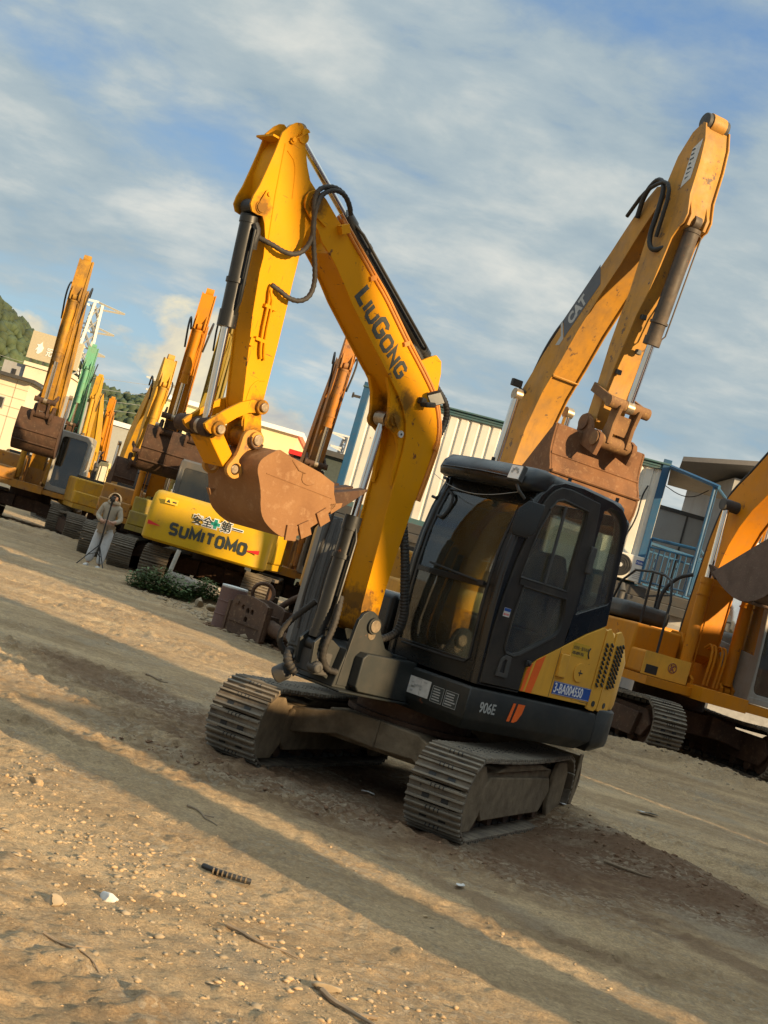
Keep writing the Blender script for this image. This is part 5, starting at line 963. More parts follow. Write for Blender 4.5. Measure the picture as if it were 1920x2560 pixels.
    ram(bm_, po['boom'][2] if not po.get('acyl') else po['acyl'], (po['arm'][0][0] - 0.02, po['arm'][0][1] + 0.02), 0.0, 0.085, 0.05, 0.6, 'arm_cylinder', cm, 0.08)
    ram(am, po['cyl0'], po['rod'], 0.0, 0.095, 0.05, po.get('kfrac', 0.62), 'bucket_cylinder', po.get('kmat', cm), 0.08)
    A1 = Vector(po['A1']); mb = MB()
    for s in (1, -1): mb.plate(limb([po['link'], tuple((Vector(po['link']) + Vector(po['rod'])) / 2), po['rod']], [0.06, 0.055, 0.06]), [], s * 0.24 - 0.025, s * 0.24 + 0.025, 0.004)
    mb.ycyl(po['rod'][0], po['rod'][1], -0.30, 0.30, 0.075, 16); mb.build('guide_link', po.get('lmat', bucket_mat), am)
    bkp = buck or [(0.10, -0.12), (0.24, -0.10), (0.34, -0.35), (0.40, -0.70), (0.33, -1.02), (0.10, -1.25), (-0.22, -1.30), (-0.55, -1.12), (-0.75, -0.85)]
    hinge = A1 + Vector((0.34, -0.20))
    mb = MB(); lp = limb([po['rod'], tuple((Vector(po['rod']) + hinge) / 2), tuple(hinge)], [0.10, 0.075, 0.11])
    for s in (1, -1): mb.plate(lp, [], s * 0.14 - 0.025, s * 0.14 + 0.025, 0.004)
    mm = (Vector(po['rod']) * 0.4 + hinge * 0.6); mb.prism(limb([tuple(Vector(po['rod']) * 0.75 + hinge * 0.25), tuple(Vector(po['rod']) * 0.25 + hinge * 0.75)], [0.03, 0.03]), -0.13, 0.13); mb.ycyl(hinge.x, hinge.y, -0.30, 0.30, 0.09, 16); mb.build('bucket_link', po.get('lmat', bucket_mat), am, bevel=0.01)
    bb = bucket_big(root, [(A1.x + p[0], A1.y + p[1]) for p in bkp], buckw, bucket_mat, RSD, None)
    for s in (1, -1):
        q = MB(); q.plate([(A1.x - 0.12, A1.y + 0.02), (A1.x - 0.07, A1.y + 0.10), (A1.x + 0.02, A1.y + 0.12), (A1.x + 0.12, A1.y + 0.06), (A1.x + 0.2, A1.y - 0.08), (hinge.x, hinge.y + 0.11), (hinge.x + 0.10, hinge.y + 0.06), (hinge.x + 0.11, hinge.y - 0.05), (hinge.x + 0.05, hinge.y - 0.2), (A1.x + 0.10, A1.y - 0.30), (A1.x - 0.05, A1.y - 0.24), (A1.x - 0.12, A1.y - 0.10)], [], s * 0.25 - 0.03, s * 0.25 + 0.03, 0.004); q.ycyl(A1.x, A1.y, s * 0.25 - 0.05, s * 0.25 + 0.05, 0.10, 16); q.build('bucket_ear', bucket_mat, bb)
    mb = MB()
    for k in (-1, 1): mb.tube([(po['boom'][-1][0] - 0.35, k * (bw + 0.04), po['boom'][-1][1] - 0.05), (po['boom'][-1][0] + 0.05, k * (bw + 0.10), po['boom'][-1][1] + 0.25), (po['arm'][1][0], k * (bw + 0.10), po['arm'][1][1] - 0.2), (po['arm'][2][0] - 0.05, k * (bw + 0.03), po['arm'][2][1] - 0.2)], 0.025, 8, smooth=2)
    mb.tube([tuple(p) for p in [(po['boom'][i][0] - po['bth'][i] - 0.02, 0.1, po['boom'][i][1] + 0.1) for i in range(5)]], 0.022, 6, smooth=1) if not boompoly else None
    mb.build('hose', RUB, bm_)
    return root

# --- the tall one behind the cab, lettered CAT
catP = dict(boom=[(0.80, 2.3), (0.85, 3.6), (1.25, 4.9), (1.85, 5.9), (2.62, 6.82)], bth=[0.2] * 5, arm=[(3.30, 7.86), (3.2, 7.3), (3.10, 6.6), (2.9, 5.6), (2.68, 4.2)], ath=[.1] * 5, A1=(2.66, 4.03), link=(2.60, 4.50), rod=(3.10, 4.30), cyl0=(3.425, 6.62), kfrac=0.66, bcyl=(1.054, 4.36), bfrac=0.5, acyl=(1.55, 5.75), kmat=paint('grimy_cylinder', (0.05, 0.04, 0.032), wear=0.3, dirt=0.4, rough=0.5), lmat=rust('link_rust', (0.25, 0.135, 0.06), (0.10, 0.055, 0.03), (0.40, 0.24, 0.09)))
catboom = [(2.89, 7.10), (2.713, 7.109), (2.57, 6.983), (2.40, 6.80), (2.25, 6.60), (2.05, 6.319), (1.56, 5.699), (1.075, 5.02), (0.748, 4.493), (0.62, 4.251), (0.60, 3.845), (0.62, 3.387), (0.60, 2.936), (0.55, 2.4), (0.40, 1.6), (0.65, 1.5), (0.95, 2.2), (1.02, 2.7), (1.05, 3.322), (1.14, 3.959), (1.32, 4.458), (1.574, 4.895), (1.787, 5.298), (2.095, 5.76), (2.355, 6.113), (2.615, 6.53), (2.813, 6.798), (2.95, 6.973)]
catarm = [(3.36, 7.83), (3.307, 7.85), (3.135, 7.749), (2.956, 7.468), (2.887, 7.186), (2.823, 6.805), (2.759, 6.421), (2.72, 5.762), (2.651, 5.425), (2.60, 5.061), (2.572, 4.521), (2.545, 4.178), (2.58, 4.0), (2.70, 3.97), (2.77, 4.10), (2.784, 4.275), (2.80, 4.469), (2.862, 4.806), (2.948, 5.14), (3.016, 5.425), (3.15, 5.75), (3.25, 6.165), (3.30, 6.38), (3.40, 6.52), (3.46, 6.55), (3.50, 6.66), (3.44, 6.912), (3.46, 7.308), (3.44, 7.6)]
CATP = paint('pale_yellow_paint', (0.47, 0.225, 0.022), wear=0.5, dirt=0.42, rough=0.5, dirtcol=(0.15, 0.105, 0.06), scale=0.8, wearcol=(0.12, 0.07, 0.035))
cat = excavator('tall yellow excavator behind the black cab, brown bucket hanging, lettered CAT', 1.24, 18.74, 24, CATP, CABD, pose=catP, boompoly=catboom, armpoly=catarm, bucket_mat=rust('orange_rust', (0.21, 0.10, 0.045), (0.10, 0.05, 0.028), (0.32, 0.18, 0.09)), detail=True, buck=[(-0.05, -0.20), (0.06, -0.10), (0.05, -0.30), (0.07, -0.50), (0.20, -0.72), (0.17, -1.0), (-0.05, -1.22), (-0.40, -1.22), (-0.72, -0.95)], buckw=0.66)
catboom_o = [c for c in cat.children if c.name.startswith('boom') and not c.name.startswith('boom_')][0]
tx = MB(); tx.mi = 0; tx.T = Matrix.Identity(4)
def cat_pt(s, t_): a_, b_ = Vector((1.50, 5.22)), Vector((2.12, 6.03)); d_ = (b_ - a_).normalized(); return a_ + d_ * s + Vector((-d_.y, d_.x)) * t_
q4 = [cat_pt(-0.02, 0.0), cat_pt(0.86, 0.0), cat_pt(1.0, 0.27), cat_pt(0.10, 0.27)]
tx.prism([tuple(p) for p in q4], -0.2125, -0.2115)
tx.mi = 1; tx.prism([tuple(p) for p in (cat_pt(-0.14, 0.0), cat_pt(-0.04, 0.0), cat_pt(0.08, 0.27), cat_pt(0.03, 0.27), cat_pt(-0.05, 0.09), cat_pt(-0.2, 0.08))], -0.2125, -0.2115)
a_, d_ = cat_pt(0.16, 0.045), (Vector((2.12, 6.03)) - Vector((1.50, 5.22))).normalized()
tx.text('CAT', 0.24, Matrix(((d_.x, -d_.y, 0, a_.x), (0, 0, -1, -0.2130), (d_.y, d_.x, 0, a_.y), (0, 0, 0, 1))), 0.0008, 0.012, xs=0.85)
tx.build('lettering', [DECB, GTX], catboom_o, smooth=False)
catarm_o = [c for c in cat.children if c.name.startswith('arm') and not c.name.startswith('arm_')][0]
tx = MB(); tx.mi = 0; tx.prism([(3.20, 7.02), (3.36, 7.12), (3.40, 7.62), (3.24, 7.52)], -0.1935, -0.1925); tx.mi = 1
for k in range(7): zz = 7.12 + 0.06 * k; tx.prism([(3.24, zz), (3.27 + 0.06 * rnd.random(), zz + 0.02), (3.27 + 0.06 * rnd.random(), zz + 0.04), (3.24, zz + 0.025)], -0.1940, -0.1935)
tx.build('paper_label', [LBL, DTX], catarm_o, smooth=False)
for k, (xx, zz) in enumerate(((3.02, 5.42), (2.93, 5.02), (2.84, 4.72), (2.90, 5.62))): q = MB(); q.box((xx + 0.02, (-0.10, 0.02, -0.12, 0.08)[k], zz), (0.05, 0.07, 0.06)); q.build('hose_clip', DGY, catarm_o, bevel=0.004)
q = MB(); q.ycyl(3.27, 7.88, -0.16, 0.16, 0.11, 18); q.build('end_pin_cover', DGY, catarm_o, bevel=0.01)
q = MB(); q.tube([(2.50, -0.24, 6.72), (2.62, -0.30, 7.00), (2.84, -0.30, 7.18), (3.0, -0.28, 7.05), (2.98, -0.27, 6.7), (2.94, -0.27, 6.4), (3.02, -0.24, 6.22), (3.18, -0.16, 6.28)], 0.032, 10, smooth=2); q.build('hose', RUB, catarm_o)
q = MB(); q.tube([(1.40, -0.10, 5.62), (1.18, -0.12, 5.42), (0.95, -0.12, 5.10), (0.82, -0.12, 4.75)], 0.04, 8, smooth=2); q.build('hose', RUB, catboom_o)
q = MB(); q.tube([(1.47, -0.205, 4.69), (1.47, 0.205, 4.69)], 0.012, 6); q.build('weld_bar', CATP, catboom_o)
for nm, (xx, zz, yy) in (('work_lamp', (0.80, 4.55, -0.26)),):
    q = MB(); q.box((xx, yy - 0.08, zz), (0.06, 0.16, 0.10)); q.tube([(xx + 0.1, yy + 0.05, zz - 0.1), (xx, yy - 0.02, zz - 0.05)], 0.02, 6); q.build(nm, DGY, catboom_o, bevel=0.01)

# --- the one at the right edge
rP = dict(boom=[(0.42, 1.9), (0.55, 2.9), (0.75, 3.8), (1.15, 4.6), (1.8, 5.3)], bth=[.2] * 5, bcyl=(0.83, 4.20), bfrac=0.62)
rboom = [(3.0, 6.9), (2.2, 6.2), (1.45, 5.354), (1.267, 5.16), (0.97, 4.848), (0.711, 4.615), (0.525, 4.409), (0.40, 4.059), (0.312, 3.623), (0.28, 3.249), (0.24, 2.814), (0.20, 2.352), (0.18, 1.957), (0.20, 1.65), (0.40, 1.55), (0.62, 1.70), (0.70, 2.0), (0.706, 2.358), (0.72, 2.976), (0.80, 3.325), (0.88, 3.60), (1.027, 3.899), (1.25, 4.20), (1.545, 4.48), (2.3, 5.2), (3.12, 6.75)]
right = excavator('orange-yellow excavator cut by the right edge, grey cab, round K emblem on its toolbox', 5.56, 22.68, 20, Y3, CABG, pose=rP, boompoly=rboom, bw=0.24, front=False, detail=True, cabbox=(-0.45, 1.34, 0.56, 1.50, 1.18, 3.0), cabglass=glass('mid_glass', (0.45, 0.5, 0.45), 0.18))
rb = boxlimb(rboom, -0.24, 0.24, Y3, 'boom', right, lambda m_: m_.b2(0.72, 0.735, -0.24, 0.24, 2.9, 2.91))
for s in (1, -1): ram(right, (0.86, 1.25), (0.84, 4.22), s * 0.44, 0.10, 0.055, 0.58, 'boom_cylinder', Y3, 0.09)
rbk = bucket_big(right, [(2.75, 3.95), (3.02, 3.65), (3.0, 3.2), (2.7, 2.85), (2.35, 2.70), (1.95, 2.68), (1.5, 2.84), (1.12, 3.06)], 0.56, rust('grey_rust', (0.15, 0.10, 0.075), (0.09, 0.06, 0.045), (0.20, 0.15, 0.11)), RSD, None)
boxlimb([(3.0, 6.7), (3.3, 6.6), (3.1, 5.2), (2.85, 3.9), (2.55, 3.9), (2.6, 5.2)], -0.18, 0.18, Y3, 'arm', right)
mb = MB(); mb.tube([(rboom[i][0] - 0.05, -0.20, rboom[i][1] + 0.03) for i in range(1, 13)], 0.03, 8, smooth=1); mb.tube([(0.2, -0.3, 3.0), (0.0, -0.45, 2.9), (-0.12, -0.6, 2.6), (-0.1, -0.62, 2.2)], 0.035, 8, smooth=2); mb.build('hose', RUB, rb)
mb = MB(); mb.ycyl(0.84, 4.22, -0.54, 0.54, 0.10, 18); mb.build('cylinder_pin', DGY, rb)
mb = MB(); Mx = Matrix(((0, 0, 1, 1.0705), (1, 0, 0, -0.95), (0, 1, 0, 1.36), (0, 0, 0, 1)))
mb.plate(circ(0.16, 0.02, 0.085, 24), [circ(0.16, 0.02, 0.068, 24)], 0, 0.02, M=Mx); mb.text('K', 0.13, Mx @ Matrix.Translation((0.118, -0.028, 0)), 0.01, 0.006); mb.build('emblem', CHR, right, smooth=False)
mb = MB(); mb.mi = 0; mb.b2(1.055, 1.07, -1.34, -0.46, 1.17, 1.55); mb.mi = 1; mb.b2(1.07, 1.075, -1.28, -1.05, 1.20, 1.34); mb.build('toolbox_front', [YP, RUB], right, bevel=0.012)
mb = MB()
for pts in ([(1.0, -1.1, 1.55), (1.02, -1.12, 2.7), (0.6, -1.15, 2.85), (-0.4, -1.2, 2.8), (-0.7, -1.22, 1.97)], [(0.2, -1.05, 1.95), (0.22, -1.08, 2.82)], [(-0.2, -0.6, 1.95), (-0.2, -0.62, 2.75), (0.55, -1.12, 2.84)]): mb.tube(pts, 0.022, 8, smooth=1)
mb.build('handrail', RUB, right)
mb = MB(); mb.b2(-1.9, 0.0, -1.30, -0.35, 1.98, 2.28); mb.build('dark_hood_cover', DGY, right, bevel=0.10, seg=3)
mb = MB()
for s in (-0.10, 0.10): 
    for k in (0, 1): mb.tube([(1.0, s + 0.07 * k, 1.25), (1.05, s + 0.07 * k, 1.8), (0.95, s + 0.07 * k, 1.95), (0.8, s + 0.07 * k, 1.85)], 0.022, 8, smooth=1)
mb.build('oil_pipe', Y3, right)
mb = MB(); pr_ = [(1.32, 2.72), (1.45, 2.95), (1.60, 3.05), (1.75, 3.6), (1.35, 3.9), (0.9, 3.95)]
# --- counterweight towards us, lettered SUMITOMO
sm = excavator('yellow excavator seen from behind, big counterweight lettered SUMITOMO, grey cab on its left', -3.24, 29.6, 176, Y5, CABD, front=False, swing=3, sc=0.95, z=0.0, cabbox=(-0.55, 1.2, 0.50, 1.42, 1.18, 2.95), cabglass=GLD)
for c in list(sm.children):
    if c.name.startswith('counterweight'): cwt = c
arc = [(-2.05 - 0.62 * math.cos(rad(q)) ** 0.45, 1.40 * (abs(math.sin(rad(q))) ** 0.35) * (1 if q >= 0 else -1)) for q in range(90, -91, -10)]
mb = MB()
def rg2(zz, d, dx=0.0): return [(p[0] + dx, p[1], zz) for p in inset(arc, d)]
mb.loft([rg2(0.98, 0.06), rg2(1.03, 0.0), rg2(1.45, 0.0), rg2(1.75, 0.0, 0.04), rg2(2.0, 0.01, 0.12), rg2(2.08, 0.05, 0.18), rg2(2.10, 0.12, 0.2)])
old = cwt.data; tmp = mb.build('counterweight', Y5, None, bevel=0.01); cwt.data = tmp.data; bpy.data.objects.remove(tmp); cwt.modifiers.clear()
# the rear face looks along -x; reading direction runs towards -y
def rearM(y, z, x=-2.675): return Matrix(((0, 0, -1, x), (-1, 0, 0, y), (0, 1, 0, z), (0, 0, 0, 1)))
mb = MB(); stroke_word(mb, 'SUMITOMO', 0.28, 0.082, 0.150, rearM(0.74, 1.20), 0.003); mb.build('lettering', DTX, cwt, smooth=False)
mb = MB(); mb.mi = 0; mb.text('\u5b89\u5168', 0.23, rearM(0.34, 1.60, -2.665), 0.003, 0.004); mb.text('\u7b2c\u4e00', 0.25, rearM(-0.30, 1.60, -2.665), 0.003, 0.004)
mb.mi = 1; 
for s_ in ((0.20, 0.07), (0.07, 0.20)): mb.box((-2.664, -0.18, 1.69), (0.008, *s_))
mb.mi = 2; mb.text('\u5b89\u5168', 0.23, rearM(0.34, 1.60, -2.661), 0.002, 0.018); mb.text('\u7b2c\u4e00', 0.25, rearM(-0.30, 1.60, -2.661), 0.002, 0.018)
for s_ in ((0.24, 0.11), (0.11, 0.24)): mb.box((-2.660, -0.18, 1.69), (0.006, *s_))
mb.build('safety_slogan', [DTX, TEAL, WTX], cwt, smooth=False)
for s_ in (1, -1): mb = MB(); mb._add([(-2.674, s_ * 1.26, 1.30), (-2.674, s_ * 1.26, 1.40), (-2.676, s_ * 0.98, 1.33), (-2.676, s_ * 0.98, 1.32)], [(0, 1, 2, 3)]); mb.build('red_flash', RED, cwt, smooth=False)
mb = MB(); mb.mi = 0; mb.b2(-2.640, -2.645, 1.02, 0.74, 1.84, 1.96); mb.mi = 1; mb._add([(-2.647, 1.0, 1.86), (-2.647, 0.90, 1.86), (-2.647, 0.95, 1.94)], [(0, 1, 2)]); mb.b2(-2.645, -2.648, 0.86, 0.77, 1.88, 1.91); mb.build('warning_label', [simple('warning_yellow', (0.75, 0.5, 0.05), 0.6), DTX], cwt, smooth=False)
mb = MB(); mb.loft([[(-1.2 , yy - 0.0, zz - 0.12), (-0.95, yy, zz - 0.12), (-0.95, yy, zz + 0.12), (-1.2, yy, zz + 0.12)] for yy, zz in ((0.35, 2.18), (-0.45, 2.62), (-1.0, 2.9))]); mb.build('grey_beam', CABD, sm, bevel=0.02)  # grey steel beam leaning behind the cab
mb = MB(); mb.cyl((-0.6, 1.36, 1.2), (-0.45, 1.40, 2.35), 0.05, 10); mb.ycyl(-0.6, 1.3, 1.3, 1.45, 0.06)
for k in range(8): mb.cyl((-0.55 + 0.012 * k, 1.375 + 0.003 * k, 1.75 + 0.06 * k), (-0.55 + 0.012 * k, 1.375 + 0.003 * k, 1.78 + 0.06 * k), 0.085, 12)
mb.build('side_spring', CHR, sm)

# --- the row behind: arms hanging, facing us
def row(label, x, y, f, col, **k): return excavator(label, x, y, f, col, **k)
def hang(top, pin, lean=0.55):
    """pose with the arm hanging: arm head at height top, bucket pin at height pin"""
    k = (top - 7.85) ; T = (2.45, 6.95 + k); A0 = (3.05, 7.75 + k); A1 = (2.50, pin); v = Vector(A1) - Vector(A0)
    at = lambda f, o=0.0: (A0[0] + v.x * f + o, A0[1] + v.y * f)
    return dict(boom=[(0.30, 1.70), (0.45, 3.0 + k * .3), (0.85, 4.35 + k * .5), (1.55, 5.65 + k * .8), T], bth=[0.24, 0.40, 0.46, 0.38, 0.2], arm=[A0, at(0.18, 0.03), at(0.36, 0.04), at(0.7), A1], ath=[0.15, 0.28, 0.32, 0.24, 0.14], A1=A1, link=(A1[0] - 0.27, A1[1] + 0.42), rod=(A1[0] + 0.45, A1[1] + 0.2), cyl0=(at(0.26)[0] + 0.36, at(0.26)[1]), bcyl=(0.88, 4.0 + k * .4))
A1m = row('dark stained and shaded excavator at the left edge, arm hanging over a filthy bucket, pale grey cab', -10.95, 42.0, 8, Y2, cabcol=CABG, sc=1.06, pose=hang(7.75, 3.35), armcol=paint('stained_shaded_yellow_paint', (0.50, 0.245, 0.008), wear=0.35, dirt=0.75, rough=0.55, dirtcol=(0.10, 0.062, 0.03), scale=0.6), bw=0.21, buckw=0.60)  # heavy dark dirt on boom and arm also stands in for shade
A2m = row('orange excavator behind the lettered counterweight, arm hanging beside the front boom', -6.05, 35.4, 8, Y2, cabcol=CABD, sc=0.98, pose=hang(7.3, 3.75), armcol=Y3, bw=0.20, buckw=0.55)
A3m = row('rusty orange excavator whose arm rises left of the blue corner post', -2.20, 32.6, 9, Y2, cabcol=CABG, sc=0.90, pose=hang(7.6, 3.75), armcol=Y4, bw=0.20, buckw=0.5)
OLV = paint('olive_yellow_paint', (0.34, 0.24, 0.02), wear=0.3, dirt=0.45, rough=0.5)
A4m = row('olive yellow excavator mostly hidden behind the front bucket cylinder', -4.80, 33.0, 4, OLV, cabcol=CABD, sc=0.90, pose=hang(7.7, 3.9))
A5m = row('green excavator with a rusty bucket in the back row', -14.7, 60.5, 10, GRN, sc=1.0, pose=hang(7.8, 4.0), bw=0.24)
YD = paint('mustard_paint', (0.56, 0.30, 0.01), wear=0.35, dirt=0.4, rough=0.5, scale=0.8)
A6m = row('yellow excavator with a tall thin arm just right of the green one', -13.3, 60.0, -4, YD, sc=0.88, pose=hang(7.5, 3.2), bw=0.17, buckw=0.45)
A7m = row('small yellow excavator far back, second thin arm right of the green one', -12.1, 63.5, -3, YD, sc=0.74, pose=hang(7.6, 3.2), bw=0.17, buckw=0.45)
A8m = row('far orange excavator with a short arm left of the orange machine', -11.3, 66.0, 5, Y4, sc=0.73)
A9m = row('orange excavator with a short arm directly behind the green one', -14.2, 66.0, 3, Y3, sc=0.80)
A10 = row('yellow excavator with cream cab and orange beacon behind the person', -11.75, 52.5, 25, YD, cabcol=paint('cream_cab', (0.50, 0.40, 0.17), wear=0.05, dirt=0.15), sc=0.95, front=False)
mb = MB(); mb.cyl((-0.1, 1.0, 3.02), (-0.1, 1.0, 3.18), 0.09, 14); mb.build('beacon', simple('beacon_orange', (0.8, 0.25, 0.02), 0.3), A10)
A11 = row('orange excavator with a stubby arm seen over the cream cabin roof', 7.5, 47.0, 10, Y3, sc=0.95)
A12 = row('mustard excavator between the far cream cab and the lettered counterweight', -9.3, 50.0, 6, YD, cabcol=CABG, sc=0.9, pose=hang(5.6, 2.6))
A13 = row('yellow excavator with its boom just left of the orange arm', -8.0, 40.0, 20, YD, cabcol=CABD, sc=0.95, pose=hang(6.2, 3.0))
# ------------------------------------------------------------------ buildings, fences, far things
def frame_at(x, y, ux, uy):                   # local frame: x along the wall, y into the building, z up
    l = math.hypot(ux, uy); ux, uy = ux / l, uy / l; return math.atan2(uy, ux), l
rzc, LC = frame_at(0, 0, 6.85, -1.3)
cont = thing('office_container', 'upper ribbed cream cabin with teal rails and blue corner posts, standing on the lower store', 'container', (-1.20, 29.5, 2.82), rzc)
mb = MB(); pts = []; u = 0.12
while u < LC - 0.14: pts += [(u, 0.0), (u + 0.155, 0.0), (u + 0.175, 0.032), (u + 0.225, 0.032), (u + 0.245, 0.0)]; u += 0.245
pts.append((min(u, LC - 0.1), 0.0)); n_ = len(pts)
mb._add([(a, b + 0.05, 0.12) for a, b in pts] + [(a, b + 0.05, 2.56) for a, b in pts], [(i, i + 1, n_ + i + 1, n_ + i) for i in range(n_ - 1)])
mb.b2(0.1, LC - 0.1, 0.10, 0.16, 0.1, 2.56); mb.b2(0.05, 0.11, 0.1, 2.9, 0.1, 2.56); mb.b2(LC - 0.11, LC - 0.05, 0.1, 2.9, 0.1, 2.56); mb.b2(0.1, LC - 0.1, 2.84, 2.9, 0.1, 2.56)
mb.build('ribbed_wall', CRM, cont, ang=20)
mb = MB(); mb.b2(0.14, LC - 0.14, 0.0, 0.10, 2.56, 2.68); mb.b2(0.14, LC - 0.14, 0.0, 0.12, 0.0, 0.12); mb.b2(-0.02, LC + 0.02, -0.05, 2.95, 2.68, 2.72); mb.b2(0.2, LC - 0.2, -0.02, 0.0, 2.615, 2.64); mb.build('edge_rail', TRIM, cont, bevel=0.01)
for xx in (0.0, LC - 0.16):
    mb = MB(); mb.b2(xx, xx + 0.16, -0.03, 0.13, 0.0, 2.80); mb.b2(xx - 0.01, xx + 0.17, -0.04, 0.14, 2.68, 2.80); mb.build('corner_post', BTL, cont, bevel=0.008)
mb = MB(); mb.b2(-0.22, -0.02, -0.01, 0.02, 2.40, 2.46); mb.b2(-0.22, -0.18, -0.01, 0.02, 2.38, 2.50); mb.build('bracket', DGY, cont)
mb = MB(); mb.tube([(LC - 0.35, -0.02, 2.15), (LC - 0.42, -0.03, 1.9), (LC - 0.40, -0.03, 1.4), (LC - 0.55, -0.04, 0.9), (LC - 0.62, -0.04, 0.62)], 0.018, 6, smooth=2); mb.build('black_cable', RUB, cont)
store = thing('store_container', 'grey-white lower store under the ribbed cream cabin, half hidden by machines', 'container', (-1.35, 29.4, -0.10), rzc)
mb = MB(); mb.b2(0, LC + 1.2, 0.1, 3.0, 0.0, 2.50); mb.build('wall', simple('store_white', (0.42, 0.42, 0.41), 0.6, var=0.08), store)
mb = MB(); mb.b2(-0.1, LC + 1.4, -0.15, 3.1, 2.50, 2.70); mb.b2(-0.05, LC + 1.35, -0.1, 3.0, 2.702, 2.92); mb.build('floor_deck', DGY, store, bevel=0.02)
for k in range(7): mb = MB(); mb.b2(0.4 + 1.15 * k, 1.45 + 1.15 * k, 0.05, 0.098, 0.15, 2.35); mb.build('store_panel', GRW, store, bevel=0.02)
# air conditioner on the ledge
ac = thing('air_conditioner', 'white outdoor air conditioner with round black fan on the cabin ledge', 'air conditioner', (4.84, 28.05, 2.85), rzc)
mb = MB(); mb.b2(0, 0.84, 0, 0.32, 0.03, 0.58); mb.b2(0.08, 0.16, 0.0, 0.32, 0, 0.03); mb.b2(0.68, 0.76, 0, 0.32, 0, 0.03); mb.build('case', simple('ac_white', (0.66, 0.64, 0.57), 0.5, var=0.06), ac, bevel=0.015)
mb = MB(); mb.cyl((0.30, -0.004, 0.31), (0.30, -0.012, 0.31), 0.235, 32)
for r_ in (0.06, 0.11, 0.16, 0.21): mb.tube([(0.30 + r_ * math.cos(PI * k / 12), -0.016, 0.31 + r_ * math.sin(PI * k / 12)) for k in range(25)], 0.006, 5)
mb.mi = 1; mb.cyl((0.30, -0.012, 0.31), (0.30, -0.025, 0.31), 0.045, 14); mb.build('fan_grille', [RUB, LBL], ac)
mb = MB(); mb.b2(0.60, 0.78, -0.004, -0.001, 0.40, 0.50); mb.mi = 1; mb.text('Midea', 0.07, Matrix(((1, 0, 0, 0.605), (0, 0, -1, -0.005), (0, 1, 0, 0.425), (0, 0, 0, 1))), 0.0005, 0.0, 0.2, 0.95); mb.build('badge', [BLU, WTX], ac, smooth=False)
mb = MB()
for k in range(6): mb.b2(0.60, 0.80, -0.004, 0.0, 0.10 + 0.04 * k, 0.115 + 0.04 * k)
mb.build('side_slot', GTX, ac)
# balcony: blue railing, canopy, thin post
rl = thing('balcony_railing', 'blue steel railing of the landing right of the cream cabin', 'railing', (5.60, 27.85, 2.88))
def rail_run(p0, p1, n, nm):
    mb = MB(); P0, P1 = Vector(p0), Vector(p1)
    for h in (0.06, 0.80, 0.98): mb.tube([P0 + Vector((0, 0, h)), P1 + Vector((0, 0, h))], 0.035 if h > .9 else 0.022, 6)
    for k in range(n + 1): q = P0.lerp(P1, k / n); mb.tube([q + Vector((0, 0, 0.0 if k in (0, n) else 0.06)), q + Vector((0, 0, 0.98 if k in (0, n) else 0.80))], 0.034 if k in (0, n) else 0.016, 6)
    mb.build(nm, BTL, rl)
rail_run((0, 0, 0), (0.92, -0.55, 0), 9, 'front_rail'); rail_run((0.92, -0.55, 0), (1.75, 1.9, 0), 12, 'side_rail'); rail_run((0.1, 1.2, 0), (1.75, 1.9, 0), 9, 'back_rail')
cn = thing('balcony_canopy', 'flat dark canopy in a teal frame beside the cream cabin', 'canopy', (5.62, 28.0, 5.40))
qd = [(0.0, 0.0, 0.05), (0.85, -0.95, -0.22), (1.75, 1.6, -0.10), (0.55, 2.6, 0.0)]
mb = MB(); mb._add(qd + [(a, b, c + 0.035) for a, b, c in qd], [(3, 2, 1, 0), (4, 5, 6, 7), (0, 1, 5, 4), (1, 2, 6, 5), (2, 3, 7, 6), (3, 0, 4, 7)]); mb.build('sheet', ROOFD, cn)
mb = MB(); mb.tube([(qd[0][0], qd[0][1], qd[0][2] + 0.01), (qd[1][0] * 1.03, qd[1][1] * 1.03, qd[1][2] + 0.01)], 0.05, 6); mb.tube([qd[1], qd[2]], 0.035, 6); mb.build('frame_rail', BTL, cn)
mb = MB(); mb.tube([(0.80, -0.90, -0.22), (0.80, -0.90, -2.55)], 0.035, 8); mb.tube([(0.87, -0.86, -0.25), (0.87, -0.86, -2.5)], 0.012, 6); mb.build('post', BTL, cn)
mb = MB(); mb.tube([(0.1, 0.6, -0.28), (0.45, 0.5, -0.42), (0.75, 0.45, -0.38), (1.0, 0.4, -0.15)], 0.010, 5, smooth=2); mb.build('cable', RUB, cn)
# houses and grey screens to the right
hs = thing('grey_house', 'grey house with a flat overhanging roof behind the blue landing', 'house', (8.25, 33.0, 0))
mb = MB(); mb.b2(0, 5, 0, 5, 0, 6.35); mb.build('wall', GRW, hs)
mb = MB(); rq = [(-1.35, 0.2, 6.42), (0.55, -0.9, 6.72), (5.5, -0.9, 6.8), (5.5, 5.6, 6.5), (-0.3, 5.6, 6.42)]; n_ = len(rq)
mb._add(rq + [(a, b, c + 0.12) for a, b, c in rq], [tuple(range(n_ - 1, -1, -1)), tuple(range(n_, 2 * n_))] + [(i, (i + 1) % n_, n_ + (i + 1) % n_, n_ + i) for i in range(n_)]); mb.build('roof', ROOFD, hs)
gs = thing('grey_screen_wall', 'tall wall of grey sheet panels behind the blue railing', 'wall', (6.7, 35.0, 0))
for k in range(3): mb = MB(); mb.b2(k * 1.12, k * 1.12 + 1.08, 0, 0.08, 0.2, 5.30); mb.build('sheet_panel', GRW, gs, bevel=0.01)
mb = MB(); mb.b2(-0.1, 3.4, -0.03, 0.11, 5.30, 5.40)
for k in range(4): mb.b2(k * 1.12 - 0.04, k * 1.12, -0.03, 0.1, 0, 5.30)
mb.build('panel_frame', DGY, gs)
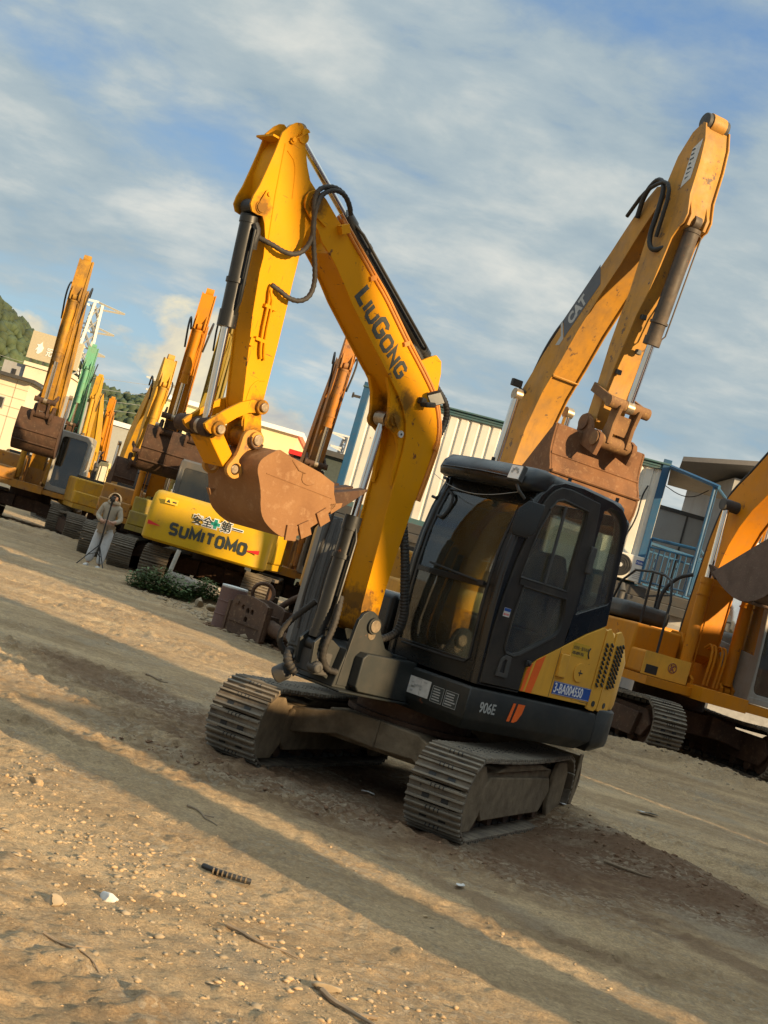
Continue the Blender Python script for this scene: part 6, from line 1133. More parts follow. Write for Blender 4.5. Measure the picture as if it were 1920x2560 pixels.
wf = thing('white_railing_block', 'grey upper storey with white railing at the right edge above the cab', 'building', (8.35, 30.2, 0))
mb = MB(); mb.b2(0.05, 5, 0.3, 4, 0, 5.9); mb.build('wall', simple('far_grey_wall', (0.25, 0.26, 0.27), 0.7), wf)
mb = MB(); mb.b2(-0.05, 0.05, -0.05, 0.05, 2.6, 4.9); mb.b2(0.05, 5, -0.03, 0.03, 4.55, 4.63); mb.b2(0.05, 5, -0.03, 0.03, 4.28, 4.32)
for k in range(12): mb.b2(0.3 + 0.35 * k, 0.33 + 0.35 * k, -0.02, 0.02, 3.2, 4.55)
mb.build('railing', WTX, wf)
mb = MB()
for k in range(8): mb.cyl((0.4 + 0.5 * k, 0.25, 4.7), (0.4 + 0.5 * k, 0.25, 5.8), 0.09, 8)
mb.build('dark_column', DGY, wf)
# louvred cabinet with cables behind the front boom
lc = thing('louvred_cabinet', 'dark grey ribbed machine cabinet with louvres behind the front boom cylinder', 'cabinet', (-0.78, 18.6, 0), rad(6))
mb = MB()
for k in range(10): mb.b2(0.02 + 0.10 * k, 0.08 + 0.10 * k, -0.02, 0.0, 0.3, 2.12)
mb.b2(0, 1.1, 0, 1.0, 0.25, 2.15); mb.build('case', simple('cabinet_grey', (0.085, 0.09, 0.092), 0.55, var=0.12), lc, bevel=0.008)
mb = MB(); mb.b2(0.38, 0.80, -0.045, -0.03, 0.6, 1.75); mb.mi = 1
for k in range(28): mb.box((0.59, -0.055, 0.63 + 0.04 * k), (0.38, 0.004, 0.03), Matrix.Rotation(rad(35), 3, 'X'))
mb.build('louvre', [RUB, DGY], lc, smooth=False)
mb = MB(); mb.tube([(0.1, -0.1, 2.35), (0.05, -0.14, 1.6), (0.0, -0.16, 1.0), (0.06, -0.18, 0.5)], 0.02, 8, smooth=2); mb.tube([(0.3, -0.08, 2.0), (0.2, -0.12, 1.3), (0.25, -0.13, 0.8), (0.28, -0.15, 0.4)], 0.016, 8, smooth=2); mb.build('hanging_hose', HOSE, lc)
# scrap between the machines
sd = thing('steel_drum', 'pinkish rusty steel drum with a pale lid behind the scrap breaker', 'drum', (-1.98, 21.5, 0))
mb = MB(); mb.cyl((0, 0, 0), (0, 0, 0.66), 0.22, 24)
for z in (0.22, 0.44): mb.cyl((0, 0, z - 0.012), (0, 0, z + 0.012), 0.228, 24)
mb.build('body', rust('pink_rust', (0.17, 0.10, 0.085), (0.12, 0.07, 0.06), (0.22, 0.16, 0.13)), sd, bevel=0.006)
mb = MB(); mb.cyl((0, 0, 0.66), (0, 0, 0.70), 0.215, 24); mb.build('lid', LBL, sd, bevel=0.01)
BRR = rust('dull_brown_rust', (0.12, 0.068, 0.042), (0.055, 0.034, 0.025), (0.24, 0.155, 0.09))
hb = thing('hydraulic_breaker', 'large brown side-plated hydraulic breaker lying on the ground by the drum', 'breaker', (-1.78, 21.15, 0.0), rad(-52))
for yy in (-0.16, 0.16):
    mb = MB(); mb.plate([(0, 0.02), (1.0, 0.0), (1.08, 0.05), (1.05, 0.56), (0.9, 0.62), (0.5, 0.66), (0.1, 0.62), (-0.05, 0.4)], [circ(0.35, 0.45, 0.045, 12), circ(0.5, 0.42, 0.05, 12), circ(0.63, 0.42, 0.045, 12), circ(0.5, 0.28, 0.05, 12)], yy - 0.025, yy + 0.025, 0.004)
    mb.b2(0.98, 1.06, yy - 0.05, yy + 0.05, 0.0, 0.58); mb.b2(0.05, 0.98, yy - 0.045, yy + 0.045, 0.20, 0.235); mb.b2(-0.06, 0.0, yy - 0.05, yy + 0.05, 0.02, 0.50); mb.b2(0.1, 0.22, yy - 0.05, yy + 0.05, 0.48, 0.53); mb.build('side_plate', BRR, hb)
mb = MB(); mb.b2(0.1, 0.95, -0.12, 0.12, 0.1, 0.45); mb.cyl((0.9, 0, 0.28), (1.35, 0, 0.24), 0.13, 16, 0.10); mb.cyl((1.3, 0, 0.24), (1.6, 0, 0.22), 0.07, 12, 0.04); mb.build('hammer_body', BRR, hb, bevel=0.01)
h2 = thing('breaker_bracket', 'smaller brown bracket with a rounded orange-lit end beside the breaker', 'bracket', (-1.05, 20.9, 0.0), rad(-58))
for yy in (-0.12, 0.12):
    mb = MB(); mb.plate([(0, 0.02), (0.7, 0.0), (0.78, 0.1), (0.72, 0.3), (0.86, 0.5), (0.78, 0.62), (0.5, 0.60), (0.0, 0.5)], [circ(0.72, 0.52, 0.05, 12)], yy - 0.025, yy + 0.025, 0.004); mb.build('side_plate', BRR, h2)
mb = MB(); mb.b2(0.05, 0.6, -0.1, 0.1, 0.1, 0.4); mb.build('core_block', BRR, h2, bevel=0.01)
rg_ = thing('rubber_ring', 'worn brown hose ring standing on the scrap heap', 'ring', (-1.50, 21.2, 0.72))
mb = MB(); mb.tube([(0.17 * math.cos(2 * PI * k / 24), 0.03 * math.sin(2 * PI * k / 12), 0.17 * math.sin(2 * PI * k / 24)) for k in range(25)], 0.032, 8); mb.build('ring_hose', BRR, rg_)
for i, (x, y, z, dx, dy, dz, r_, lab) in enumerate(((-1.25, 21.3, 0.5, 0.35, -0.1, 0.35, 0.05, 'short bent rusty pipe leaning on the scrap heap'), (-0.75, 20.6, 0.25, 0.5, -0.2, 0.25, 0.04, 'rusty bar lying across the scrap nearest the front boom'))):
    t_ = MB(); t_.tube([(0, 0, 0), (dx * .6, dy * .6, dz * .7), (dx, dy, dz)], r_, 10, smooth=1); o_ = t_.build('scrap_pipe', BRR); o_.location = (x, y, z); tag(o_, lab, 'pipe')
sc = MB()
for k in range(46): sc.box((rnd.uniform(-0.8, 0.6), rnd.uniform(-0.4, 0.5), rnd.uniform(0.02, 0.5)), (rnd.uniform(0.1, 0.4), rnd.uniform(0.04, 0.2), rnd.uniform(0.02, 0.1)), Matrix.Rotation(rnd.uniform(0, 3), 3, 'Z') @ Matrix.Rotation(rnd.uniform(-.5, .5), 3, 'X'))
o_ = sc.build('scrap_heap', RSD); o_.location = (-0.7, 21.4, 0.0); tag(o_, kind='stuff')
pl = MB(); pl.cyl((0, 0, 0), (0.12, 0.0, 0.95), 0.045, 10); o_ = pl.build('white_pole', simple('pole_white', (0.42, 0.40, 0.35), 0.6)); o_.location = (-3.88, 26.7, -0.05); tag(o_, 'pale short pole leaning under the lettered counterweight', 'pole')
cbk = MB(); cbk.loft([[(-0.6, -0.2, 0), (0.7, -0.25, 0), (0.7, 0.3, 0), (-0.6, 0.3, 0)], [(-0.55, -0.15, 0.38), (0.55, -0.2, 0.34), (0.55, 0.25, 0.34), (-0.55, 0.25, 0.38)]]); o_ = cbk.build('concrete_block', CON, bevel=0.05); o_.location = (-3.35, 27.1, 0.05); o_.rotation_euler = (0, 0, rad(-8)); tag(o_, 'weathered concrete block on the ground beneath the lettered counterweight', 'block')
for i, (x, y, r_, lab) in enumerate(((-2.9, 25.2, 0.17, 'largest grey boulder among the weeds'), (-2.55, 24.6, 0.12, 'smaller tan boulder right of the weeds'), (-2.1, 22.6, 0.16, 'flat grey boulder left of the steel drum'), (-1.75, 22.2, 0.13, 'small grey boulder just behind the steel drum'))):
    o_ = mesh_np('boulder', rock_np(ICO_V3, 100 + i, 0.7) * r_, ICO_F3, (STG,), smooth=False); o_.location = (x, y, r_ * 0.35 + 0.05); tag(o_, lab, 'boulder', 'boulders by the weeds')
def weed(x, y, w, h, n, label, seed, mat=LEAF, palm=False):
    g_ = random.Random(seed); V, F = [], []
    for k in range(n):
        a = g_.uniform(0, 6.28); rr2 = w * g_.random() ** 0.6; bx, by = rr2 * math.cos(a), rr2 * math.sin(a) * 0.5; hz_ = h * (1 - 0.6 * (rr2 / w) ** 2) * g_.uniform(0.4, 1.0)
        for j in range(5):
            z = hz_ * (j + 1) / 5; b = g_.uniform(0, 6.28); l = g_.uniform(0.05, 0.10) * (3.2 if palm else 1); d = Vector((math.cos(b), math.sin(b), g_.uniform(-0.4, 0.7))).normalized(); s = d.cross(Vector((0, 0, 1))).normalized() * l * (0.10 if palm else 0.30); c0 = Vector((bx, by, z if not palm else h * 0.3))
            i0 = len(V); V += [c0, c0 + d * l * 0.5 + s, c0 + d * l, c0 + d * l * 0.5 - s]; F.append((i0, i0 + 1, i0 + 2, i0 + 3))
    o = mesh_np('weed_clump', np.array([v[:] for v in V]), np.array(F), (mat,)); o.location = (x, y, G(x, y)); tag(o, label, 'weeds', 'weed clumps in the yard'); return o
weed(-3.75, 25.7, 0.70, 0.55, 700, 'broad green weed clump left of the pale pole', 1); weed(-2.95, 25.9, 0.40, 0.45, 320, 'small green weed clump right of the pale pole', 2); weed(-1.15, 22.6, 0.30, 0.75, 60, 'dark spiky plant behind the scrap heap', 3, LEAF, True)

# left: pale works building with a roof sign
ob = thing('works_building', 'cream works building with grooved walls and a small square window at the left edge', 'building', (-23.0, 80, 0))
BCR = simple('cream_render', (0.72, 0.62, 0.45), 0.8, var=0.05, scale=1.5)
mb = MB(); mb.b2(-22, 0.2, 0, 14, 0, 6.95); mb.build('wall', BCR, ob)
mb = MB()
for z in (4.6, 5.2, 5.8, 6.4): mb.b2(-22, 0.2, -0.02, 0.0, z, z + 0.04)
mb.b2(-0.6, -0.56, -0.02, 0, 0, 6.9); mb.build('groove', simple('groove_shadow', (0.42, 0.34, 0.24), 0.8), ob)
mb = MB(); mb.b2(-22.4, 0.6, -0.6, 14.4, 6.95, 7.15); mb.build('roof', DGY, ob)
for x_, z_ in ((-1.35, 5.35), (-2.6, 6.3)):
    mb = MB(); mb.b2(x_ - 0.36, x_ + 0.36, -0.06, 0.0, z_ - 0.36, z_ + 0.36); w_ = mb.build('window', GRW, ob); mb = MB(); mb.b2(x_ - 0.30, x_ + 0.30, -0.09, -0.062, z_ - 0.3, z_ + 0.3); mb.build('pane', GLD, w_, smooth=False)
tw = thing('stair_tower', 'cream stair tower with a grey side wing under the roof sign', 'building', (-26.3, 90, 0))
mb = MB(); mb.b2(0, 3.2, 0, 5, 0, 8.9); mb.b2(-0.15, 3.35, -0.15, 5.2, 8.75, 9.0); mb.build('wall', BCR, tw)
mb = MB(); mb.b2(-1.6, -0.02, 0.3, 4, 0, 8.75); mb.build('side_wing', GRW, tw)
mb = MB(); mb.b2(-0.9, -0.6, 0.25, 0.3, 7.4, 8.3); mb.build('window', GLD, tw, smooth=False)
sg = thing('roof_sign', 'large pale sign board with white emblem and two characters above the stair tower', 'sign', (-26.5, 90.1, 9.15), rad(-2))
mb = MB(); mb.b2(0, 3.6, 0, 0.3, 0.15, 2.05); mb.build('board', simple('sign_board', (0.46, 0.40, 0.27), 0.6, var=0.06), sg)
mb = MB()
for x_ in (0.3, 1.2, 2.2, 3.2): mb.b2(x_, x_ + 0.08, 0.05, 0.2, -0.2, 0.15)
mb.build('leg', DGY, sg)
mb = MB(); mb.text('\u51a0\u51ef', 0.62, Matrix(((1, 0, 0, 1.25), (0, 0, -1, -0.02), (0, 1, 0, 0.62), (0, 0, 0, 1))), 0.01, 0.008); mb.plate([(0.45, 0.75), (0.62, 0.85), (0.6, 0.6), (0.75, 0.55), (0.95, 0.75), (1.02, 1.05), (0.88, 1.2), (0.85, 1.45), (0.7, 1.22), (0.5, 1.2), (0.62, 1.05)], [], -0.02, 0.0); mb.build('emblem', WTX, sg, smooth=False)
# sheds in the middle distance
def shed(nm, lab, x0, x1, y, z1, mat, roofmat, dep=10, ov=0.3):
    t_ = thing(nm, lab, 'shed', (x0, y, 0)); m_ = MB(); m_.b2(0, x1 - x0, 0, dep, 0, z1); m_.build('wall', mat, t_); m_ = MB(); m_.b2(-ov, x1 - x0 + ov, -ov, dep + ov, z1, z1 + 0.25); m_.build('roof', roofmat, t_); return t_
shed('works_shed', 'pale yellow shed with white roof edge seen right of the front arm', -14.0, -5.9, 75, 7.9, simple('shed_cream', (0.72, 0.62, 0.34), 0.8, var=0.05, scale=1), WTX)
rs = shed('canopy_shed', 'dark shed with a red fascia between the bucket and the rusty arm', -5.6, -2.9, 72, 6.6, DGY, RED)
shed('long_shed', 'long dark green shed behind the louvred cabinet', -4.0, 4.0, 62, 6.3, simple('shed_green', (0.04, 0.055, 0.05), 0.7), DGY)
ks = shed('cream_kiosk', 'low cream ribbed kiosk right of the rusty arm', -2.4, 1.5, 52, 4.15, CRM, GRW, 4)
shed('grey_tank_block', 'plain grey block behind the green excavator', -17.4, -15.3, 64, 5.5, GRW, GRW, 4, 0.0)
shed('grey_hut', 'long grey hut behind the two thin yellow arms', -15.2, -9.0, 70, 5.35, simple('hut_grey', (0.36, 0.37, 0.34), 0.7, var=0.08), WTX, 6, 0.1)
# pylons and lines
PYM = simple('galvanised_steel', (0.50, 0.50, 0.46), 0.5, 0.3, var=0.1)
def pylon(lab, x, y, z, h, w, rz, mat):
    t_ = thing('pylon', lab, 'pylon', (x, y, z), rz, 'lattice pylons on the hills'); m_ = MB(); r_ = w * 0.028
    def wd(k): return w * (0.5 - 0.36 * min(1, k / 0.62)) if k < 0.62 else w * 0.14 * (1 - 0.45 * (k - 0.62) / 0.38)
    lv = [0, 0.16, 0.30, 0.42, 0.52, 0.62, 0.72, 0.82, 0.91, 1.0]
    for sx in (-1, 1):
        for sy in (-1, 1): m_.tube([(sx * wd(k), sy * wd(k), k * h) for k in lv], r_ * 1.3, 4)
    for a, b in zip(lv, lv[1:]):
        for s in (-1, 1):
            m_.tube([(-wd(a), s * wd(a), a * h), (wd(b), s * wd(b), b * h)], r_ * 0.6, 3); m_.tube([(wd(a), s * wd(a), a * h), (-wd(b), s * wd(b), b * h)], r_ * 0.6, 3)
            m_.tube([(s * wd(a), -wd(a), a * h), (s * wd(b), wd(b), b * h)], r_ * 0.6, 3); m_.tube([(s * wd(b), -wd(b), b * h), (s * wd(b), wd(b), b * h)], r_ * 0.6, 3)
    m_.build('tower', mat, t_, smooth=False)
    for k, l_ in ((0.70, 0.30), (0.84, 0.34), (0.985, 0.40)):
        q = MB()
        for s in (-1, 1): q.tube([(0, 0, k * h + 0.03 * h), (s * w * l_ * 1.4, 0, k * h + 0.012 * h)], r_ * 0.9, 3); q.tube([(0, 0, k * h - 0.012 * h), (s * w * l_ * 1.4, 0, k * h + 0.012 * h)], r_ * 0.9, 3)
        q.build('cross_arm', mat, t_, smooth=False)
    return t_
pylon('tall nearest lattice pylon beside the left excavator arm', -63.2, 250, 5, 31.5, 9.5, rad(20), PYM)
PYD = simple('far_steel', (0.33, 0.34, 0.34), 0.7, 0.0)
pylon('faint far lattice pylon left of the orange arm', -56.3, 300, 12, 18.5, 8, rad(30), PYD); pylon('faint far lattice pylon right of the rusty arm', -8.2, 200, 7, 13.4, 6.5, rad(40), PYD)
for k, (za, xa) in enumerate(((29.5, -58.6), (27.0, -58.8), (24.5, -59.0), (22.5, -59.0))):
    t_ = MB(); t_.tube([(xa + 2.5, 300, za), (xa - 14, 302, za - 2.2), (xa - 32, 305, za - 3.0), (xa - 60, 310, za - 2)], 0.05, 4); o_ = t_.build('power_line', PYD); tag(o_, 'thin sagging power line left of the far pylon', 'power line', 'power lines to the far pylon')
# wooded hills
def hill_z(x, y):
    z = 52 * np.exp(-(((x + 140) / 30) ** 2 + ((y - 370) / 60) ** 2)) + 31 * np.exp(-(((x + 104) / 27) ** 2 + ((y - 420) / 50) ** 2)) + 27.5 * np.exp(-(((x + 72) / 17) ** 2 + ((y - 420) / 45) ** 2)) + 15 * np.exp(-(((x + 45) / 20) ** 2 + ((y - 420) / 45) ** 2))
    return z - 2
hx = np.linspace(-230, -10, 70); hy = np.linspace(280, 500, 40); HXX, HYY = np.meshgrid(hx, hy); HZZ = hill_z(HXX, HYY); idx = np.arange(HXX.size).reshape(HXX.shape)
hq = np.stack([idx[:-1, :-1], idx[:-1, 1:], idx[1:, 1:], idx[1:, :-1]], -1).reshape(-1, 4)
tag(mesh_np('hills', np.stack([HXX, HYY, HZZ], -1).reshape(-1, 3), hq, (TREE,), smooth=True), kind='structure')
fr_ = random.Random(11); FV, FF = [], []
for k in range(5200):
    x, y = fr_.uniform(-175, -35), fr_.uniform(300, 430); z = float(hill_z(np.array(x), np.array(y)))
    if z < 4: continue
    s = fr_.uniform(1.0, 2.1); FF.append(ICO_F + len(ICO_V) * len(FV)); jit = np.random.default_rng(k).normal(0, 0.16, ICO_V.shape); FV.append((ICO_V + jit) * s * np.array([1, 1, 1.1]) + np.array([x, y, z + s * 0.6]))
tag(mesh_np('forest', np.concatenate(FV), np.concatenate(FF), (TREE,)), kind='stuff')
# unseen containers, pillar, building and excavator added out of frame to cast shade
def at_sun(al, pe): return (SX * al + 0.643 * pe, SY * al + 0.766 * pe)
def box_container(lab, al, pe, z, mat, along=True, ln=6.06):
    x, y = at_sun(al, pe); t_ = thing('shade_container', lab, 'container', (x, y, z), math.atan2(SY, SX) + (0 if along else PI / 2), 'containers added out of view to cast shade'); m_ = MB(); n_ = int(ln / 0.28)
    for sy_ in (0.04, 2.40): 
        for k in range(n_): m_.b2(0.15 + 0.28 * k, 0.30 + 0.28 * k, sy_ - 0.02, sy_ + 0.02, 0.15, 2.45)
    m_.b2(0.06, ln - 0.06, 0.06, 2.38, 0.10, 2.55); m_.build('ribbed_wall', mat, t_); m_ = MB()
    for a in (0, ln - 0.14):
        for b in (0, 2.30): m_.b2(a, a + 0.14, b, b + 0.14, 0, 2.59)
    for a in (0, 2.30):
        for z_ in (0, 2.45): m_.b2(0.14, ln - 0.14, a, a + 0.14, z_, z_ + 0.14)
    m_.build('steel_frame', mat, t_); return t_
CB = paint('container_blue', (0.03, 0.10, 0.25), wear=0.2, dirt=0.3); CR_ = paint('container_red', (0.25, 0.05, 0.03), wear=0.2, dirt=0.3)
box_container('blue container added out of view to shade the ground by the front tracks', 0.6, 5.85, 0, CB); box_container('red container added out of view on top of the blue one to shade the front cab', 1.0, 7.25, 2.6, CR_); box_container('red container added out of view on the ground beside the blue one for shade', 0.9, 8.32, 0, CR_)
box_container('blue container added out of view past the red ones to shade the ground at right', 0.9, 9.72 + 1.05, 0, CB)
for k, (al_, pe_, z_, m_, lb) in enumerate(((-1.0, 13.3, 0, CB, 'blue container lying across out of view, third in the added shade row'), (-0.9, 13.4, 2.6, CR_, 'red container lying across on the third blue one, added out of view for shade'), (0.0, 19.5, 0, CR_, 'red container lying across out of view, farthest in the added shade row'), (0.1, 19.4, 2.6, CB, 'blue container lying across on the farthest red one, added out of view for shade'))): box_container(lb, al_ + 2.44, pe_, z_, m_, False)
gp = thing('shade_pillar', 'square concrete pillar added out of view for its shadow band on the ground', 'pillar', (*at_sun(0.8, 5.28), 0), math.atan2(SY, SX)); m_ = MB(); m_.b2(-0.33, 0.33, -0.33, 0.33, 0, 2.6); m_.build('shaft', CON, gp, bevel=0.02); m_ = MB(); m_.b2(-0.35, 0.35, -0.35, 0.35, 2.6, 2.75); m_.build('cap', CON, gp, bevel=0.02)  # unseen pillar added to throw the narrow shadow band across the foreground
wk = thing('shade_building', 'tall grey gabled block added out of view to shade the person', 'building', (*at_sun(3.4, 15.9), 0), math.atan2(SY, SX)); m_ = MB(); m_.b2(0, 9, 0, 2.6, 0, 8.6); m_.build('wall', GRW, wk); m_ = MB(); m_._add([(-0.2, -0.2, 8.6), (9.2, -0.2, 8.6), (9.2, 1.3, 9.2), (-0.2, 1.3, 9.2), (9.2, 2.8, 8.6), (-0.2, 2.8, 8.6)], [(0, 1, 2, 3), (3, 2, 4, 5), (0, 3, 5), (1, 4, 2), (0, 5, 4, 1)]); m_.build('roof', DGY, wk)  # unseen tall block added to shade the person and the ground around
for k in range(3): m_ = MB(); m_.b2(1 + 2.6 * k, 2.4 + 2.6 * k, -0.03, 0.0, 4.6, 6.0); m_.build('window', GLD, wk, smooth=False)
ox, oy = at_sun(7.0, 8.55)
excavator('yellow excavator with a raised arm parked beyond the stacked containers', ox, oy, -40, Y2, CABG, pose=dict(boom=[(0.3, 1.7), (0.5, 3.6), (0.95, 5.2), (1.55, 6.15), (2.45, 6.95)], arm=[(2.1, 6.5), (2.75, 7.5), (3.1, 8.2), (3.7, 9.4), (4.1, 10.3)], A1=(4.1, 10.3), link=(3.8, 9.9), rod=(4.5, 10.0), cyl0=(3.4, 8.3)))  # unseen machine added, boom posed to shade the lettered front boom
# ------------------------------------------------------------------ the person with a camera on a tripod
SKIN = simple('skin', (0.42, 0.24, 0.16), 0.6, var=0.05); HOOD = simple('beige_fleece', (0.36, 0.31, 0.235), 0.9, var=0.10, scale=14, bmp=0.5, spec=0.1); JEAN = simple('pale_jeans', (0.50, 0.51, 0.52), 0.85, var=0.12, scale=10, spec=0.1); SHOE = simple('white_shoe', (0.62, 0.60, 0.56), 0.6, var=0.08); TAN_ = simple('tan_hem', (0.30, 0.225, 0.15), 0.9, spec=0.1)
def skin_mesh(name, verts, edges, mats, parent, sub=2):
    me = bpy.data.meshes.new(name); me.from_pydata([v[:3] for v in verts], edges, []); o = bpy.data.objects.new(name, me); COL.objects.link(o)
    m = o.modifiers.new('skin', 'SKIN'); m.use_smooth_shade = True
    for i, v in enumerate(verts):
        r = v[3]; me.skin_vertices[0].data[i].radius = r if isinstance(r, tuple) else (r, r)
    me.skin_vertices[0].data[0].use_root = True
    s = o.modifiers.new('sub', 'SUBSURF'); s.levels = sub; s.render_levels = sub
    for mt in (mats if isinstance(mats, list) else [mats]): me.materials.append(mt)
    o.parent = parent; return o
PX0, PY0 = -5.38, 27.1
per = thing('person', 'person in beige hooded top and pale jeans filming with a tripod camera', 'person', (PX0, PY0, G(PX0, PY0)), rad(0))
# faces the camera (-y), a little to the image right; height about 1.62
skin_mesh('body', [(0, 0, 0.86, (0.13, 0.10)), (0, 0.0, 1.02, (0.14, 0.10)), (0, -0.01, 1.20, (0.155, 0.11)), (0, -0.01, 1.32, (0.13, 0.09)), (0.01, -0.03, 1.40, 0.055), (0.02, -0.06, 1.48, 0.075), (0.02, -0.07, 1.56, 0.078),
    (-0.10, 0.0, 0.80, 0.09), (-0.13, -0.01, 0.45, 0.062), (-0.17, 0.01, 0.09, 0.045), (0.10, -0.02, 0.80, 0.09), (0.09, -0.05, 0.45, 0.062), (0.075, -0.04, 0.09, 0.045),
    (-0.16, -0.01, 1.30, 0.055), (-0.23, -0.05, 1.08, 0.045), (-0.08, -0.24, 1.00, 0.036), (-0.02, -0.30, 1.00, 0.03), (0.17, -0.02, 1.30, 0.055), (0.26, -0.07, 1.09, 0.045), (0.16, -0.26, 1.01, 0.036), (0.10, -0.31, 1.01, 0.03)],
    [(0, 1), (1, 2), (2, 3), (3, 4), (4, 5), (5, 6), (0, 7), (7, 8), (8, 9), (0, 10), (10, 11), (11, 12), (3, 13), (13, 14), (14, 15), (15, 16), (3, 17), (17, 18), (18, 19), (19, 20)], SKIN, per)
skin_mesh('hooded_top', [(0, 0, 0.93, (0.15, 0.115)), (0, 0.0, 1.05, (0.15, 0.115)), (0, -0.01, 1.20, (0.155, 0.12)), (0, 0.0, 1.33, (0.12, 0.10)), (0.01, 0.02, 1.42, 0.08), (-0.16, -0.01, 1.30, 0.07), (-0.23, -0.05, 1.08, 0.06), (-0.10, -0.22, 1.00, 0.048), (0.17, -0.02, 1.30, 0.07), (0.26, -0.07, 1.08, 0.06), (0.16, -0.24, 1.01, 0.048)],
    [(0, 1), (1, 2), (2, 3), (3, 4), (3, 5), (5, 6), (6, 7), (3, 8), (8, 9), (9, 10)], HOOD, per)
mb = MB(); rings = []                        # the hood: an open shell round the head
for a_ in range(-10, 191, 20):
    q = rad(a_); rings.append([(0.02 + 0.135 * math.cos(q), yy, 1.50 + 0.135 * math.sin(q) * (1.05 if math.sin(q) > 0 else 1.0) - 0.02) for yy in (-0.13, -0.05, 0.03)] + [(0.02 + 0.10 * math.cos(q), 0.07, 1.50 + 0.10 * math.sin(q) - 0.02), (0.02 + 0.02 * math.cos(q), 0.09, 1.50 + 0.02 * math.sin(q) - 0.02)])
mb.loft(rings, caps=False, closed=False)
mb.loft([[(0.02 + 0.13 * math.cos(2 * PI * k / 16), -0.03 + 0.10 * math.sin(2 * PI * k / 16), 1.37) for k in range(16)], [(0.02 + 0.15 * math.cos(2 * PI * k / 16), -0.03 + 0.12 * math.sin(2 * PI * k / 16), 1.41) for k in range(16)], [(0.02 + 0.125 * math.cos(2 * PI * k / 16), -0.03 + 0.10 * math.sin(2 * PI * k / 16), 1.46) for k in range(16)]], caps=False)
hd_ = mb.build('hood', HOOD, per, ang=80); sd_ = hd_.modifiers.new('thick', 'SOLIDIFY'); sd_.thickness = 0.018; hd_.modifiers.new('s', 'SUBSURF').render_levels = 1
skin_mesh('jeans', [(0, 0, 0.90, (0.15, 0.115)), (-0.10, 0.0, 0.78, 0.105), (-0.135, -0.01, 0.45, 0.095), (-0.175, 0.01, 0.10, 0.088), (0.10, -0.02, 0.78, 0.105), (0.09, -0.05, 0.45, 0.095), (0.075, -0.04, 0.10, 0.088)], [(0, 1), (1, 2), (2, 3), (0, 4), (4, 5), (5, 6)], JEAN, per)
mb = MB(); mb.loft([[(0.19 * math.cos(2 * PI * k / 20), 0.145 * math.sin(2 * PI * k / 20), z) for k in range(20)] for z in (0.80, 0.88, 0.95)], caps=False); mb.build('shirt_hem', TAN_, per)
for sx_, yy in ((-0.18, 0.0), (0.08, -0.05)):
    skin_mesh('shoe', [(sx_, yy + 0.06, 0.05, (0.045, 0.045)), (sx_, yy - 0.04, 0.045, (0.05, 0.042)), (sx_ - 0.01, yy - 0.15, 0.035, (0.045, 0.032))], [(0, 1), (1, 2)], SHOE, per, 2)
for sx_, hx_ in ((-1, -0.02), (1, 0.10)):    # hands: palm, four fingers and thumb closed on the pole
    V = [(hx_ - 0.02 * sx_ * -1, -0.28, 1.005, 0.026), (hx_ + sx_ * -0.02, -0.315, 1.005, 0.028)]; E_ = [(0, 1)]
    for f in range(4): z_ = 1.035 - 0.02 * f; i0 = len(V); V += [(hx_ - sx_ * 0.035, -0.345, z_, 0.009), (0.04, -0.372 + 0.004 * f, z_, 0.008), (0.04 + sx_ * -0.028, -0.352, z_, 0.007)]; E_ += [(1, i0), (i0, i0 + 1), (i0 + 1, i0 + 2)]
    i0 = len(V); V += [(hx_ - sx_ * 0.03, -0.31, 1.04, 0.011), (0.04 - sx_ * -0.01, -0.335, 1.055, 0.009)]; E_ += [(1, i0), (i0, i0 + 1)]
    skin_mesh('hand', V, E_, SKIN, per, 1)
mb = MB(); mb.cyl((0.02, -0.145, 1.495), (0.02, -0.165, 1.485), 0.012, 8, 0.016)
for s in (-1, 1): mb.mi = 1; mb.box((0.02 + s * 0.03, -0.146, 1.525), (0.028, 0.006, 0.010)); mb.box((0.02 + s * 0.03, -0.148, 1.545), (0.035, 0.006, 0.006))
mb.box((0.02, -0.138, 1.455), (0.04, 0.006, 0.008)); mb.build('face', [SKIN, PNL], per)
tp = thing('camera_tripod', 'black tripod with a small camera held by the person', 'tripod', (PX0 + 0.04, PY0 - 0.36, G(PX0, PY0 - 0.36)))
mb = MB(); mb.cyl((0, 0, 0.35), (0, 0, 1.32), 0.016, 8); mb.build('column', RUB, tp)
for a_ in (80, 200, 320): mb = MB(); mb.cyl((0, 0, 0.48), (0.34 * math.cos(rad(a_)), 0.34 * math.sin(rad(a_)), 0.0), 0.011, 6); mb.cyl((0, 0, 0.32), (0.18 * math.cos(rad(a_)), 0.18 * math.sin(rad(a_)), 0.23), 0.007, 6); mb.build('leg', RUB, tp)
mb = MB(); mb.b2(-0.02, 0.02, -0.02, 0.02, 1.30, 1.38); mb.b2(-0.045, 0.045, -0.03, 0.03, 1.38, 1.50); mb.cyl((0.01, -0.03, 1.44), (0.01, -0.10, 1.44), 0.032, 12); mb.build('camera_body', RUB, tp, bevel=0.005)
mb = MB(); mb.loft([[(-0.13, -0.20, 0.74), (0.06, -0.22, 0.76), (0.06, -0.12, 0.76), (-0.13, -0.12, 0.74)], [(-0.10, -0.20, 0.92), (0.05, -0.22, 0.94), (0.05, -0.13, 0.94), (-0.10, -0.13, 0.92)]]); mb.tube([(-0.11, -0.15, 0.92), (-0.16, -0.13, 1.15), (-0.10, -0.05, 1.36)], 0.012, 6, smooth=1); bg_ = mb.build('shoulder_bag', TAN_, None, bevel=0.015); bg_.location = (PX0, PY0, G(PX0, PY0)); tag(bg_, 'tan shoulder bag hanging at the hip of the hooded person', 'bag')
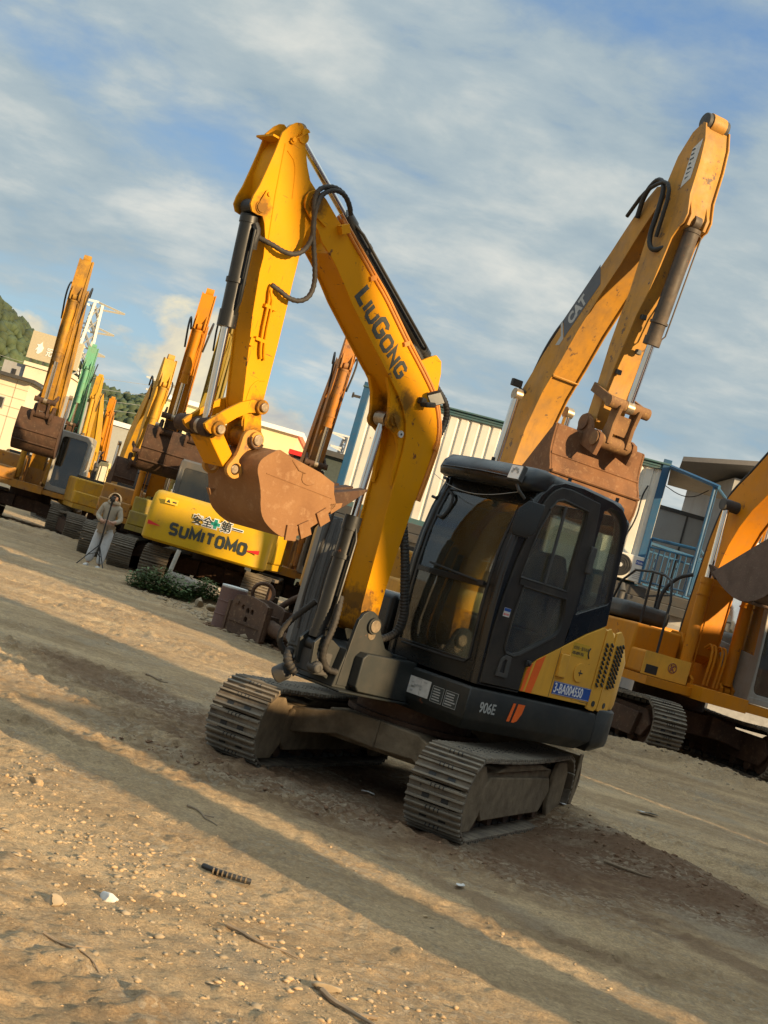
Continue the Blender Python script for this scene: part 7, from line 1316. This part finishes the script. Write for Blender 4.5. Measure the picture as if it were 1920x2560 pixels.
# small litter
def scrapbit(x, y, s, mat, lab, cat, rz=0, nm='paper_scrap'):
    g_ = random.Random(int(x * 100)); V = [(s * a + g_.uniform(-.1, .1) * s, s * b * 0.5 + g_.uniform(-.1, .1) * s, g_.uniform(0, 0.12) * s) for a in (-.5, 0, .5) for b in (-.5, 0, .5)]; F = [(i * 3 + j, i * 3 + j + 1, i * 3 + j + 4, i * 3 + j + 3) for i in range(2) for j in range(2)]
    o = mesh_np(nm, np.array(V), np.array(F), (mat,)); o.location = (x, y, G(x, y) + 0.012); o.rotation_euler = (0, 0, rz); so_ = o.modifiers.new('t', 'SOLIDIFY'); so_.thickness = 0.004; tag(o, lab, cat)
STK = simple('dry_stick', (0.23, 0.17, 0.11), 0.9, var=0.3)
def stick(x, y, l, rz, r_, lab, seed):
    g_ = random.Random(seed); m_ = MB(); m_.tube([(l * (k / 5 - 0.5), g_.uniform(-.06, .06) * l, G(x + l * (k / 5 - 0.5) * math.cos(rz), y + l * (k / 5 - 0.5) * math.sin(rz)) - G(x, y) + r_) for k in range(6)], [r_ * (1 - 0.12 * k) for k in range(6)], 6, smooth=1); m_.tube([(0, 0, r_), (l * 0.12, l * 0.16, r_ * 1.6)], r_ * 0.6, 5)
    o = m_.build('stick', STK); o.location = (x, y, G(x, y)); o.rotation_euler = (0, 0, rz); tag(o, lab, 'stick')
WP = simple('white_scrap', (0.62, 0.60, 0.56), 0.7, var=0.1)
scrapbit(0.44, 9.43, 0.09, WP, 'white paper scrap on the dark soil between the two tracks', 'litter'); scrapbit(0.96, 7.28, 0.07, WP, 'white paper scrap alone on the ground in front of the near track', 'litter', 1.0); scrapbit(3.28, 12.95, 0.22, simple('blue_grey_film', (0.38, 0.40, 0.40), 0.4), 'bluish plastic film on the bare ground right of the small machine', 'litter', 0.4, 'plastic_film'); scrapbit(2.0, 10.57, 0.06, WP, 'tiny white paper scrap on the dug soil behind the near track', 'litter', 2.0)
stick(-0.49, 7.25, 0.30, rad(-50), 0.007, 'crooked dry twig in the shade strip left of centre', 1); stick(0.0, 5.25, 0.34, rad(-25), 0.009, 'thick splintered stick among the stones at the bottom', 2); stick(-0.6, 4.55, 0.30, rad(-35), 0.006, 'thin stick at the bottom left corner', 3); stick(0.40, 4.78, 0.38, rad(-48), 0.012, 'dark plank-like stick at the bottom edge', 4); stick(2.27, 9.1, 0.36, rad(-40), 0.014, 'pale stick below the mound of dug soil', 5); stick(-1.61, 12.4, 0.25, rad(-20), 0.012, 'short stick far left of the tracks', 6)
hz2 = thing('hose_piece', 'short ribbed hose end with pale rings on the sunlit ground', 'hose', (-0.25, 6.11, G(-0.25, 6.11) + 0.012)); mb = MB(); mb.tube([(-0.10, 0.05, 0.0), (-0.04, -0.01, 0.008), (0.05, -0.03, 0.008), (0.13, -0.01, 0.004)], 0.014, 8, smooth=1); mb.build('sleeve', RUB, hz2); mb = MB()
for k in range(8): mb.cyl((-0.05 + 0.022 * k, -0.02 - 0.006 * math.sin(k / 2), 0.008), (-0.043 + 0.022 * k, -0.02 - 0.006 * math.sin(k / 2), 0.008), 0.0155, 8)
mb.build('ring', MUD, hz2)
for i, (x, y, r_, m_, lab) in enumerate(((-0.62, 5.32, 0.055, LBL, 'whitish angular rock, brightest stone at the lower left'), (-0.80, 5.05, 0.06, STG, 'broad flat grey rock just left of the whitish one'), (-1.35, 6.9, 0.06, STN, 'tan rock at the left edge of the sunlit ground'), (0.28, 4.95, 0.05, STG, 'grey rock near the plank-like stick at the bottom'))):
    o_ = mesh_np('rock', rock_np(ICO_V3, 300 + i, 0.45) * r_, ICO_F3, (m_,)); o_.location = (x, y, G(x, y) + r_ * 0.15); tag(o_, lab, 'rock')
